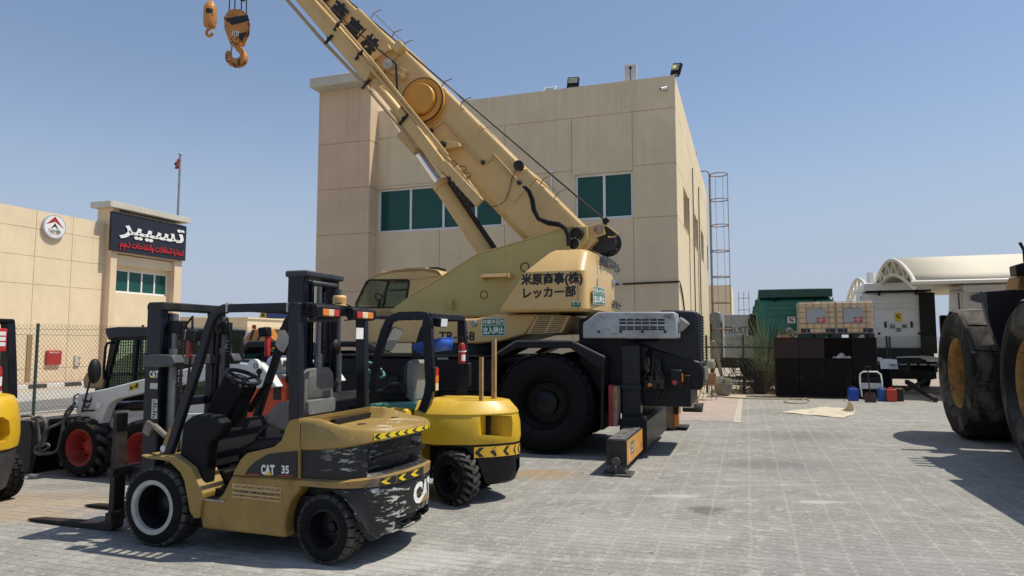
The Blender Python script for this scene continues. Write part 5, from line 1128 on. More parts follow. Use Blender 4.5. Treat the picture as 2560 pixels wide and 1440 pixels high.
def rrect(y0,y1,z0,z1,r,rb=.03):
    o=[]
    for cy_,cz_,a0,q in ((y0-r,z1-r,0,r),(y1+r,z1-r,90,r),(y1+rb,z0+rb,180,rb),(y0-rb,z0+rb,270,rb)):
        for k in range(7): a=R(a0+15*k); o.append((cy_+q*math.cos(a),cz_+q*math.sin(a)))
    return o
m=M(); m.loft([[(xs_+.14,y,z) for y,z in rrect(yl_-.02,yr_+.02,zb_+.02,zt_-.02,.09)],[(xs_+.02,y,z) for y,z in rrect(yl_,yr_,zb_,zt_,.10)],[(xs_,y,z) for y,z in rrect(yl_-.015,yr_+.015,zb_+.015,zt_-.015,.09)]]); sb=m.build('backrest',MT['grey_plastic'],se,ang=50)
hz_=zt_-zb_
m=M(); m.loft([[(xs_-.001,y,z) for y,z in rrect(yl_-.05,yr_+.04,zb_+.38*hz_,zt_-.06,.05)],[(xs_-.008,y,z) for y,z in rrect(yl_-.06,yr_+.05,zb_+.40*hz_,zt_-.07,.05)]]); m.build('backrest_panel',mat('panel_grey',(.10,.098,.095),.75,var=.12,dust=.1,stain=(.17,.16,.15),sth=.6),sb)
m=M(); m.loft([[(xs_-.0,y,z) for y,z in rrect(yl_-.02,yr_+.02,zb_+.02,zb_+.36*hz_,.02)],[(xs_-.035,y,z) for y,z in rrect(yl_-.025,yr_+.025,zb_+.03,zb_+.35*hz_,.02)]]); m.build('document_pocket',mat('pocket_grey',(.15,.148,.14),.75,var=.15,stain=(.36,.34,.3),sth=.56,sscale=5),sb,bev=.004)
# overhead guard
yg0,yg1=-.10,-1.14
def gpath(y): return [FK.Y(u,v,-.10) for u,v in ((421,1142),(473,981),(497,910),(523,820),(532,797),(545,779),(562,771))]
gx=lambda u,v:FK.Y(u,v,-.10)
for y in (yg0,yg1):
    m=M(); p=[Vector((q.x,y,q.z)) for q in gpath(0)]+[Vector((gx(741,767).x,y,gx(741,767).z))]
    rg=[]
    for i,q in enumerate(p):
        d=(p[min(i+1,len(p)-1)]-p[max(i-1,0)]).normalized(); n=Vector((-d.z,0,d.x)); w=.036 
        rg.append([q+n*w+Vector((0,-.03,0)),q+n*w+Vector((0,.03,0)),q-n*w+Vector((0,.03,0)),q-n*w+Vector((0,-.03,0))])
    m.loft(rg); gp=m.build('guard_rail',MT['navy_metal'],fk,bev=.008)
    for u in (573,724):
        if y==yg0: m=M(); a,b=gx(u-2.5,779.5),gx(u+2.5,758); m.box(a.x,b.x,y-.032,y+.034,a.z-.004,b.z+.004); m.build('tape_band',MT['kerb_cream'],gp)
    m=M(); a,b=gx(727,1047),gx(757,757); m.loft([[(a.x,y-.04,a.z-.02),(a.x,y+.035,a.z-.02),(a.x-.105,y+.035,a.z-.02),(a.x-.105,y-.04,a.z-.02)],[(a.x+.03,y-.04,b.z),(a.x+.03,y+.035,b.z),(a.x-.075,y+.035,b.z),(a.x-.075,y-.04,b.z)]]); m.build('guard_post',MT['navy_metal'],fk,bev=.01)
zr=gx(650,759).z
m=M()
for k in range(8): x=-.62-k*.098; m.box(x-.012,x+.012,yg1+.03,yg0-.03,zr-.045,zr-.005)
m.box(-.60,-.52,yg1+.03,yg0-.03,zr-.05,zr-.0); m.box(-1.40,-1.28,yg1+.03,yg0-.03,zr-.055,zr+.006); m.build('guard_bars',MT['black_metal'],fk,bev=.005)
xl=-1.40
for y0,y1,cols in ((-.16,-.52,('orange_lens','cream_lens','red_lens')),(-.72,-1.12,('red_lens','cream_lens','orange_lens'))):
    m=M(); m.prism([(xl+.03,zr+.0),(xl-.06,zr-.01),(xl-.09,zr-.03),(xl-.08,zr-.115),(xl-.02,zr-.125),(xl+.03,zr-.06)],y1,y0); tb_=m.build('lamp_housing',MT['black_metal'],fk,bev=.012)
    a,b=(y0-.07,y1+.04) if y0>-.5 else (y0-.05,y1+.06)
    for k,cn in enumerate(cols):
        m=M(); w=(b-a)/3; m.box(xl-.092,xl-.080,a+w*k,a+w*(k+1)-.002*(1 if w>0 else -1),zr-.105,zr-.045); m.build('lamp_lens',MT[cn],tb_,bev=.006)
q=FK.X(849,757,-1.33); m=M(); m.lathe([(0,0),(.066,0),(.066,.012),(.060,.016),(.060,.088),(.052,.10),(0,.10)],(-1.33,q.y,zr+.0),(0,0,1),28); bc=m.build('beacon',mat('beacon_amber',(.80,.52,.20),.35,var=.06),fk)
m=M()
for k in range(6): m.tube([(-1.33+.0615*math.cos(a),q.y+.0615*math.sin(a),zr+.024+k*.011) for a in [2*math.pi*i/24 for i in range(24)]],.0022,4,closed=True)
m.build('beacon_rib',mat('beacon_rib',(.7,.4,.1),.4),bc)
m=M(); m.tube([(-1.36,q.y+.15,zr+.012),(-1.37,q.y+.05,zr+.03),(-1.40,q.y-.06,zr+.01),(-1.44,q.y-.1,zr-.05),(-1.43,q.y-.06,zr-.12),(-1.40,q.y+.02,zr-.13)],.006,5); m.build('beacon_wire',MT['black_plastic'],bc)
m=M(); a=FK.Y(902,820,-1.10); m.box(a.x-.0,a.x-.004,-1.17,-1.105,a.z-.06,a.z+.06) ; m.build('capacity_sticker',MT['white_mark'],fk) if False else None
m=M(); a=FK.X(890,842,-1.455); b=FK.X(908,820,-1.455); m.box(-1.458,-1.452,a.y,b.y,a.z-.02,b.z); m.build('sticker',MT['white_mark'],fk)
m=M(); a,b=FK.X(770,800,-1.42),FK.X(850,800,-1.42); m.bar((-1.40,a.y,a.z),(-1.40,b.y,b.z),.03,.035); m.build('rear_bracket',MT['navy_metal'],fk,bev=.008)
# work lamp, mirrors
def lamp_on(par,fr,c,sz,d,body='black_metal',lens='cream_lens',nm='work_lamp'):
    d=Vector(d).normalized(); m=M(); m.bar(c-d*sz*.5,c+d*sz*.3,sz,sz*.8); o=m.build(nm,MT[body],par,bev=sz*.12); m=M(); m.bar(c+d*sz*.3,c+d*sz*.33,sz*.86,sz*.66); m.build('lamp_glass',MT[lens],o,bev=.004); return o
o=lamp_on(fk,FK,FK.Y(489,838,-.10)+Vector((.03,.0,0)),.13,(.9,.2,.1)); m=M(); c=FK.Y(489,838,-.10)
for k in range(9): m.box(c.x-.04,c.x-.033,c.y-.055+k*.0135,c.y-.05+k*.0135,c.z-.05,c.z+.05)
m.build('lamp_fin',MT['dark_steel'],o)
lamp_on(fk,FK,FK.Y(670,830,-1.14)+Vector((.05,0,0)),.12,(.9,.2,-.1))
m=M(); c=FK.Y(475,868,-.08); m.box(c.x-.02,c.x+.02,-.10,-.05,c.z-.09,c.z+.09); m.build('turn_lamp',mat('lamp_dark_red',(.22,.03,.025),.4),fk,bev=.012)
m=M(); c=FK.Y(664,862,-1.14); m.box(c.x-.02,c.x+.02,-1.2,-1.14,c.z-.12,c.z+.1); m.build('turn_lamp',MT['red_lens'],fk,bev=.012)
mp=[FK.Y(*q,-1.06) for q in ((687,863),(706,824),(722,822),(729,842),(722,862),(706,884),(694,877))]
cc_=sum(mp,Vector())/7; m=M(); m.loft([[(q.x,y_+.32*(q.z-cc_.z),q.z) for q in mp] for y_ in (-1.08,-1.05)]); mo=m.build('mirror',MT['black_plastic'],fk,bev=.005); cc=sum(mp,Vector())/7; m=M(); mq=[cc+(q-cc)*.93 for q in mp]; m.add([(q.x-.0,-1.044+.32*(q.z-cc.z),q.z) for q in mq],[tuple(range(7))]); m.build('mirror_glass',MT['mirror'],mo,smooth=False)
m=M(); c=FK.Y(545,850,-.95); m.prism([(c.x+a*.04,c.z+b*.17) for a,b in ((-1,-.8),(-1,.8),(0,1),(1,.8),(1,-.8),(0,-1))],-.97,-.93); m.build('mirror',MT['black_plastic'],fk,bev=.01)
# mast, cylinders, chains
zT=2.13
for y,s in ((-.20,1),(-1.04,-1)):
    m=M(); m.box(.235,.395,y-.018*s,y,.12,zT-.02); m.box(.235,.26,y-.09*s,y-.018*s,.12,zT-.02); m.box(.37,.395,y-.09*s,y-.018*s,.12,zT-.02); o=m.build('mast_rail',MT['navy_metal'],fk,bev=.004)
    m=M(); m.box(.225,.35,y-.135*s,y-.1*s,.16,zT-.1); m.box(.225,.245,y-.18*s,y-.135*s,.16,zT-.1); m.build('inner_rail',MT['dark_steel'],fk,bev=.004)
    m=M(); m.cyl((.16,y-.10*s,.2),(.16,y-.10*s,1.64),.042,16); m.cyl((.16,y-.10*s,1.64),(.16,y-.10*s,1.70),.047,16); m.cyl((.16,y-.10*s,1.70),(.16,y-.10*s,2.02),.028,14); m.build('lift_cylinder',mat('cyl_grey'+str(s),(.17,.17,.175),.45,.3,var=.15),fk)
    m=M()
    for k in range(44):
        z=.45+k*.034; m.box(.075,.105 ,y-(.13 if k%2 else .122)*s,y-(.10 if k%2 else .108)*s,z,z+.026)
    m.build('mast_chain',MT['rust_steel'],fk)
    m=M(); m.tube([(.19,y-.2*s,.3),(.18,y-.2*s,1.2),(.15,y-.2*s,1.9),(.05,y-.19*s,2.0),(.02,y-.17*s,1.8),(.06,y-.16*s,1.2)],.012,6); m.build('mast_hose',MT['black_plastic'],fk)
    m=M(); m.cyl((.14,y-.09*s,1.9),(.14,y-.15*s,1.9),.055,18); m.box(.08,.23,y-.17*s,y-.07*s,1.84,1.96); m.build('chain_wheel',MT['black_metal'],fk,bev=.01)
m=M(); m.prism([(.20,zT),(.38,zT),(.40,zT-.03),(.40,zT-.075),(.20,zT-.075)],-1.045,-.195); m.build('mast_crossbar',MT['dark_steel'],fk,bev=.01)
m=M(); zx=FK.Y(420,902,-.22).z; m.prism([(.02,zx-.02),(.06,zx+.055),(.235,zx+.06),(.40,zx+.05),(.40,zx-.05),(.235,zx-.06),(.06,zx-.05)],-.30,-.17); m.prism([(.02,zx-.02),(.06,zx+.055),(.235,zx+.06),(.40,zx+.05),(.40,zx-.05),(.06,zx-.05)],-1.06,-.94); m.box(.19,.225,-.94,-.3,zx-.05,zx+.05); m.build('mast_brace',mat('brace_grey',(.075,.075,.082),.5,.2,var=.2),fk,bev=.012)
m=M(); m.box(.24,.37,-1.0,-.24,.22,.34); m.box(.24,.36,-1.0,-.24,1.15,1.23); m.each('mast_brace',MT['navy_metal'],fk,bev=.01)
a,b,c=FK.Y(374,944,-.197),FK.Y(396,944,-.197),FK.Y(374,927,-.197); cat_mark(fk,a,b,c,'mast_mark')
m=M(); a,b=FK.Y(375,972,-.198),FK.Y(394,958,-.198); m.box(a.x,b.x,-.2,-.197,a.z,b.z); a,b=FK.Y(378,1047,-.198),FK.Y(394,998,-.198); m.box(a.x,b.x,-.2,-.197,a.z,b.z); dk=m.each('mast_sticker',mat('sticker_cream',(.55,.53,.46),.6,var=.15),fk)[1]
m=M(); a,b=FK.Y(378,1047,-.196),FK.Y(394,998,-.196); 
for k in range(7): z=a.z+(b.z-a.z)*(k+.4)/7.5; m.box(a.x-.015,a.x-.03-.02*(k%3),-.197,-.1955,z,z+.012)
m.build('sticker_print',MT['black_mark'],dk)
# carriage, forks, tilt cylinder
m=M()
for z0,z1 in ((.12,.2),(.52,.60)): m.box(.66,.735,-1.12,-.14,z0,z1)
for y in (-.40,-.62,-.84): m.box(.64,.71,y-.02,y+.02,.2,.52)
m.build('carriage',MT['rust_steel'],fk,bev=.008)
m=M(); m.box(.40,.62,-.42,-.30,.15,.6); m.box(.40,.62,-.94,-.82,.15,.6); m.each('carriage_roller',MT['black_metal'],fk,bev=.01)
def fork(y,wd=.125):
    m=M(); pr=[(.745,.06),(.75,1.08),(.76,1.09),(.785,1.09),(.797,1.07),(.81,.12),(.845,.065),(1.0,.058),(1.75,.040),(1.90,.022),(1.90,.012),(1.75,.010),(.785,.010),(.755,.025)]
    n=len(pr); tip=lambda x:1 if x<1.6 else 1-.62*(x-1.6)/.3
    m.loft([[(x,y+wd/2*tip(x),z) for x,z in pr],[(x,y-wd/2*tip(x),z) for x,z in pr]]); return m.build('fork',MT['rust_steel'],fk,bev=.006)
f1=fork(-.30); fork(-.92)
m=M(); m.box(.752,.756,-.36,-.24,.12,1.07); m.build('fork_face',MT['rust_light'],f1) if False else None
m=M(); a,b=FK.Y(386,1064,-.12),FK.Y(417,1092,-.12); m.tube([a,b],[.026,.026],14); m.tube([b,b+(b-a)*.12],.017,12); m.bar(FK.Y(366,1086,-.14),FK.Y(378,1056,-.14),.09,.035,(0,1,0)); m.build('tilt_cylinder',mat('tilt',(.22,.2,.17),.5,.3,var=.3,stain=(.12,.07,.04),sth=.5,sscale=9),fk,bev=.004)
# counterweight
NP=30
def cw_out(ins,xs,z,fz=None,ins2=None):
    """outline from the near seam round the back to the far seam"""
    hw=.585-ins; x0=-1.70; xr=-2.20+ins; p=[]
    for k in range(4): p.append((xs+(x0-xs)*k/4,hw))
    for k in range(NP+1):
        t=math.pi*k/NP; s,c=math.sin(t),math.cos(t); p.append((x0+(xr-x0)*abs(s)**.95,hw*math.copysign(abs(c)**.75,c)))
    for k in range(3,-1,-1): p.append((xs+(x0-xs)*k/4,-hw))
    o=[]
    for x,y in p:
        o.append(Vector((x,YC+y,z(x) if callable(z) else z)))
    return o
def lerp(x,pts):
    pts=sorted(pts)
    if x<=pts[0][0]: return pts[0][1]
    for (a,b),(c,d) in zip(pts,pts[1:]):
        if x<=c: return b+(d-b)*(x-a)/(c-a)
    return pts[-1][1]
xs0=fY(750.6,1100)[0]
ztop=lambda x:lerp(x,((-2.35,1.075),(-2.1,1.062),(-1.85,1.072),(-1.70,1.105),(-1.6,1.132),(xs0,1.138)))
zbot=lambda x:lerp(x,((-2.35,1.0),(-2.15,.985),(-1.9,.935),(-1.6,.895),(xs0,.888)))
zmid=lambda x:lerp(x,((-2.35,.735),(-2.1,.695),(-1.8,.665),(xs0,.66)))
ztr=lambda x:lerp(x,((-2.35,.635),(-2.1,.61),(-1.8,.60),(xs0,.60)))
m=M(); deck=lambda x:lerp(x,((-2.35,1.078),(-1.9,1.065),(-1.6,1.045),(xs0,1.04)))
m.loft([cw_out(.02,xs0,lambda x:zbot(x)-.004),cw_out(.0,xs0,lambda x:zbot(x)+.008),cw_out(.0,xs0,lambda x:ztop(x)-.025),cw_out(.02,xs0,ztop),cw_out(.07,xs0,lambda x:ztop(x)-.002),cw_out(.13,xs0,deck),cw_out(.2,xs0,deck)]); cwu=m.build('counterweight',MT['mustard_worn'],fk,ang=50)
for px_,py_ in ((905,1057),(988,1041)):
    q=FK.Z(px_,py_,1.065); m=M(); m.lathe([(0,.0),(.04,0),(.04,.004),(0,.004)],(q.x,q.y,deck(q.x)+.001),(0,0,1),20); m.build('lifting_hole_cap',MT['dark_steel'],cwu)
m=M(); a,b=FK.Z(833,1052,1.08),FK.Z(935,1031,1.08); m.bar((a.x,a.y,1.066),(b.x,b.y,1.066),.05,.05); m.build('hood_seal',MT['black_plastic'],cwu)
# stripes wrap the back edge
def along(fn0,fn1,ins,i0,i1):
    a=cw_out(ins,xs0,fn0); b=cw_out(ins,xs0,fn1); N=len(a)
    def f(s,v,h):
        t=i0+(i1-i0)*s; k=min(int(t),N-2); w=t-k; p=(a[k]*(1-w)+a[k+1]*w)*(1-v)+(b[k]*(1-w)+b[k+1]*w)*v
        d=(a[k+1]-a[k]); n=Vector((d.y,-d.x,0)); n=n.normalized() if n.length>1e-6 else Vector((-1,0,0))
        c=p-Vector((-1.6,YC,p.z)); n=n if n.dot(c)>0 else -n
        return p+n*h
    return f
def idx(u,v,z):
    """index along the outline nearest to a photo point"""
    best=min(range(len(OUT)),key=lambda k:(Vector(PR(FK.world(*OUT[k])))-Vector((u,v))).length); return best
def PR(p):
    q=p-C0; f=q.y*CT+q.z*ST; return (1280+F*q.x/f,720-F*(-q.y*ST+q.z*CT)/f)
OUT=cw_out(0,xs0,lambda x:(ztop(x)+zbot(x))/2)
mb,mw=M(),M(); i0,i1=idx(938,1088,0),idx(1066,1068,0)+.5; m_stripe(mb,mw,(0,0,0),(1,0,0),(0,0,1),8,.003,True,along(lambda x:zbot(x)+.012,lambda x:ztop(x)-.03,0,i0,i1+3)); o=mw.build('hazard_band',MT['safety_yellow'],cwu); mb.build('hazard_arrows',MT['black_mark'],o,smooth=False)
# black band with its louvred opening
NPTS=len(OUT); ia=idx(948,1130,0); ib=NPTS-1-ia
def ring2(base,rec,z): a=cw_out(base,xs0,z); b=cw_out(rec,xs0,z); return [b[k] if ia<=k<=ib else a[k] for k in range(NPTS)]
lz=lambda f:(lambda x:zmid(x)+(zbot(x)-zmid(x))*f)
m=M(); m.loft([cw_out(.02,xs0,zmid),ring2(.018,.02,lz(.02)),ring2(.018,.05,lz(.10)),ring2(.018,.17,lz(.16)),ring2(.018,.17,lz(.92)),ring2(.018,.03,lz(.99)),cw_out(.02,xs0,zbot)]); worn('band_scraped',(.0075,.0075,.0085),(.46,.44,.39),-1.72,.55,(1,1,5),9,x2=-1.95)
bk=m.build('black_band',MT['band_scraped'],fk,ang=40)
f=along(lz(.44),lz(.54),.035,ia,ib)
m=M(); m.loft([[f(k/24,0,0),f(k/24,0,-.05),f(k/24,1,-.05),f(k/24,1,0)] for k in range(25)]); m.build('louvre',MT['black_metal'],bk)
m=M()
for kk in (ia+.0,ib-1.0):
    f=along(lz(.1),lz(.97),.02,kk,kk+1); m.loft([[f(0,0,0),f(1,0,0),f(1,0,-.1),f(0,0,-.1)],[f(0,1,0),f(1,1,0),f(1,1,-.1),f(0,1,-.1)]])
pass
m=M(); m.loft([cw_out(.03,xs0,ztr),cw_out(-.006,xs0,lambda x:ztr(x)+.006),cw_out(-.012,xs0,lambda x:zmid(x)-.012),cw_out(.02,xs0,lambda x:zmid(x)+.003)]); tr_=m.build('trim_strip',MT['trim_worn'],fk,ang=50)
OUT=cw_out(-.01,xs0,lambda x:(ztr(x)+zmid(x))/2)
for n,(p0,p1) in ((1,((955,1210),(976,1206))),(2,((1002,1205),(1054,1193)))):
    mb,mw=M(),M(); m_stripe(mb,mw,(0,0,0),(1,0,0),(0,0,1),n,.003,True,along(lambda x:ztr(x)+.012,lambda x:zmid(x)-.02,-.012,idx(*p0,0),idx(*p1,0)+.7)); mw.build('hazard_band',MT['black_mark'],tr_); mb.build('hazard_arrows',MT['safety_yellow'],tr_,smooth=False)
xsk=lambda z:lerp(z,((.2,-2.06),(.3,-2.0),(.42,-1.95),(.5,-1.90),(.55,-1.82),(.62,-1.66)))
m=M(); rg=[]
for z,i in ((.205,.10),(.215,.05),(.26,.015),(.36,.0),(.45,.0),(.52,0),(.56,0),(.59,0),(.62,.01)):
    xs=xsk(z); pts=[]
    for q in cw_out(i,xs0,(lambda zz:(lambda x:zz if zz<.58 else min(zz,ztr(x)+.004)))(z)):
        if q.x>xs: q=Vector((xs,q.y,q.z))
        pts.append(q)
    rg.append(pts)
m.loft(rg); sk=m.build('lower_skirt',MT['black_scraped'],fk,ang=50)
OUT=cw_out(0,xs0,.5); k0=idx(1030,1235,0)
ctr=FK.X(1040,1285,-2.2); 
cm=M(); a=FK.X(1016,1300,-2.28); b=FK.X(1064,1262,-2.28); cm.box(-1.95,-2.6,YC-.30,YC+.30,.235,.34); cut(sk,cm)
def fidx(u):
    b=[PR(FK.world(*q))[0] for q in OUT]
    for k in range(4,NPTS-1):
        if b[k]<=u<b[k+1]: return k+(u-b[k])/(b[k+1]-b[k])
    return NPTS/2
_i0,_i1=fidx(1033),fidx(1053); a_=along(lambda x:.395,lambda x:.575,0.0,_i0,_i0+(_i1-_i0)*3.3)
m=M()
for t,x0,x1 in (('C',0,.34),('A',.31,.70),('T',.67,1.0)): m.text(t,None,None,None,.05,0,lambda s,v,x0=x0,x1=x1:a_(x0+(x1-x0)*s,v,.004))
rm_=m.build('lettering',MT['white_mark'],sk,smooth=False)
m=M(); m.add([a_(.24,-.02,.006),a_(.52,-.02,.006),a_(.80,-.02,.006),a_(.54,.36,.006)],[(0,1,3),(1,2,3)]); m.build('mark_triangle',MT['mustard'],rm_,smooth=False)
m=M(); m.box(-2.0,-1.3,-1.05,-.19,.20,.62); m.box(-1.5,-.2,-1.1,-.15,.16,.5); m.build('chassis',MT['black_metal'],fk)
# ---------------------------------------------------------------- the second, bright yellow forklift behind it
YF=Fr(-.669,7.584,ANG); yf_=thing('forklift','dusty yellow forklift with teal hood and two wooden stakes on its counterweight','forklift',YF)
y3=lambda u,v,y=-.05:YF.Y(u,v,y)
wheel(yf_,(.02,0.0,.288),.292,.22,.165,(math.sin(R(24)),math.cos(R(24)),0),'chev',20,dish=.42,hub=.45,lug_h=.03,trd='tread_rubber',bulge=.015,bolts=6)
wheel(yf_,(.02,-1.1,.288),.292,.22,.165,(-math.sin(R(24)),-math.cos(R(24)),0),'chev',20,dish=.42,lug_h=.03,bulge=.015)
for y,s in ((.05,1),(-1.15,-1)): wheel(yf_,(1.72,y,.345),.35,.26,.2,(0,s,0),'block',24,lug_h=.02,bulge=.015)
def yo(ins,bk=0):
    k=[(.46,-.02),(.10,-.0),(-.22,-.10),(-.44,-.27),(-.57,-.44),(-.60,-.56),(-.57,-.68),(-.44,-.85),(-.22,-1.02),(.10,-1.12),(.46,-1.10)]
    c=Vector((.1,-.56)); o=[]
    for x,y in k:
        v=Vector((x,y))-c; 
        if x>.3: v.y*=1-ins/.56
        else: v*=1-ins/max(.3,v.length)
        o.append(c+v)
    return o
def yr(ins,z): return [(p.x,p.y,z(p.x) if callable(z) else z) for p in yo(ins)]
m=M(); m.loft([yr(.03,.63),yr(.0,.645),yr(-.012,.70),yr(-.005,.86),yr(.02,.955),yr(.012,.97),yr(.03,1.0),yr(.12,1.10),yr(.135,1.105)]); yc=m.build('counterweight',MT['komatsu_yellow'],yf_,ang=28)
c_=y3(1238,1062,-.35); cm=M(); A=[YF.X(u,v,-.50) for u,v in ((1206,1048),(1238,1040),(1268,1039),(1266,1092),(1232,1086),(1215,1066))]
cm.prism([(q.y,q.z) for q in A],-.9,-.28,'yz'); cut(yc,cm)
m=M(); m.box(-.31,-.285,-.72,-.33,.69,.96); m.build('recess_back',MT['black_metal'],yc)
m=M(); lo=lambda p,z,f:(p.x*f if p.x<0 else p.x,p.y,z)
m.loft([yr(.02,.645),yr(.0,.64),yr(.0,.34),yr(.05,.22),yr(.10,.19)]); ys_=m.build('lower_skirt',MT['black_metal'],yf_,ang=30)
cm=M(); cm.prism([(.9,.1),(.9,.70),(.36,.62),(.20,.64),(-.14,.62),(-.26,.50),(-.30,.36),(-.34,.1)],-.42,.2); cm.prism([(.9,.1),(.9,.70),(.36,.62),(.20,.64),(-.14,.62),(-.26,.50),(-.30,.36),(-.34,.1)],-1.3,-.70); cut(ys_,cm)
cm=M(); cm.box(-.5,-.7,-.62,-.50,.30,.46); cut(ys_,cm)
kk=yo(-.002)
def band_y(s,v,h):
    t=2.05+s*3.2; i=int(t); w=t-i; p=kk[i]*(1-w)+kk[i+1]*w; d=kk[i+1]-kk[i]; n=Vector((d.y,-d.x)).normalized(); n=n if n.dot(p-Vector((.1,-.56)))>0 else -n
    return Vector((p.x+n.x*h,p.y+n.y*h,.505+.115*v))
mb,mw=M(),M(); m_stripe(mb,mw,(0,0,0),(1,0,0),(0,0,1),5,.006,True,band_y); o=mw.build('hazard_band',mat('band_orange',(.75,.42,.03),.5,var=.1),ys_); mb.build('hazard_arrows',MT['black_mark'],o,smooth=False)
m=M(); m.prism([(.44,.40),(.44,.72),(.55,1.02),(1.05,1.02),(1.1,.60),(1.75,.50),(1.75,.25),(.5,.25)],-1.08,-.02); yb_=m.build('body',MT['komatsu_yellow'],yf_,bev=.03)
m=M(); m.prism([(-.05,1.06),(.4,1.09),(.62,1.075),(1.08,1.05),(1.08,1.0),(.3,.99)],-.98,-.12); m.build('hood',MT['teal'],yf_,bev=.02)
m=M(); m.prism([(1.6,.5),(1.62,1.05),(1.75,1.15),(2.0,1.1),(2.0,.5)],-1.05,-.05); m.build('cowl',MT['black_metal'],yf_,bev=.03)
yg0,yg1=-.06,-1.04
for y in (yg0,yg1):
    q=lambda u,v:y3(u,v,yg0)
    pth=[q(1058,1028),q(1072,990),q(1077,960),q(1074,900),q(1071,840),q(1070,800),q(1066,789),q(1050,788),q(1000,789),q(975,800),q(962,830),q(945,890),q(932,975)]
    m=M(); rg=[]
    for i,p in enumerate(pth):
        p=Vector((p.x,y,p.z)); a=pth[max(i-1,0)];b=pth[min(i+1,len(pth)-1)]; d=Vector((b.x-a.x,0,b.z-a.z)).normalized(); n=Vector((-d.z,0,d.x)); w=.052 if i<6 else .042
        rg.append([p+n*w+Vector((0,-.035,0)),p+n*w+Vector((0,.035,0)),p-n*w+Vector((0,.035,0)),p-n*w+Vector((0,-.035,0))])
    m.loft(rg); m.build('guard_frame',MT['navy_metal'],yf_,bev=.012)
zg=y3(1066,783,yg0).z; xg=y3(1072,790,yg0).x
m=M(); m.bar((xg-.0,yg0,zg-.03),(xg-.0,yg1,zg-.03),.07,.06); 
for k in range(7): m.bar((xg+.12+k*.12,yg0,zg-.03),(xg+.12+k*.12,yg1,zg-.03),.025,.03)
m.build('guard_bars',MT['navy_metal'],yf_,bev=.006)
p=y3(1092,806,-.12); o=lamp_on(yf_,YF,Vector((xg-.11,-.16,p.z)),.13,(-1,.25,-.12),'black_plastic','white_plain')
m=M(); c=YF.X(1100,940,xg-.06); m.box(xg-.10,xg-.05,-.12,-.02,c.z-.16,c.z+.11); o=m.build('tail_lamp',MT['black_plastic'],yf_,bev=.012)
for k,cn in enumerate(('cream_lens','orange_lens','red_lens')): m=M(); m.box(xg-.106,xg-.1,-.105,-.035,c.z-.15+.085*k,c.z-.07+.085*k); m.build('lamp_lens',MT[cn],o)
m=M(); m.box(xg-.12,xg-.05,-1.06,-.98,c.z-.16,c.z+.13); m.build('tail_lamp',MT['black_plastic'],yf_,bev=.015)
m=M(); m.prism([(.62,1.05),(.60,1.5),(.66,1.58),(.74,1.5),(.76,1.1)],-.82,-.36); s_=m.build('seat',mat('seat_grey',(.23,.23,.22),.7,var=.15),yf_,bev=.05,seg=3); m=M(); m.prism([(.74,1.05),(.75,1.18),(1.15,1.2),(1.2,1.08)],-.82,-.36); m.prism([(.70,1.15),(.78,1.3),(.95,1.28),(1.08,1.15)],-.36,-.30); m.build('seat_cushion',MT['black_plastic'],s_,bev=.05,seg=3)
m=M(); m.prism([(.66,1.12),(.67,1.52),(.72,1.55),(.78,1.48),(.80,1.14)],-.80,-.38); m.build('seat_cover',mat('cover_navy',(.04,.05,.075),.8,var=.3),s_,bev=.05,seg=3)
w=y3(937,925,-.5); m=M(); m.tube([w+Vector((.10*math.cos(a),.15*math.sin(a),.09*math.cos(a)+.0)) for a in [2*math.pi*k/24 for k in range(24)]],.018,8,closed=True); m.bar(w,w+Vector((.2,0,-.5)),.05,.05); m.build('steering_wheel',MT['teal'],yf_)
mm=[YF.X(u,v,y3(975,845,-.75).x) for u,v in ((962,870),(973,822),(978,816),(1001,824),(1003,832),(988,876),(980,880),(966,876))]
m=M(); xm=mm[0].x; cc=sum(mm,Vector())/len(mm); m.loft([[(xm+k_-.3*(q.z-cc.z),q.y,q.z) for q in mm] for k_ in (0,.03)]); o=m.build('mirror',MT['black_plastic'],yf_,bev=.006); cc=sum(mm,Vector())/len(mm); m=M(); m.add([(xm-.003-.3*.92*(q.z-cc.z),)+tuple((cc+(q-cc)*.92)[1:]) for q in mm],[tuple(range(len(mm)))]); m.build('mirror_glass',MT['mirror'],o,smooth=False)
m=M(); q=y3(840,868,-.6); m.sphere(q,.085,.6,1,1.2); o=m.build('mirror',MT['black_plastic'],yf_)
zM=y3(740,682,-.28).z
for y,s in ((-.20,1),(-.96,-1)):
    m=M(); m.box(2.06,2.30,y-.02*s,y,.15,zM-.02); m.box(2.06,2.08,y-.10*s,y,.15,zM-.02); m.box(2.27,2.30,y-.10*s,y-.02*s,.15,zM-.02); m.build('mast_rail',MT['navy_metal'],yf_,bev=.005)
    m=M(); m.box(2.02,2.16,y-.16*s,y-.11*s,.2,zM-.15); m.box(1.98,2.04,y-.30*s,y-.24*s,.4,zM-.3); m.build('inner_rail',MT['black_metal'],yf_,bev=.005)
    m=M(); m.cyl((1.95,y-.16*s,.3),(1.95,y-.16*s,1.62),.05,14); m.cyl((1.95,y-.16*s,1.6),(1.95,y-.16*s,2.45),.03,12); m.build('lift_cylinder',mat('cyl2'+str(s),(.10,.11,.13),.4,.3),yf_)
    m=M()
    for k in range(50): z=.6+k*.036; m.box(1.92,1.95,y-(.25 if k%2 else .243)*s,y-(.215 if k%2 else .222)*s,z,z+.028)
    m.build('mast_chain',MT['dark_steel'],yf_)
m=M(); m.box(2.0,2.33,-.99,-.17,zM-.06,zM+.02); m.box(2.0,2.1,-.85,-.31,zM-.16,zM-.1); m.build('mast_crossbar',mat('cross_blue',(.05,.055,.07),.5,.2,dust=.4),yf_,bev=.02)
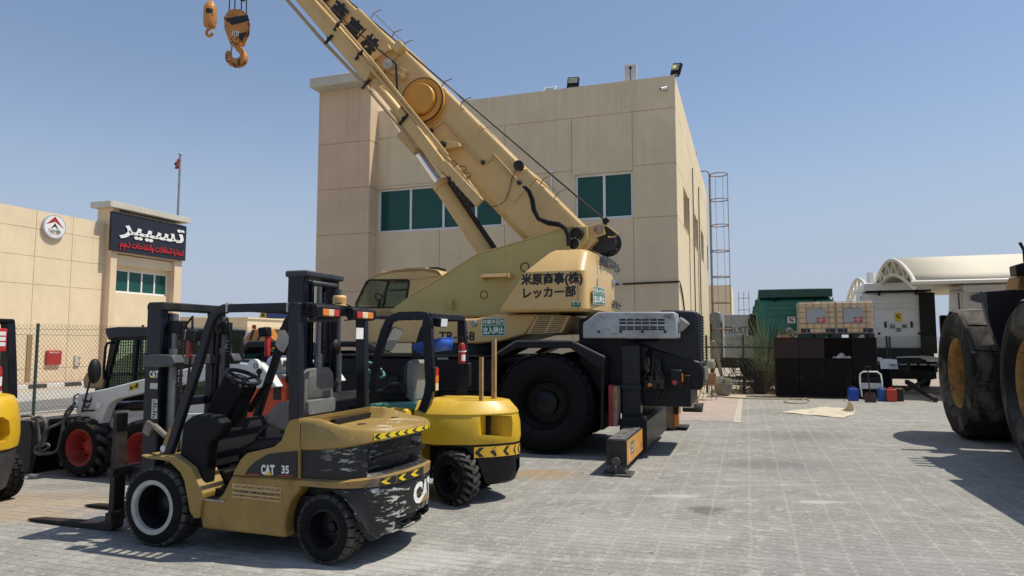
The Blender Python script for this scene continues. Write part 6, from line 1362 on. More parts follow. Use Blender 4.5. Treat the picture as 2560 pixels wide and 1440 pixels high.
m=M(); m.box(2.05,2.25,-.96,-.2,1.4,1.5); m.build('mast_brace',MT['navy_metal'],yf_)
m=M(); 
for y in (-.35,-.85): m.box(2.34,2.39,y-.06,y+.06,.05,1.0); m.box(2.36,3.3,y-.06,y+.06,.02,.06)
m.each('fork',MT['rust_steel'],yf_)
m=M(); a,b=y3(1000,880,-.3),y3(1030,800,-.3); m.bar((2.0,-.2,1.0),(1.55,-.2,1.3),.06,.06); m.build('tilt_cylinder',MT['dark_steel'],yf_)
# things carried by the yellow forklift
def stake(u,v0,v1,w,y,label):
    p=YF.Y(u,v1,y); q=YF.Y(u,v0,y); f=Fr(*YF.world(p.x,y,0)[:2],ANG+12); e=thing('wooden_stake',label,'stake',f,'wooden stakes stuck in the yellow counterweight'); e.location.z=p.z-.04
    m=M(); L=q.z-p.z+.04; m.loft([[(a*w,b*w*.7,z) for a,b in ((-1,-1),(1,-1),(1,1),(-1,1))] for z in (0,L)]); m.build('post',MT['wood'],e,bev=.002); return e
stake(1203,893,1006,.022,-.33,'shorter wooden stake standing on the yellow counterweight')
stake(1235,848,998,.026,-.66,'taller wooden stake standing on the yellow counterweight')
p=YF.X(1148,882,xg-.06); fx=Fr(*YF.world(xg-.09,YF.X(1149,880,xg-.06).y,0)[:2],ANG)
fe_=thing('fire_extinguisher','red fire extinguisher strapped to the rear post of the yellow forklift','fire extinguisher',fx,'fire extinguishers on the forklifts'); z0=YF.X(1150,908,xg-.06).z; z1=YF.X(1147,857,xg-.06).z; fe_.location.z=z0; H_=z1-z0
m=M(); r=.042; m.lathe([(0,0),(r*.9,0),(r,.012),(r,H_-.05),(r*.85,H_-.015),(r*.4,H_),(0,H_)],(0,0,0),(0,0,1),20); o=m.build('cylinder',MT['red'],fe_)
m=M(); m.lathe([(r*1.01,H_*.12),(r*1.01,H_*.42)],(0,0,0),(0,0,1),14,60,220); m.lathe([(r*1.02,H_*.55),(r*1.02,H_*.6)],(0,0,0),(0,0,1),20); m.tube([(0,-.05,H_*.57),(0,-.11,H_*.57),(0,-.13,H_*.6)],.007,5); m.build('label',MT['white_plain'],o)
m=M(); m.cyl((0,0,H_),(0,0,H_+.05),.016,10); m.bar((-.02,0,H_+.05),(.06,0,H_+.07),.02,.02); m.build('valve',MT['black_plastic'],fe_,bev=.003)
bx=YF.X(1085,856,xg-.0); 
BX=Fr(*YF.world(xg+.08,0,0)[:2],ANG); c0=YF.Y(1040,872,-.35)
be=thing('storage_bin','blue plastic parts bin hanging under the yellow forklift roof','storage bin',Fr(*YF.world(y3(1085,860,-.35).x,-.35,0)[:2],ANG+14)); q0=y3(1040,878,-.35);q1=y3(1125,830,-.35); be.location.z=q0.z; be.rotation_euler=(0,R(6),be.rotation_euler.z)
m=M(); L=(q0.x-q1.x)/2; H_=.13
m.loft([[(-L*.85,-.10,0),(L*.9,-.10,0),(L*.9,.10,0),(-L*.85,.10,0)],[(-L,-.12,H_),(L,-.12,H_*.75),(L,.12,H_*.75),(-L,.12,H_)]],cap=False); m.add([(-L*.85,-.10,0.002),(L*.9,-.10,0.002),(L*.9,.10,0.002),(-L*.85,.10,0.002)],[(0,1,2,3)]); o=m.build('tub',mat('bin_blue',(.035,.12,.55),.4,var=.12),be)
md=o.modifiers.new('wall','SOLIDIFY'); md.thickness=.005
m=M(); m.tube([(-L,-.12,H_),(L,-.12,H_*.75),(L,.12,H_*.75),(-L,.12,H_)],.006,5,closed=True); m.box(-.01,.01,.115,.125,0.02,H_*.85); m.build('rim',bpy.data.materials['bin_blue'],be)
# ---------------------------------------------------------------- forklift cut by the left edge
_P=at(4,1100,7.3); LFk=Fr(*((Vector((_P.x,_P.y,0))-FK.x*(-.60)-FK.y*(-.56))[:2]),ANG)
lf=thing('forklift','bright yellow forklift with lime chevron band and red extinguisher on its post','forklift',LFk)
m=M(); m.loft([yr(.02,.62),yr(.0,.64),yr(-.01,.75),yr(.0,.95),yr(.03,1.10),yr(.07,1.17),yr(.14,1.19)]); lc=m.build('counterweight',MT['bright_yellow'],lf,bev=.02,ang=60,seg=3)
cm=M(); cm.prism([(-.48,.72),(-.62,.72),(-.66,.80),(-.64,.93),(-.56,.98),(-.40,.96),(-.36,.80)],-.30,-.8,'yz'); cut(lc,cm)
m=M(); m.loft([yr(.03,.615),yr(.02,.61),yr(.03,.45),yr(.09,.2),yr(.16,.16)]); m.build('lower_skirt',mat('skirt_grey',(.05,.05,.054),.5,var=.3,dust=.3),lf,bev=.01,ang=60)
def band_l(s,v,h):
    t=1.4+s*3.4; i=int(t); w=t-i; p=kk[i]*(1-w)+kk[i+1]*w; d=kk[i+1]-kk[i]; n=Vector((d.y,-d.x)).normalized(); n=n if n.dot(p-Vector((.1,-.56)))>0 else -n
    return Vector((p.x+n.x*(h+.012),p.y+n.y*(h+.012),.66+.11*v))
mb,mw=M(),M(); m_stripe(mb,mw,(0,0,0),(1,0,0),(0,0,1),7,.006,False,band_l); o=mw.build('hazard_band',mat('band_lime',(.80,.75,.03),.4,var=.04),lc); mb.build('hazard_arrows',MT['black_mark'],o,smooth=False)
for y in (-.10,-1.02):
    q=LFk.X(11,805,.10) ; m=M(); m.prism([(.02,1.12),(.10,1.5),(.12,2.0),(.02,2.03),(-.0,1.95),(-.06,1.5),(-.10,1.12)],y-.05,y+.05); m.build('guard_post',MT['black_metal'],lf,bev=.015)
m=M(); m.box(.0,1.3,-1.06,-.06,1.97,2.03); m.build('guard_roof',MT['black_metal'],lf,bev=.02)
m=M(); m.prism([(.2,1.19),(1.6,.9),(1.6,.3),(.2,.3)],-1.1,0); m.build('body',MT['bright_yellow'],lf,bev=.03)
a=LFk.X(2,850,-.06); m=M(); m.box(-.075,-.05,a.y-.06,a.y+.06,a.z-.13,a.z+.13); o=m.build('tail_lamp',MT['red_lens'],lf,bev=.01); m=M()
for k in range(3): m.box(-.079,-.075,a.y-.04,a.y+.04,a.z-.07+.06*k,a.z-.025+.06*k)
m.build('lamp_lens',MT['white_paint'],o)
wheel(lf,(.02,0.0,.26),.265,.2,.15,(0,1,0),'block',20,lug_h=.02,bulge=.012); wheel(lf,(.02,-1.1,.26),.265,.2,.15,(0,-1,0),'block',20,lug_h=.02,bulge=.012)
a=LFk.X(-6,985,-.12); ex=Fr(*LFk.world(-.14,a.y+.05,0)[:2],ANG); e=thing('fire_extinguisher','red fire extinguisher on the post of the lime banded yellow forklift','fire extinguisher',ex,'fire extinguishers on the forklifts'); e.location.z=1.22
m=M(); r=.062; m.lathe([(0,0),(r*.9,0),(r,.015),(r,.22),(r*.8,.27),(r*.35,.29),(0,.29)],(0,0,0),(0,0,1),20); o=m.build('cylinder',MT['red'],e); m=M(); m.lathe([(r*1.01,.06),(r*1.01,.16)],(0,0,0),(0,0,1),14,100,260); m.build('label',MT['white_plain'],o); m=M(); m.cyl((0,0,.29),(0,0,.34),.018,10); m.bar((-.02,0,.34),(.07,0,.36),.02,.02); m.build('valve',MT['black_plastic'],e)
# ---------------------------------------------------------------- skid steer loader
BF=Fr(-5.584,9.103,ANG); bc_=thing('skid_steer_loader','white and orange skid steer loader with caged black cab and red wheels','loader',BF)
bY=lambda u,v,y:(lambda q:(q.x,q.z))(BF.Y(u,v,y)); b3=BF.Y
for (u,v) in ((194,1126),(346,1112)):
    h=b3(u,v,0)
    for y,s in ((0,1),(-1.72,-1)): wheel(bc_,(h.x,y,.385),.40,.29,.235,(0,s,0),'chev',15,rim='wheel_red',dish=.55,hub=.36,lug_h=.042,trd='tread_rubber',bulge=.02,bolts=8,boltmat='dark_steel')
arm=[(188,1030),(195,985),(268,971),(371,944),(470,920),(560,901),(618,909),(636,903),(650,908),(668,930),(692,968),(640,972),(560,943),(470,957),(371,979),(290,998),(272,1010),(262,1030),(252,1060),(218,1056)]
for y0,y1 in ((-.10,-.24),(-1.62,-1.48)):
    m=M(); m.prism([bY(*q,-.10) for q in arm],y1,y0); ar=m.build('lift_arm',MT['bobcat_white'],bc_,bev=.015)
    if y0>-1:
        m=M(); p=b3(640,915,-.10); m.cyl(p,p+Vector((0,.05,0)),.085,20); q=b3(250,1013,-.1); m.cyl(q,q+Vector((0,.03,0)),.04,14); q=b3(648,912,-.25); m.cyl(q+Vector((-.12,-.1,.02)),q+Vector((-.12,-.6,.02)),.09,18); m.each('arm_pin',MT['white_paint'],ar)
        m=M(); p=b3(639,915,-.045); m.lathe([(.03,0),(.03,.004),(.022,.004),(.022,0)],p,(0,1,0),16); m.build('pin_ring',MT['black_mark'],ar)
        a,b,c=b3(322,978,-.097),b3(347,971,-.097),b3(322,962,-.097); m=M(); m.add([a,b,b+(c-a),c],[(0,1,2,3)]); st_=m.build('warning_sticker',mat('sticker_yellow',(.62,.52,.03),.5,var=.05),ar,smooth=False)
        m=M(); U=b-a;V=c-a;N=Vector((0,.003,0)); 
        for s0,s1 in ((.08,.44),): m.add([a+U*s0+V*.15+N,a+U*s1+V*.15+N,a+U*(s0+s1)/2+V*.85+N],[(0,1,2)])
        m.bar(a+U*.52+V*.45+N,a+U*.8+V*.5+N,.012,.012); m.bar(a+U*.82+V*.2+N,a+U*.84+V*.85+N,.02,.02); m.build('sticker_marks',MT['black_mark'],st_,smooth=False)
        # wildcat head emblem, black on white
        o=b3(205,1022,-.097); U=b3(231,1022,-.097)-o; V=b3(205,990,-.097)-o
        E_=lambda pts:m.add([o+U*a+V*b+Vector((0,.003,0)) for a,b in pts],[tuple(range(len(pts)))])
        m=M(); E_([(.02,.95),(.22,.62),(.5,.70),(.72,.64),(1,1.0),(.95,.62),(.82,.45),(.62,.5),(.5,.42),(.36,.5),(.2,.42),(.1,.55)]); E_([(.18,.38),(.34,.34),(.42,.1),(.36,.05)]); E_([(.84,.4),(.66,.34),(.6,.1),(.64,.06)]); E_([(.42,.22),(.6,.22),(.55,.0),(.46,.0)]); E_([(.0,.35),(.16,.3),(.14,.27)]); E_([(1,.35),(.86,.3),(.88,.27)]); m.build('emblem',MT['black_mark'],ar,smooth=False)
m=M(); m.prism([bY(*q,-.3) for q in ((236,1052),(262,1005),(420,1000),(560,1000),(720,1000),(722,1080),(560,1110),(430,1140),(250,1142))],-1.42,-.30); m.build('chassis',MT['bobcat_white'],bc_,bev=.03)
m=M(); m.prism([bY(*q,-.26) for q in ((255,1045),(420,1036),(560,1030),(560,1068),(420,1080),(262,1088))],-.31,-.26); m.build('side_plate',MT['bobcat_white'],bc_,bev=.01)
m=M(); m.prism([bY(*q,-.27) for q in ((548,947),(640,940),(696,945),(712,962),(716,1085),(548,1090))],-1.46,-.27); eo=m.build('engine_cover',MT['bobcat_orange'],bc_,bev=.04,seg=3)
m=M(); m.prism([bY(*q,-.25) for q in ((682,966),(700,968),(699,1000),(681,1000))],-.29,-.262); m.build('side_vent',MT['black_mark'],eo)
m=M(); m.prism([bY(*q,-.3) for q in ((550,945),(556,925),(640,925),(700,945))],-1.42,-.3); m.build('hood_grille',mat('hood_grey',(.35,.35,.35),.5,var=.1),eo,bev=.01)
m=M(); m.box(*sorted((b3(700,940,-.3).x-.12,b3(716,1090,-.3).x)),-1.5,-.2,.45,1.5) if False else m.prism([bY(*q,-.3) for q in ((704,1012),(716,1005),(720,1090),(704,1090))],-1.5,-.22); m.build('rear_bumper',MT['black_metal'],bc_,bev=.01)
yc_=-.40
B2=lambda u,v:bY(u,v,yc_)
m=M()
for y0,y1 in ((yc_,yc_-.06),(-1.32,-1.26)):
    for pts in (((252,985),(262,972),(294,846),(304,838),(288,838),(276,850)),((286,838),(286,850),(480,846),(488,836)),((462,840),(488,836),(486,1000),(466,1000)),((246,982),(470,968),(470,1010),(246,1010)),((335,845),(343,845),(333,975),(324,975)),((262,935),(470,925),(470,931),(262,941))): m.prism([B2(*q) for q in pts],y1,y0)
cb_=m.build('cab_frame',MT['black_metal'],bc_,bev=.008)
m=M(); m.prism([B2(*q) for q in ((268,820),(268,833),(276,851),(290,846),(488,842),(492,822),(470,818),(300,817))],-1.36,yc_+.04); m.build('cab_roof',MT['navy_metal'],cb_,bev=.025,seg=3)
m=M(); m.box(B2(470,900)[0],B2(492,900)[0],-1.3,-.4,.9,1.9); m.build('rear_window',MT['cab_glass'],cb_)
wq=[B2(*q) for q in ((262,975),(296,845),(466,845),(470,970))]; m=M(); m.prism(wq,yc_-.05,yc_-.045); m.prism(wq,-1.30,-1.295); m.build('side_glass',glass('bob_glass',(.10,.26,.2),.8),cb_,smooth=False)
m=M()
for k in range(26):
    t=k/25; z=1.02+t*.92; x0=lerp(z,((1.0,B2(262,975)[0]),(1.95,B2(300,840)[0]))); m.bar((x0,yc_-.02,z),(B2(468,900)[0],yc_-.02,z),.008,.008)
xa_,xb_=B2(468,900)[0],B2(258,975)[0]
for k in range(34):
    x=xa_+(xb_-xa_)*k/33; zt=1.93 if x<B2(300,840)[0] else max(1.0,1.93-(x-B2(300,840)[0])/(B2(258,975)[0]-B2(300,840)[0])*.93); m.bar((x,yc_-.02,.98),(x,yc_-.02,zt),.008,.008)
m.build('window_mesh',MT['black_metal'],cb_,smooth=False)
m=M(); m.prism([B2(*q) for q in ((330,985),(330,910),(345,905),(360,980),(400,985),(400,1000),(330,1000))],-1.1,-.65); m.build('cab_seat',MT['grey_plastic'],cb_,bev=.03)
m=M(); m.tube([b3(*q,-.38) for q in ((281,856),(268,858),(264,868),(259,925),(261,948),(266,948))],.018,8); m.build('grab_handle',MT['black_metal'],bc_)
c=b3(236,928,-.05); m=M(); m.sphere(c,.17,.42,.5,.98,16,10); mr=m.build('mirror',MT['black_plastic'],bc_); m=M(); m.tube([b3(228,940,-.05),b3(205,1030,-.06),b3(207,1027,-.06),b3(235,1026,-.06)],.013,6); m.build('mirror_arm',MT['black_metal'],mr)
m=M(); m.tube([b3(258,1018,-.3),b3(420,1012,-.3)],.05,14); m.tube([b3(330,1016,-.3),b3(420,1012,-.3)],.062,14); m.build('lift_cylinder',MT['black_metal'],bc_)
# front attachment with its hoses
m=M(); bk_=[bY(*q,-.15) for q in ((50,1190),(46,1060),(56,1048),(105,1050),(112,1075),(104,1195))]; m.prism(bk_,-2.0,.02); at_=m.build('attachment',MT['black_metal'],bc_,bev=.015)
m=M(); m.prism([bY(*q,-.3) for q in ((96,1060),(100,1050),(196,1040),(200,1052),(104,1068))],-1.5,-.25); m.prism([bY(*q,-.3) for q in ((100,1075),(150,1065),(190,1075),(190,1150),(120,1180),(104,1185))],-1.4,-.35); m.build('quick_coupler',MT['dark_steel'],at_,bev=.01)
m=M()
for pts in (((52,1042),(75,1040),(90,1052),(96,1075),(100,1110)),((80,1048),(100,1042),(114,1055),(114,1085),(108,1112)),((186,1015),(155,1055),(120,1072),(106,1095),(100,1125),(110,1135),(140,1128),(152,1100),(158,1060),(166,1030),(188,1008)),((100,1112),(90,1118),(88,1130),(100,1136),(125,1130)),((104,1116),(118,1110),(122,1118),(106,1128))): 
    P=[b3(u,v,.0) for u,v in pts]; Q=[]
    for i in range(len(P)-1):
        a=P[max(i-1,0)];b=P[i];c=P[i+1];d=P[min(i+2,len(P)-1)]
        for t in (0,.25,.5,.75): Q.append(.5*((2*b)+(c-a)*t+(2*a-5*b+4*c-d)*t*t+(3*b-a-3*c+d)*t**3))
    m.tube(Q+[P[-1]],.018,7)
m.build('hydraulic_hose',mat('hose',(.07,.07,.07),.65,var=.3,dust=.4),at_)
m=M(); m.tube([b3(*q,.0) for q in ((196,985),(186,990),(184,1012),(192,1018))],.014,6); m.build('hose_guard',MT['steel'],bc_)
mk('rim_dark',(.09,.045,.016),.75,.1,var=.4,scale=6,stain=(.03,.018,.01),sth=.5,sscale=6)
# ---------------------------------------------------------------- big wheel loader at the right edge
_w=at(2395,935,12.9); WL=Fr(_w.x,_w.y,90+ANG); wl_=thing('wheel_loader','huge wheel loader with worn black tyres and chipped tan rims','wheel loader',WL)
for x,wz,l in ((0,1.2,'worn front tyre with chipped tan rim'),(-3.58,1.2,'rear tyre with streaked grey sidewall')): wheel(wl_,(x,.04,wz),1.205,1.02,.65,(0,1,0),'slot',14,rim='loader_tan',rub='worn_rubber',dish=.66,hub=.55,disc='rim_dark',lug_h=.035,bulge=.07,bolts=18,label=l,boltmat='rust_steel')
for x in (0,-3.58): wheel(wl_,(x,-2.76,1.2),1.205,.98,.63,(0,-1,0),'slot',14,rim='loader_tan',rub='worn_rubber',lug_h=.03,bulge=.1,bolts=0)
m=M(); m.box(-4.8,.6,-2.0,-1.1,1.0,1.7); m.build('chassis',MT['loader_tan'],wl_,bev=.03)
xf=-1.45; f=lambda u,v:(lambda q:(q.y,q.z))(WL.X(u,v,xf))
m=M(); m.prism([f(2464,729),f(2560,722),f(2590,722),f(2590,880),f(2500,880),f(2484,840),f(2472,790)],xf,xf+.12,'yz'); pl_=m.build('fender',MT['navy_metal'],wl_,bev=.01)
m=M(); a,b,c_,d_=f(2427,738),f(2466,729),f(2467,760),f(2484,840); a2=f(2428,750); n_=f(2457,757); l2=f(2468,800); m.loft([[(x_,)+q for q in (a,b,f(2470,790),d_,l2,n_,a2)] for x_ in (xf-.01,xf+.10)]); m.build('fender_lip',mat('lip_grey',(.11,.11,.115),.5,.2,var=.2),pl_)  # lighter grey on the nose stands in for sunlight on that facet
xq=-1.5; f=lambda u,v:(lambda q:(q.y,q.z))(WL.X(u,v,xq))
m=M(); m.prism([f(2543,725),f(2553,688),f(2600,680),f(2600,725)],xq,xq+.6,'yz'); m.build('side_panel',MT['loader_tan'],wl_,bev=.01)
m=M(); m.prism([f(2533,664),f(2560,656),f(2610,652),f(2610,682),f(2536,690)],xq-.1,xq+.2,'yz'); m.build('cab_step',MT['black_metal'],wl_,bev=.015)
m=M(); m.tube([(xq,)+f(2562,655),(xq,)+f(2560,625),(xq,)+f(2549,606)],.025,8); m.build('hand_rail',MT['black_metal'],wl_)
m=M(); m.prism([(xq-1.8,1.7),(xq+.2,1.7),(xq+.2,2.5),(xq-.4,4.0),(xq-1.8,4.0)],-2.2,-.9); m.build('cab',MT['loader_tan'],wl_,bev=.04)
m=M(); m.prism([(-6.8,1.3),(-4.0,1.3),(-4.0,2.95),(-6.5,2.8)],-2.7,-.08); m.build('engine_cover',MT['loader_tan'],wl_,bev=.05)
m=M(); 
for k in range(4): m.box(-2.70+k*.22,-2.62+k*.22,-1.06,-.76,4.62-.02*k,4.67-.02*k)
m.box(-2.82,-1.72,-2.0,-1.04,4.62,4.70); m.build('unseen_shadow_bars',MT['black_metal'],wl_,bev=.01)  # unseen bars and plate, added above the cab for their toothed ground shadow
# ================================================================ RIGHT-HAND BACKGROUND
_c=gnd(2198,997.5); CB=Fr(_c.x,_c.y,ANG); W_=CB.Z(1940,992).x
cbt=thing('steel_cabinet','long dark rusty steel cabinet carrying two caged liquid tanks','cabinet',CB); cH=CB.Y(2100,844,0).z; cz=lambda u,v=900:CB.Y(u,v,0).x
mk('dark_rust',(.022,.011,.009),.7,.1,var=.3,scale=3); mk('black_sheet',(.0075,.0075,.008),.7,.0,var=.35,scale=2,spec=.15,stain=(.02,.02,.02),sth=.6)
m=M(); zm=CB.Y(2000,896,0).z; xd=[0,cz(2131),cz(2062),cz(1997),W_]
m.box(0,W_,-.75,-.70,0.03,cH); m.box(0,.03,-.7,0,.03,cH); m.box(W_-.03,W_,-.7,0,.03,cH); m.box(0,W_,-.7,.02,cH-.03,cH); m.box(0.03,W_-.03,-.7,-.02,zm-.02,zm); m.box(.03,W_-.03,-.7,-.02,.03,.07); m.build('shell',MT['dark_rust'],cbt,bev=.004)
for k in range(4):
    a,b=xd[k]+(.034 if k==0 else .006),xd[k+1]-(.034 if k==3 else .006)
    if k!=1: m=M(); m.box(a,b,-.015,.0+.004*(k%2),zm+.006,cH-.036); m.build('upper_door',MT['dark_rust' if k>1 else 'black_sheet'],cbt,bev=.004)
    m=M(); m.box(a,b,-.015,.003*(k%2),.075,zm-.008); d=m.build('door',MT['black_sheet'],cbt,bev=.004); m=M(); xx=a+.05 if k%2 else b-.05; m.box(xx-.012,xx+.012,.005,.03,zm*.45,zm*.55); m.build('handle',MT['dark_steel'],d)
rg=thing('rag','crumpled pale rag and bags stuffed in the open cabinet shelf','rag',Fr(*CB.world(xd[1]+.3,-.15,0)[:2],ANG)); rg.location.z=zm
m=M(); m.grid(lambda u,v:((.5-u)*.55,(v-.5)*.3+.12,.02+.17*math.sin(math.pi*u)**.6*math.sin(math.pi*v)**.5*(.55+.45*math.sin(11*u+5*v))),16,10); m.build('cloth',mat('rag_pale',(.42,.41,.38),.9,var=.25,scale=9),rg)
mk('ibc_plastic',(.60,.43,.25),.5,var=.10,scale=2.2); mk('ibc_grey',(.30,.33,.36),.5,var=.08)
def ibc():
    e=bpy.data.objects.new('liquid_tank',None); COL.objects.link(e)
    w,d,h=.555,.48,1.0
    m=M(); m.box(-w+.02,w-.02,-d+.02,d-.02,.16,h+.13); m.cyl((0,0,h+.12),(0,0,h+.17),.1,18); bo=m.build('bottle',MT['ibc_plastic'],e,bev=.09,seg=4)
    m=M()
    for z in (.15,.30,.46,.64,.82,.98,1.15): m.tube([(-w,-d,z),(w,-d,z),(w,d,z),(-w,d,z)],.011,6,closed=True)
    for k in range(6): x=-w+2*w*k/5; m.cyl((x,d,.13),(x,d,1.15),.010,6); m.cyl((x,-d,.13),(x,-d,1.15),.010,6)
    for k in range(1,4): y=-d+2*d*k/4; m.cyl((w,y,.13),(w,y,1.15),.010,6); m.cyl((-w,y,.13),(-w,y,1.15),.010,6)
    m.build('cage',MT['steel'],e)
    m=M(); m.box(-w,w,-d,d,.10,.13)
    for x in (-w+.08,0,w-.08): m.box(x-.08,x+.08,-d,d,0,.1)
    m.build('pallet',MT['dark_steel'],e,bev=.006)
    m=M()
    for x in (-.37,.37): m.box(x-.14,x+.14,d-.02,d+.004,.17,.30)
    m.each('corner_block',MT['black_mark'],e)
    m=M(); m.box(.32,-.22,d+.012,d+.018,.48,.92); p=m.build('label_plate',MT['ibc_grey'],e); m=M(); m.box(.02,-.21,d+.019,d+.022,.49,.65); r=m.build('red_label',MT['red'],p); m=M()
    for k,t in enumerate(('FOR','AUTOMOTIVE','ONLY')): m.text(t,(.0 if k==1 else -.05,d+.023,.60-.045*k),(-.19 if k==1 else -.09,0,0),(0,0,.03),.02,.001)
    m.build('label_writing',MT['white_mark'],r,smooth=False); return e
ia_=ibc(); ib_=copy_tree(ia_)
for e,u,l in ((ia_,2045,'caged liquid tank on the steel cabinet, the one beside the green truck'),(ib_,2138,'caged liquid tank on the steel cabinet, the one beside the canopy post')):
    p=CB.Y(u,845,.0); q=CB.world(p.x,-.40,0); e.location=(q.x,q.y,cH); e.rotation_euler=(0,0,CB.rz); tag(e,l,'tank','caged liquid tanks on the cabinet')
# bits of brick and timber on the cabinet top
for u,wd,hh,l,mt in ((1950,.2,.09,'broken brick lying on the left end of the steel cabinet','rust_light'),(1968,.28,.11,'brown brick stack on the cabinet top beside the left tank','wood')):
    q=CB.Y(u,846,-.2); e=thing('brick',l,'brick',Fr(*CB.world(q.x,-.2,0)[:2],ANG+8)); e.location.z=cH; m=M(); m.box(-wd/2,wd/2,-.09,.09,0,hh*.6); m.box(-wd*.3,wd*.4,-.07,.06,hh*.6,hh); m.build('block',MT[mt],e,bev=.008)
# things on the ground in front of the cabinet
def stand(name,lab,cat,u,v,grp=None,da=0): q=gnd(u,v); return thing(name,lab,cat,Fr(q.x,q.y,ANG+da),grp)
def jerry(u,v,col,lab):
    e=stand('jerrycan',lab,'jerrycan',u,v,'plastic jerrycans by the cabinet',random.Random(u).uniform(-12,12)); w,d,h=.135,.11,.40
    m=M(); m.loft([[(x*s,y*s,z) for x,y in ((-w,-d),(w,-d),(w,d),(-w,d))] for z,s in ((0,.94),(.02,1),(h*.82,1),(h*.92,.86),(h*.94,.80))]); b=m.build('can',mat('jerry'+str(u),col,.45,var=.12),e,bev=.02,seg=3); m=M(); m.tube([(-.07,0,h*.92),(-.06,0,h*1.02),(.05,0,h*1.02),(.06,0,h*.92)],.016,6); m.cyl((.09,0,h*.9),(.09,0,h*1.0),.03,12); m.build('handle',b.data.materials[0],b)
jerry(2133,1002,(.012,.06,.36),'blue jerrycan in front of the cabinet left of the hand truck'); jerry(2208,1003,(.012,.09,.28),'blue jerrycan between the hand truck and the red jerrycan'); jerry(2228,1004,(.50,.045,.02),'red plastic jerrycan beside the fence post')
e=stand('paint_tin','rusty brown square tin right of the red jerrycan','tin',2248,1003); m=M(); m.box(-.11,.11,-.11,.11,0,.37); m.build('body',MT['rust_steel'],e,bev=.01); m=M(); m.box(-.10,.10,-.10,.10,.37,.385); m.build('lid',MT['rust_light'],e)
e=stand('hand_truck','white framed hand truck leaning against the dark cabinet','hand truck',2180,1000)
m=M(); m.tube([(.27,0,.1),(.31,-.06,.55),(.29,-.12,.78),(.20,-.14,.86),(-.20,-.14,.86),(-.29,-.12,.78),(-.31,-.06,.55),(-.27,0,.1)],.025,8); fr_=m.build('frame',MT['white_paint'],e)
m=M(); m.prism([(-.02,.34),(-.04,.52),(-.07,.52),(-.05,.34)],-.27,.27,'yz'); m.build('back_plate',mat('truck_plate',(.55,.55,.53),.5,var=.06),fr_)
m=M(); m.bar((-.36,-.09,.66),(.3,-.09,.66),.02,.02); m.bar((-.3,-.09,.60),(.3,-.09,.60),.02,.02); m.box(-.29,.29,-.02,.2,.06,.085); m.build('cross_bar',MT['dark_steel'],fr_)
for s in (.22,-.22): m=M(); m.lathe([(0,-.03),(.08,-.03),(.1,-.02),(.1,.02),(.08,.03),(0,.03)],(s,-.06,.1),(1,0,0),20); m.build('wheel',MT['rubber'],e)
e=stand('shovel','black shovel propped upright against the hand truck','shovel',2176,1007); m=M(); m.tube([(0,0,.2),(.02,-.12,.95)],.018,8); m.tube([(.1,-.12,.95),(.09,-.13,1.06),(-.05,-.13,1.06),(-.06,-.12,.95)],.012,6); m.build('handle',MT['dark_steel'],e); m=M(); m.loft([[(-.15,.03,.01),(.15,.03,.01),(.15,.04,.01),(-.15,.04,.01)],[(-.17,0,.16),(.17,0,.16),(.17,.012,.16),(-.17,.012,.16)],[(-.13,-.03,.30),(.13,-.03,.30),(.13,-.02,.30),(-.13,-.02,.30)]]); m.build('blade',mat('blade',(.07,.03,.027),.7,var=.3),e)
e=stand('beam','dark rusty steel beam lying on the ground by the right fence','beam',2310,1003); a=WL; g0=gnd(2268,985);g1=gnd(2340,1006); e.rotation_euler=(0,0,0); m=M(); o_=e.location; m.bar((g0.x-o_.x,g0.y-o_.y,.42),(g1.x-o_.x,g1.y-o_.y,.08),.12,.14); m.bar((g0.x-o_.x-.05,g0.y-o_.y,.12),(g0.x-o_.x+.6,g0.y-o_.y-.1,.5),.1,.1); m.build('girder',MT['rust_steel'],e,bev=.01)
# the loose mat with a rolled corner
r0,r1,r2,r3=gnd(1948,1031.5),gnd(2062,1018),gnd(2163,1027),gnd(2108,1046)
e=thing('mat','pale beige mat lying on the pavers with one curled corner','mat',loc=(r0.x,r0.y,0)); m=M()
def matf(u,v):
    p=(r0*(1-u)+r3*u)*(1-v)+(r1*(1-u)+r2*u)*v; z=.012+.012*math.sin(u*7+v*5)**2
    k=max(0,(u+v-1.42)/.58); 
    if k>0: a=k*3.6; z+=.16*(1-math.cos(a))*.75; p=p+(r0-r2).normalized()*(k*.75-.16*math.sin(a))*.7
    return (p.x-r0.x,p.y-r0.y,z)
m.grid(matf,40,40); o=m.build('sheet',mat('mat_beige',(.52,.47,.37),.95,var=.18,scale=5,bump=.5,bscale=40,stain=(.33,.29,.22),sth=.58),e,ang=80); md=o.modifiers.new('thick','SOLIDIFY'); md.thickness=.014
# fences on the right
_f=gnd(2222,972); RF=Fr(_f.x,_f.y,ANG); fr2=thing('chain_link_fence','chain link fence with dark green posts right of the steel cabinet','fence',RF,'chain link fences at the back of the yard')
zt=RF.Y(2222,841,0).z; chain_link(fr2,lambda s,z:(.4-s,0,z),5.2,.05,zt,.095,.0045)
for k,x in enumerate((0,-.10)): m=M(); m.cyl((x,-.02,0),(x,-.02,zt+(.02 if k==0 else 0)),.04,10); m.build('post',MT['fence_green'],fr2)
m=M(); m.cyl((-3.2,-.02,0),(-3.2,-.02,zt),.04,10); m.build('post',MT['fence_green'],fr2)
_f=gnd(1942,986); RG=Fr(_f.x,_f.y,ANG); fr3=thing('chain_link_fence','chain link fence with a green rail between office and steel cabinet','fence',RG,'chain link fences at the back of the yard')
zr_=RG.Y(1850,868,0).z; Lg=RG.Y(1762,868,0).x; zt=RG.Y(1850,841,0).z
chain_link(fr3,lambda s,z:(s,0,z),Lg,.05,zt,.095,.0045); m=M(); m.cyl((0,.0,zr_),(Lg,.0,zr_),.03,8); m.build('rail',MT['fence_green'],fr3)
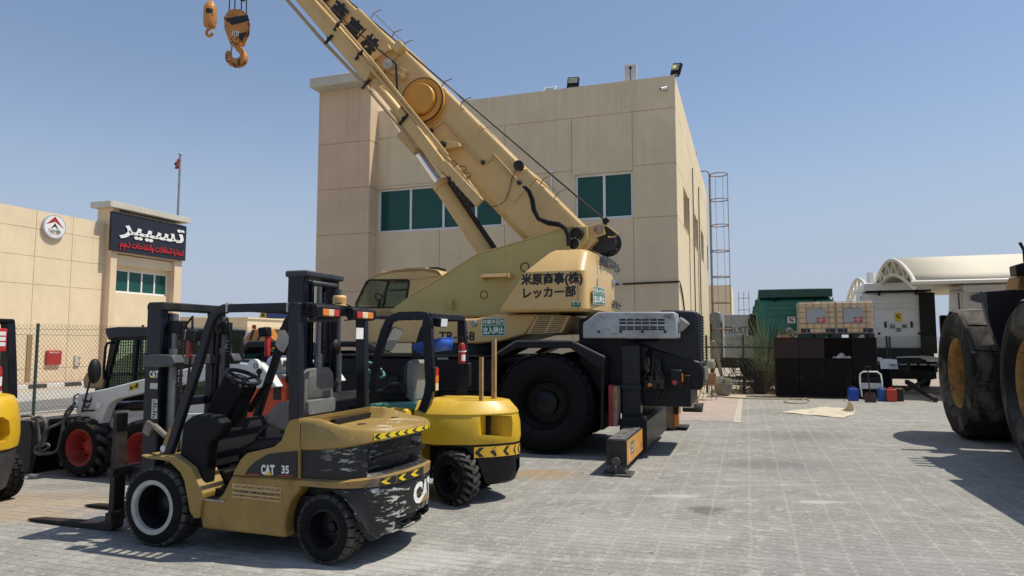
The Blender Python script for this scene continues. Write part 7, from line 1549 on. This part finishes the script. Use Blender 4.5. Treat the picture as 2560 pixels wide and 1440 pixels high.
for x in (Lg-.05,Lg*.45): m=M(); m.cyl((x,-.03,0),(x,-.03,zt+.05),.04,10); m.build('post',MT['fence_green'],fr3)
# ---------------------------------------------------------------- canopy
_n=at(2286,705,22.0); CN=Fr(_n.x,_n.y,90+ANG); zs_=_n.z; SP=8.0; RISE=1.12
cn=thing('canopy','white barrel shade canopy on lattice arches above the parked trucks','canopy',CN)
mk('canopy_frame',(.70,.65,.54),.5,var=.05)
mk('canopy_cloth',(.68,.62,.49),.8,var=.04,scale=1)
def arc(t,r=1.0,dz=0): x=SP*t; return x,zs_+RISE*r*math.sin(math.pi*t)**.85+dz
m=M(); N=20
m.grid(lambda u,v:(arc(u)[0],-.05-12*v,arc(u)[1]+.05),N,6); o=m.build('cloth',MT['canopy_cloth'],cn); md=o.modifiers.new('thick','SOLIDIFY'); md.thickness=.02
def truss(x0,dirn,y,base):
    m=M(); top=[(x0+dirn*SP*k/N,y,zs_+RISE*math.sin(math.pi*k/N)**.85) for k in range(N+1)]; lowp=lambda t:zs_-.55+.95*math.sin(math.pi*t)**.8
    bt=[(x0+dirn*SP*(.01+.98*k/N),y,zs_-.18-(.25*k/N if y>-1 else 0)+(.80+.12*k/N)*math.sin(math.pi*k/N)) for k in range(N+1)]
    m.tube(top,.075,8); m.tube(bt,.07,8)
    for k in range(2,N-1,3): m.tube([top[k],bt[k+1]],.045,6); m.tube([bt[k+1],top[min(N,k+3)]],.045,6)
    return m.build('arch',MT['canopy_frame'],cn)
truss(0,1,0,0); truss(SP,1,0.0,0); truss(0,1,-6,0)
m=M(); m.cyl((SP,0,0),(SP,0,CN.X(2180,682,SP).z),.16,18); m.build('post',MT['white_paint'],cn)
m=M(); m.cyl((SP,-6,0),(SP,-6,zs_+.9),.16,18); m.build('post',MT['white_paint'],cn)
m=M(); m.cyl((-.02,.1,zs_-.02),(-.02,-12,zs_-.02),.07,10); m.build('edge_tube',MT['canopy_frame'],cn)
# ---------------------------------------------------------------- parked trucks seen from behind
mk('truck_green',(.006,.15,.118),.35,var=.12,scale=2,coat=.3); mk('truck_white',(.83,.84,.85),.4,var=.04,scale=2,coat=.2)
def truck(name,u,D,body,label,zr0,zr1,wht,W2=1.24,simple=False,tail=1.0):
    of=1.35 if wht else 1.17; zb=1.55 if wht else 1.05
    p=at(u,858,D); f=Fr(p.x,p.y,90+ANG); e=thing(name,label,'truck',f,'parked trucks behind the yard fence'); B_=MT[body]
    m=M(); m.prism([(0,zb),(0,zr0-.06),(.10,zr0),(1.7,zr0+.12),(2.15,2.3),(2.25,zb-.05)],-W2,W2); cab=m.build('cab',B_,e,bev=.06,seg=3)
    m=M()
    for z in (zr0-.2,zr0-.38,zr0-.56): m.box(-.06,0,-W2+.25,W2-.25,z-.045,z+.03)
    m.box(-.025,0,-W2+.1,W2-.1,zr0-.70,zr0-.67)
    for s in (-1,1): m.prism([(s*(W2-.28),zr0-.75),(s*(W2-.2),zr0-.75),(s*(W2-.32),zr0-1.32),(s*(W2-.55),zr0-1.45),(s*(W2-.55),zr0-1.38),(s*(W2-.38),zr0-1.28)],-.03,0,'yz')
    m.prism([(-.85,zr0-.80),(.85,zr0-.80),(.70,zr0-1.22),(-.70,zr0-1.22)],-.022,0,'yz'); m.build('rear_panel',B_,cab,bev=.018)
    m=M(); m.prism([(-.25,zr1-.30),(-.28,zr1),(-.1,zr1+.02),(1.9,zr0+.2),(1.9,zr0+.1),(.1,zr0+.03)],-W2+.02,W2-.02) if not simple else m.box(-.1,.5,-W2,W2,zr0,zr1); sp=m.build('roof_deflector',B_ if wht else mat('deflector'+str(int(u)),(.004,.06,.048),.4,var=.1),e,bev=.03)
    m=M(); m.box(-.24,-.20,-W2+.1,W2-.1,zr0+.0,zr1-.22)
    for y in (-.65,.65): m.bar((-.29,y,zr1-.3),(-.05,y,zr0-.1),.07,.05)
    m.build('deflector_frame',MT['black_plastic'],sp)
    for s in (-1,1):
        m=M(); m.prism([(-.16,1.35),(-.16,zr0-.05),(-.01,zr0-.03),(-.01,1.35)],s*(W2+.03),s*(W2-.50)) if s<0 and wht else m.box(0,.05,s*W2,s*(W2+.03),1.3,zr0); m.build('side_fairing',MT['black_plastic'] if s<0 else B_,e,bev=.02)
        m=M(); m.prism([(.95,2.0),(.95,2.85),(1.75,2.8),(2.05,2.05)],s*W2,s*(W2+.012)); m.build('side_window',MT['black_mark'],cab,smooth=False); m=M(); m.box(.30,.42,s*(W2+.0),s*(W2+.014),1.2,zr0-.1); m.box(0.45,.9,s*W2,s*(W2+.012),2.55,2.62); m.build('side_seam',MT['black_plastic'],cab,smooth=False); m=M(); m.box(1.9,2.15,s*(W2+.05),s*(W2+.30),2.1,2.9); m.build('mirror',MT['black_plastic'],e,bev=.05)
        m=M(); m.prism([(-.9,1.0),(-.75,1.2),(-.2,1.2),(-.05,1.0),(-.15,1.0),(-.25,1.12),(-.7,1.12),(-.8,1.0)],s*1.2,s*.75); m.build('mudguard',MT['truck_white'] if wht else MT['black_plastic'],e,bev=.01); m=M(); (m.prism([(q-tail+.9,z) for q,z in ((-.75,.85),(-.55,1.18),(.55,1.18),(.75,.85),(.65,.85),(.5,1.1),(-.5,1.1),(-.65,.85))],s*1.24,s*.7) if tail>2.5 else None); m.v and m.build('mudguard',MT['truck_white'] if wht else MT['black_plastic'],e,bev=.01)
        for xx in ((-tail+.9,1.3) if tail>2.5 else (1.3,)): wheel(e,(xx,s*1.22,.5),.5,.32,.29,(0,s,0),'block',20,lug_h=.015,bolts=0)
    m=M(); 
    for y in (-.42,.42): m.box(-tail,.5,y-.05,y+.05,.75,.95)
    (m.box(-tail+.3,-tail+1.4,-.5,.5,.98,1.1) if tail>2.5 else None); m.box(-.6,-.05,-1.1,1.1,.4,1.1); m.box(0,2.1,-1.15,1.15,.35,zb); m.build('frame',MT['black_metal'],e,bev=.01)  # frame rails, plus a black box painting in the canopy shade under the cab
    if tail>2.5:
        m=M(); m.lathe([(0,0),(.55,0),(.52,.05),(.2,.07),(0,.07)],(-tail+.8,.1,1.22),(.05,0,1),24); m.lathe([(0,0),(.50,0),(.47,.05),(0,.07)],(-tail+.3,-.45,1.18),(-.12,-.15,1),24); m.build('coupling_plate',MT['kerb_cream'],e)
        m=M()
        for k in range(7): m.box(-tail+.05,-tail+1.5,-1.05+k*.3,-.85+k*.3,1.0,1.03)
        m.build('chequer_step',MT['steel'],e)
    if not simple:
        m=M()
        if not wht:
            for y,z in ((.21,zr0-of),(0,zr0-of-.13),(-.21,zr0-of)): m.lathe([(0,0),(.115,0)],(-.034,y,z),(-1,0,0),24)
            m.box(-.034,-.03,.0,.26,zr0-of+.27,zr0-of+.50)
        else: m.box(-.034,-.03,.12,-.12,zr0-of+.20,zr0-of+.53)
        st=m.build('sticker',MT['white_mark'] if not wht else MT['safety_yellow'],cab,smooth=False)
        m=M(); 
        for t,y,z in (('60',.21,zr0-of),('80' if not wht else '00',0,zr0-of-.13),('90',-.21,zr0-of)): m.text(t,(-.036,y+.085,z-.085),(0,-.17,0),(0,0,.17),.02,.001)
        if wht:
            for s in (-1,1): m.box(-.03,-.034,s*.46-.04,s*.46+.04,zr0-of-.05,zr0-of+.2); m.lathe([(0,0),(.05,0)],(-.034,s*.7,zr0-of-.28),(-1,0,0),14)
        m.build('speed_numbers',MT['black_mark'],st,smooth=False); m=M()
        m.box(-.035,-.036,.02 if not wht else -.09,.22 if not wht else .09,zr0-of+.44,zr0-of+.47); m.bar((-.036,.06 if not wht else -.05,zr0-of+.33),(-.036,.2 if not wht else .06,zr0-of+.41),.006,.05); m.build('sticker_writing',MT['black_mark'],st,smooth=False)
    return e
z_=lambda v,D:1.75+(858-v)*D/1720
truck('truck',1990,24.6,'truck_green','dark green truck with round speed stickers behind the cabinet',z_(745,24.6),z_(724,24.6),False)
truck('truck',2248,27.2,'truck_white','white truck with black side fairing and speed numbers under the canopy',z_(731,27.2),z_(708,27.2),True,tail=3.6)
truck('truck',2505,26.0,'truck_white','white truck cab partly hidden behind the big loader wheel',z_(722,26.0),z_(712,26.0),True,tail=3.0)
truck('truck',1968,29.2,'truck_green','middle green truck in the row behind the cabinet',z_(758,29.2),z_(748,29.2),False,simple=True)
truck('truck',1952,33.5,'truck_green','third green truck in the row, nearest the grey lorry',z_(775,33.5),z_(765,33.5),False,simple=True)
# grey lorry body with lettering, beige block far behind
_q=at(1812,860,35.0); BT=Fr(_q.x,_q.y,ANG); e=thing('box_truck','grey box lorry with large black lettering beyond the fence','truck',BT,'parked trucks behind the yard fence')
zt=z_(787,35); x1_=BT.Y(1930,800,0).x; m=M(); m.box(x1_,.0,-2.4,0,1.05,zt); bo=m.build('cargo_box',mat('box_grey',(.42,.45,.48),.5,var=.04),e,bev=.02)
m=M(); tpx(m,'FRUIT',BT,(1812,817,1869,833),.003,.0,.003); tpx(m,'ret - 1318',BT,(1817,857,1874,867),.003,.0,.003); m.build('lettering',MT['black_mark'],bo,smooth=False)
m=M(); tpx(m,'ER FRUIT',BT,(1822,842,1876,853),.003,.0,.003); m.build('faint_lettering',mat('faint',(.33,.27,.2),.6),bo,smooth=False)
m=M(); m.prism([(.15,.9),(.15,zt+.1),(.4,zt+.2),(1.6,zt-.2),(1.95,2.0),(2.0,.9)],-2.3,-.1); cb2=m.build('cab',mat('cab_grey',(.22,.25,.27),.4,var=.15),e,bev=.06); m=M(); m.prism([(.5,1.9),(.5,2.75),(1.3,2.7),(1.6,1.9)],-.1,-.09); m.build('cab_window',MT['green_glass'],cb2)
m=M(); m.box(x1_,1.9,-2.2,-.2,.5,1.0); m.build('frame',MT['black_metal'],e)
for x in (1.0,-1.2,x1_+1): wheel(e,(x,-.1,.5),.5,.32,.29,(0,1,0),'block',20,lug_h=.015,bolts=0)
_q=at(1832,860,58.0); FB=Fr(_q.x,_q.y,ANG); e=thing('far_building','plain beige building block far behind the caged ladder','building',FB)
zt=z_(712,58); m=M(); P=lambda x,d,z:(x,-d,z); cellwall(m,0,9,0,zt,[(4,0,zt)],[(zt*.45,0,9),(zt*.78,0,9)],[(3.2,6.5,zt*.36,zt*.44,.3)],P); m.quad((0,0,0),(0,-9,0),(0,-9,zt),(0,0,zt)); m.quad((9,0,0),(9,-9,0),(9,-9,zt),(9,0,zt)); m.quad((0,0,zt),(9,0,zt),(9,-9,zt),(0,-9,zt)); m.build('wall',MT['stucco'],e,smooth=False); m=M(); m.box(3.2,6.5,-.31,-.3,zt*.36,zt*.44); m.build('window',MT['green_glass'],e)
m=M(); 
for k in range(5): m.bar((-.4,-6,1.5+k*1.1),(-1.5,-6,1.5+k*1.1),.05,.05)
for x in (-.5,-.95,-1.4): m.cyl((x,-6,1),(x,-6,zt-.2),.03,6)
m.build('ladder',MT['rust_light'],e)
# ---------------------------------------------------------------- odds and ends beside the office
e=stand('chair','brown shell chair with splayed metal legs by the office wall','chair',1768,1000,None,18)
m=M()
def shell(u,v):
    a=(u-.5)*.46*(1-.12*v)
    if v<.5: y=.22-.44*(v/.5); z=.44+.03*(2*(u-.5))**2
    else: t=(v-.5)/.5; y=-.22-.10*t; z=.44+.36*t+.0; 
    return (a,y+(.05*(2*(u-.5))**2 if v>.5 else 0),z+.02*math.cos(v*6))
m.grid(shell,10,16); o=m.build('shell',mat('chair_brown',(.22,.13,.075),.55,var=.12),e,ang=80); md=o.modifiers.new('thick','SOLIDIFY'); md.thickness=.012
for x in (-.17,.17):
    for y in (-.14,.14): m=M(); m.tube([(x*.6,y*.6,.43),(x*1.35,y*1.5,0)],.012,6); m.build('leg',MT['steel'],e)
e=stand('plant_pot','large grey plant pot filled with scrap beside the fence','pot',1808,988); m=M(); m.lathe([(0,0),(.20,0),(.26,.12),(.30,.34),(.33,.36),(.33,.41),(.29,.41),(.27,.33),(0,.33)],(0,0,0),(0,0,1),28); m.build('pot',mat('pot_grey',(.20,.19,.165),.85,var=.2),e)
for u,lab,dx,r,hh in ((1800,'white ribbed bucket standing in the large plant pot',.10,.135,.30),(1818,'pale yellowed bucket standing in the large plant pot',-.14,.12,.24)):
    q=gnd(1808,988); e=thing('bucket',lab,'bucket',Fr(q.x,q.y,ANG),'buckets in the plant pot'); e.location=Fr(q.x,q.y,ANG).world(dx,0,0)+Vector((0,0,.335)); m=M(); m.lathe([(0,0),(r*.85,0),(r,hh),(r*1.05,hh),(r*.95,hh-.01),(r*.8,.02),(0,.02)],(0,0,0),(0,0,1),22)
    for k in range(4): m.lathe([(r*(.88+.03*k),hh*(.25+.17*k)),(r*(.88+.03*k)+.012,hh*(.27+.17*k)),(r*(.89+.03*k),hh*(.29+.17*k))],(0,0,0),(0,0,1),22)
    m.build('shell',mat('bucket'+str(u),(.42,.41,.36) if u<1810 else (.42,.40,.25),.6,var=.1),e)
e=stand('stand_lamp','grey round drum lamp on a thin stand near the office corner','lamp',1780,993); m=M(); m.cyl((0,0,0),(0,0,1.0),.022,8); m.lathe([(0,0),(.2,0),(.18,.02),(0,.03)],(0,0,0),(0,0,1),18); m.build('stand',MT['dark_steel'],e); m=M(); m.lathe([(0,0),(.12,0),(.15,.04),(.15,.18),(.12,.21),(0,.21)],(0.1,0,1.08),(-1,.3,0),22); m.build('drum',mat('lamp_grey',(.24,.25,.22),.6,var=.12),e)
e=stand('plank','pale plank leaning on the fence beside the caged ladder','plank',1812,975); a=e.location; m=M(); p0=gnd(1812,975); p1=RG.Y(1784,852,-.1); p1=RG.world(*p1); e.rotation_euler=(0,0,0); m.bar((0,0,0.02),(p1.x-p0.x,p1.y-p0.y,p1.z),.11,.04); m.build('board',mat('pale_board',(.42,.38,.31),.8,var=.2),e)
e=stand('metal_sheet','rusty dark red metal sheet standing against the fence','sheet',1899,984); q=RG; m=M(); m.box(-.2,.2,-.02,.02,0,.76); m.tube([(-.2,.0,.77),(.2,0,.77)],.015,6); m.build('panel',MT['dark_rust'],e,bev=.004)
mk('twig',(.33,.38,.19),.85,var=.3,scale=3); mk('twig_dark',(.07,.055,.04),.9,var=.3)
e=stand('shrub','sprawling twiggy shrub with thin green stems by the cabinet','shrub',1916,984); rr_=random.Random(11); m=M(); md_=M()
for k in range(230):
    a=rr_.uniform(0,2*math.pi); s=rr_.random(); x0,y0=.25*math.cos(a)*s,.2*math.sin(a)*s; L=rr_.uniform(1.2,2.9); lean=rr_.gauss(0,.33); ly=rr_.gauss(-.1,.18); z0=rr_.uniform(0,.9); p=[]
    for i in range(5):
        t=i/4; p.append((x0+lean*L*t*(.6+.4*t),y0+ly*L*t,z0+(L-z0*.8)*t*(1-.22*abs(lean)*t)+.02*math.sin(9*t+k)))
    (m if k%5 else md_).tube(p,[.008,.007,.006,.005,.0025],3,cap=False)
for k in range(60):
    p=[(rr_.uniform(-.5,.9),rr_.uniform(-.2,.3),rr_.uniform(0,.9)) for i in range(3)]; md_.tube(p,.008,3,cap=False)
m.build('stems',MT['twig'],e,smooth=False); md_.build('dead_stems',MT['twig_dark'],e,smooth=False)
e=stand('wire_tangle','tangle of dark wire and thin rods against the fence','wire tangle',1850,984); m=M(); rr_=random.Random(4)
for k in range(26):
    x=rr_.uniform(-.5,.55); p=[(x+rr_.uniform(-.25,.25),rr_.uniform(-.1,.1),z) for z in (0,.4,.8,rr_.uniform(.9,1.5))]; m.tube(p,.012,4,cap=False)
for k in range(8): m.tube([(rr_.uniform(-.1,.1)+.3*math.cos(a),.05*math.sin(3*a),.3+.1*k+.2*math.sin(a)) for a in [2*math.pi*i/14 for i in range(14)]],.010,4,closed=True)
m.build('wire',MT['dark_steel'],e,smooth=False)
e=stand('garden_hose','pale hose lying across the ground before the cabinet','hose',1850,994); m=M(); o=e.location; fr_=Fr(o.x,o.y,ANG); m.tube([fr_.loc(Vector((*gnd(u,v)[:2],.02))) for u,v in ((1772,984),(1790,992),(1830,996),(1880,998),(1930,999),(1975,999),(2005,1001),(2016,996))],.018,6); m.tube([fr_.loc(Vector((*gnd(1992+32*math.cos(a),1004+6*math.sin(a))[:2],.02))) for a in [k*.5 for k in range(13)]],.016,6); m.build('tube',mat('hose_pale',(.33,.29,.18),.7,var=.2),e)
e=stand('tool_case','open black tool case leaning against the office wall','tool case',1722,1029); m=M(); m.box(-.16,.16,-.10,.12,0.02,.10); m.bar((.10,-.02,.1),(.02,-.12,.55),.26,.10); m.build('case',MT['black_plastic'],e,bev=.02); m=M(); m.box(-.14,.14,-.08,.10,.1,.24); m.build('tool_tray',mat('tray_cream',(.55,.5,.4),.6,var=.1),e,bev=.01)
e=stand('plastic_tub','dark grey plastic tub on the red pavers by the office','tub',1744,1029); m=M(); m.loft([[(-.12,-.13,0),(.12,-.13,0),(.12,.13,0),(-.12,.13,0)],[(-.145,-.16,.2),(.145,-.16,.2),(.145,.16,.2),(-.145,.16,.2)]],cap=False); m.add([(-.12,-.13,0.004),(.12,-.13,0.004),(.12,.13,0.004),(-.12,.13,0.004)],[(0,1,2,3)]); o=m.build('tub',mat('tub_grey',(.07,.07,.068),.6,var=.2,dust=.3),e); md=o.modifiers.new('wall','SOLIDIFY'); md.thickness=.008; m=M(); m.tube([(-.15,-.165,.2),(.15,-.165,.2),(.15,.165,.2),(-.15,.165,.2)],.012,6,closed=True); m.build('rim',bpy.data.materials['tub_grey'],e)
e=stand('wood_block','small brown wooden block behind the grey tub','block',1738,1012); m=M(); m.box(-.09,.09,-.09,.09,0,.16); m.build('block',MT['wood'],e,bev=.006)
# ================================================================ LEFT BACKGROUND
_q=at(617,860,46); LB=Fr(_q.x,_q.y,ANG); e=thing('far_building','low pale beige building beyond the left fence','building',LB); zt=z_(797,46); m=M(); m.box(0,-0.0+7.6,-8,0,0,zt); m.build('wall',MT['stucco_left'],e,smooth=False); m=M(); m.box(-.08,7.68,-8,.08,zt,zt+.1); m.build('roof_edge',MT['stucco_left'],e)
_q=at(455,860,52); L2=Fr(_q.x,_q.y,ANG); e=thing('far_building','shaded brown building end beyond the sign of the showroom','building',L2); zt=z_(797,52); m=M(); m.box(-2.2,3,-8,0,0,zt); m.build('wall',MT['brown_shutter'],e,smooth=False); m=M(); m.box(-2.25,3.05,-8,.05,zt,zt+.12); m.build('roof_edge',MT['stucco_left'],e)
_q=at(640,862,19.5); SM=Fr(_q.x,_q.y,ANG); e=thing('road_machine','orange and black striped road machine with a red beacon behind the crane','machine',SM)
sY=lambda u,v:(lambda q:(q.x,q.z))(SM.Y(u,v,0)); mk('machine_orange',(.50,.20,.035),.5,var=.2)
m=M(); m.prism([sY(*q) for q in ((612,870),(612,845),(618,838),(632,822),(664,822),(672,840),(676,872))],-1.2,0); b_=m.build('body',MT['machine_orange'],e,bev=.02); m=M()
for q in (((621,852),(630,825),(637,825),(628,852)),((640,852),(649,836),(655,838),(646,853))): m.prism([sY(*p) for p in q],.002,.006)
m.build('black_stripe',MT['black_mark'],b_)
m=M()
for k in range(6): m.tube([SM.Y(*p,.03) for p in ((640+k*3,826),(650+k*4,828+k),(659+k*4,838+k),(664+k*4,850))],.03,6)
m.build('hose_bundle',mat('hose_orange',(.55,.17,.02),.5,var=.15),b_)
m=M(); p=SM.Y(635,822,-.3); m.lathe([(0,0),(.06,0),(.06,.07),(.045,.11),(0,.12)],p,(0,0,1),16); m.build('beacon',MT['red_lens'],e); m=M(); m.box(*sorted((sY(612,870)[0],sY(676,870)[0])),-1.3,.1,.0,.5); m.build('base',MT['black_metal'],e)
m=M()
for x in (SM.Y(622,870,0).x,SM.Y(666,870,0).x): m.lathe([(0,0),(.3,0),(.4,.05),(.4,.2),(.3,.25),(0,.25)],(x,.1,.4),(0,1,0),20)
m.build('wheel',MT['rubber'],e)
_q=at(668,862,125); hz_=z_(816,125); m=M(); m.loft([[(-30,-12,0),(30,-12,0),(30,12,0),(-30,12,0)],[(-26,-7,hz_),(26,-7,hz_),(26,7,hz_),(-26,7,hz_)]]); o=m.build('hill',MT['sand']); o.location=(_q.x,_q.y,0); tag(o,kind='structure')
KT=Fr(_q.x,_q.y,ANG,0); e=thing('tipper_truck','far yellow cabbed truck with a blue body on the embankment','truck',KT); e.location.z=hz_; s=125/1720
m=M(); m.prism([(-.6,.9),(-.6,2.5),(.6,2.6),(1.0,1.6),(1.0,.9)],-1.2,1.2); cb3=m.build('cab',mat('far_yellow',(.62,.36,.03),.5,var=.05),e,bev=.05); m=M(); m.box(-.2,.5,1.2,1.22,1.7,2.3); m.build('cab_window',MT['green_glass'],cb3)
m=M(); m.box(-5.2,-.8,-1.25,1.25,1.2,3.4); b_=m.build('cargo_body',mat('far_blue',(.03,.06,.2),.5,var=.05),e); m=M(); m.box(-5.2,-.8,1.25,1.27,1.2,1.35); m.build('body_edge',MT['safety_yellow'],b_); m=M(); m.text('AL ... TRANSPORT' if False else 'TRANSPORT',(-1.6,1.27,1.7),(-3,0,0),(0,0,.4),.02,.01); m.build('lettering',MT['white_mark'],b_,smooth=False) if False else None
m=M(); m.box(-5,1,-1,1,.5,1.0); m.build('frame',MT['black_metal'],e)
for x in (.3,-2.6,-4): 
    for y,s_ in ((1.2,1),(-1.2,-1)): wheel(e,(x,y,.5),.5,.3,.28,(0,s_,0),'block',16,rim='white_paint',lug_h=.015,bolts=0)
# car and van beyond the fence
def road_vehicle(name,lab,cat,u,D,prof,wdt,body,glassp,ang=-71.2,wx=(0,2.6),r=.33,back=0):
    p=at(u,860,D)+D1*back; p=p+LF.y*1.75; f=Fr(p.x,p.y,ang); e=thing(name,lab,cat,f); m=M(); m.prism(prof,-wdt,0); b=m.build('body',body,e,bev=.06,seg=3); m=M(); m.prism(glassp,-wdt-.005,.005); m.build('window',MT['cab_glass'] if False else MT['green_glass'],b,bev=.01)
    for x in wx:
        for y,s in ((.02,1),(-wdt-.02,-1)): wheel(e,(x,y,r),r,.2,r*.62,(0,s,0),'block',20,rim='steel',lug_h=.01,bolts=0)
    return e
road_vehicle('car','gold brown saloon car parked beyond the chain link fence','car',207,22.0,[(-3.4,.35),(-3.4,.75),(-2.6,.9),(-1.9,1.38),(-.6,1.42),(.35,.98),(1.05,.82),(1.15,.6),(1.1,.32)],1.7,mat('car_gold',(.22,.15,.08),.3,.4,var=.1),[(-2.4,.95),(-1.8,1.32),(-.65,1.34),(.1,1.0)],wx=(.35,-2.3),back=1.15)
road_vehicle('van','white van with a long side window parked beyond the fence','van',446,22,[(-2.3,.4),(-2.3,1.9),(-2.1,2.12),(1.2,2.12),(1.8,1.5),(2.3,1.1),(2.35,.4)],1.8,MT['white_paint'],[(-2.1,1.15),(-2.1,1.85),(1.05,1.85),(1.5,1.2)],wx=(1.5,-1.5),back=2.35)
# a thing made of one piece only is that piece
for e in [o for o in COL.objects if o.type=='EMPTY' and o.parent is None and 'category' in o]:
    if len(e.children)==1 and not e.children[0].children:
        c=e.children[0]; c.parent=None; c.location=e.location; c.rotation_euler=e.rotation_euler
        for k in ('label','category','group'):
            if k in e: c[k]=e[k]
        nm=e.name; bpy.data.objects.remove(e); c.name=nm
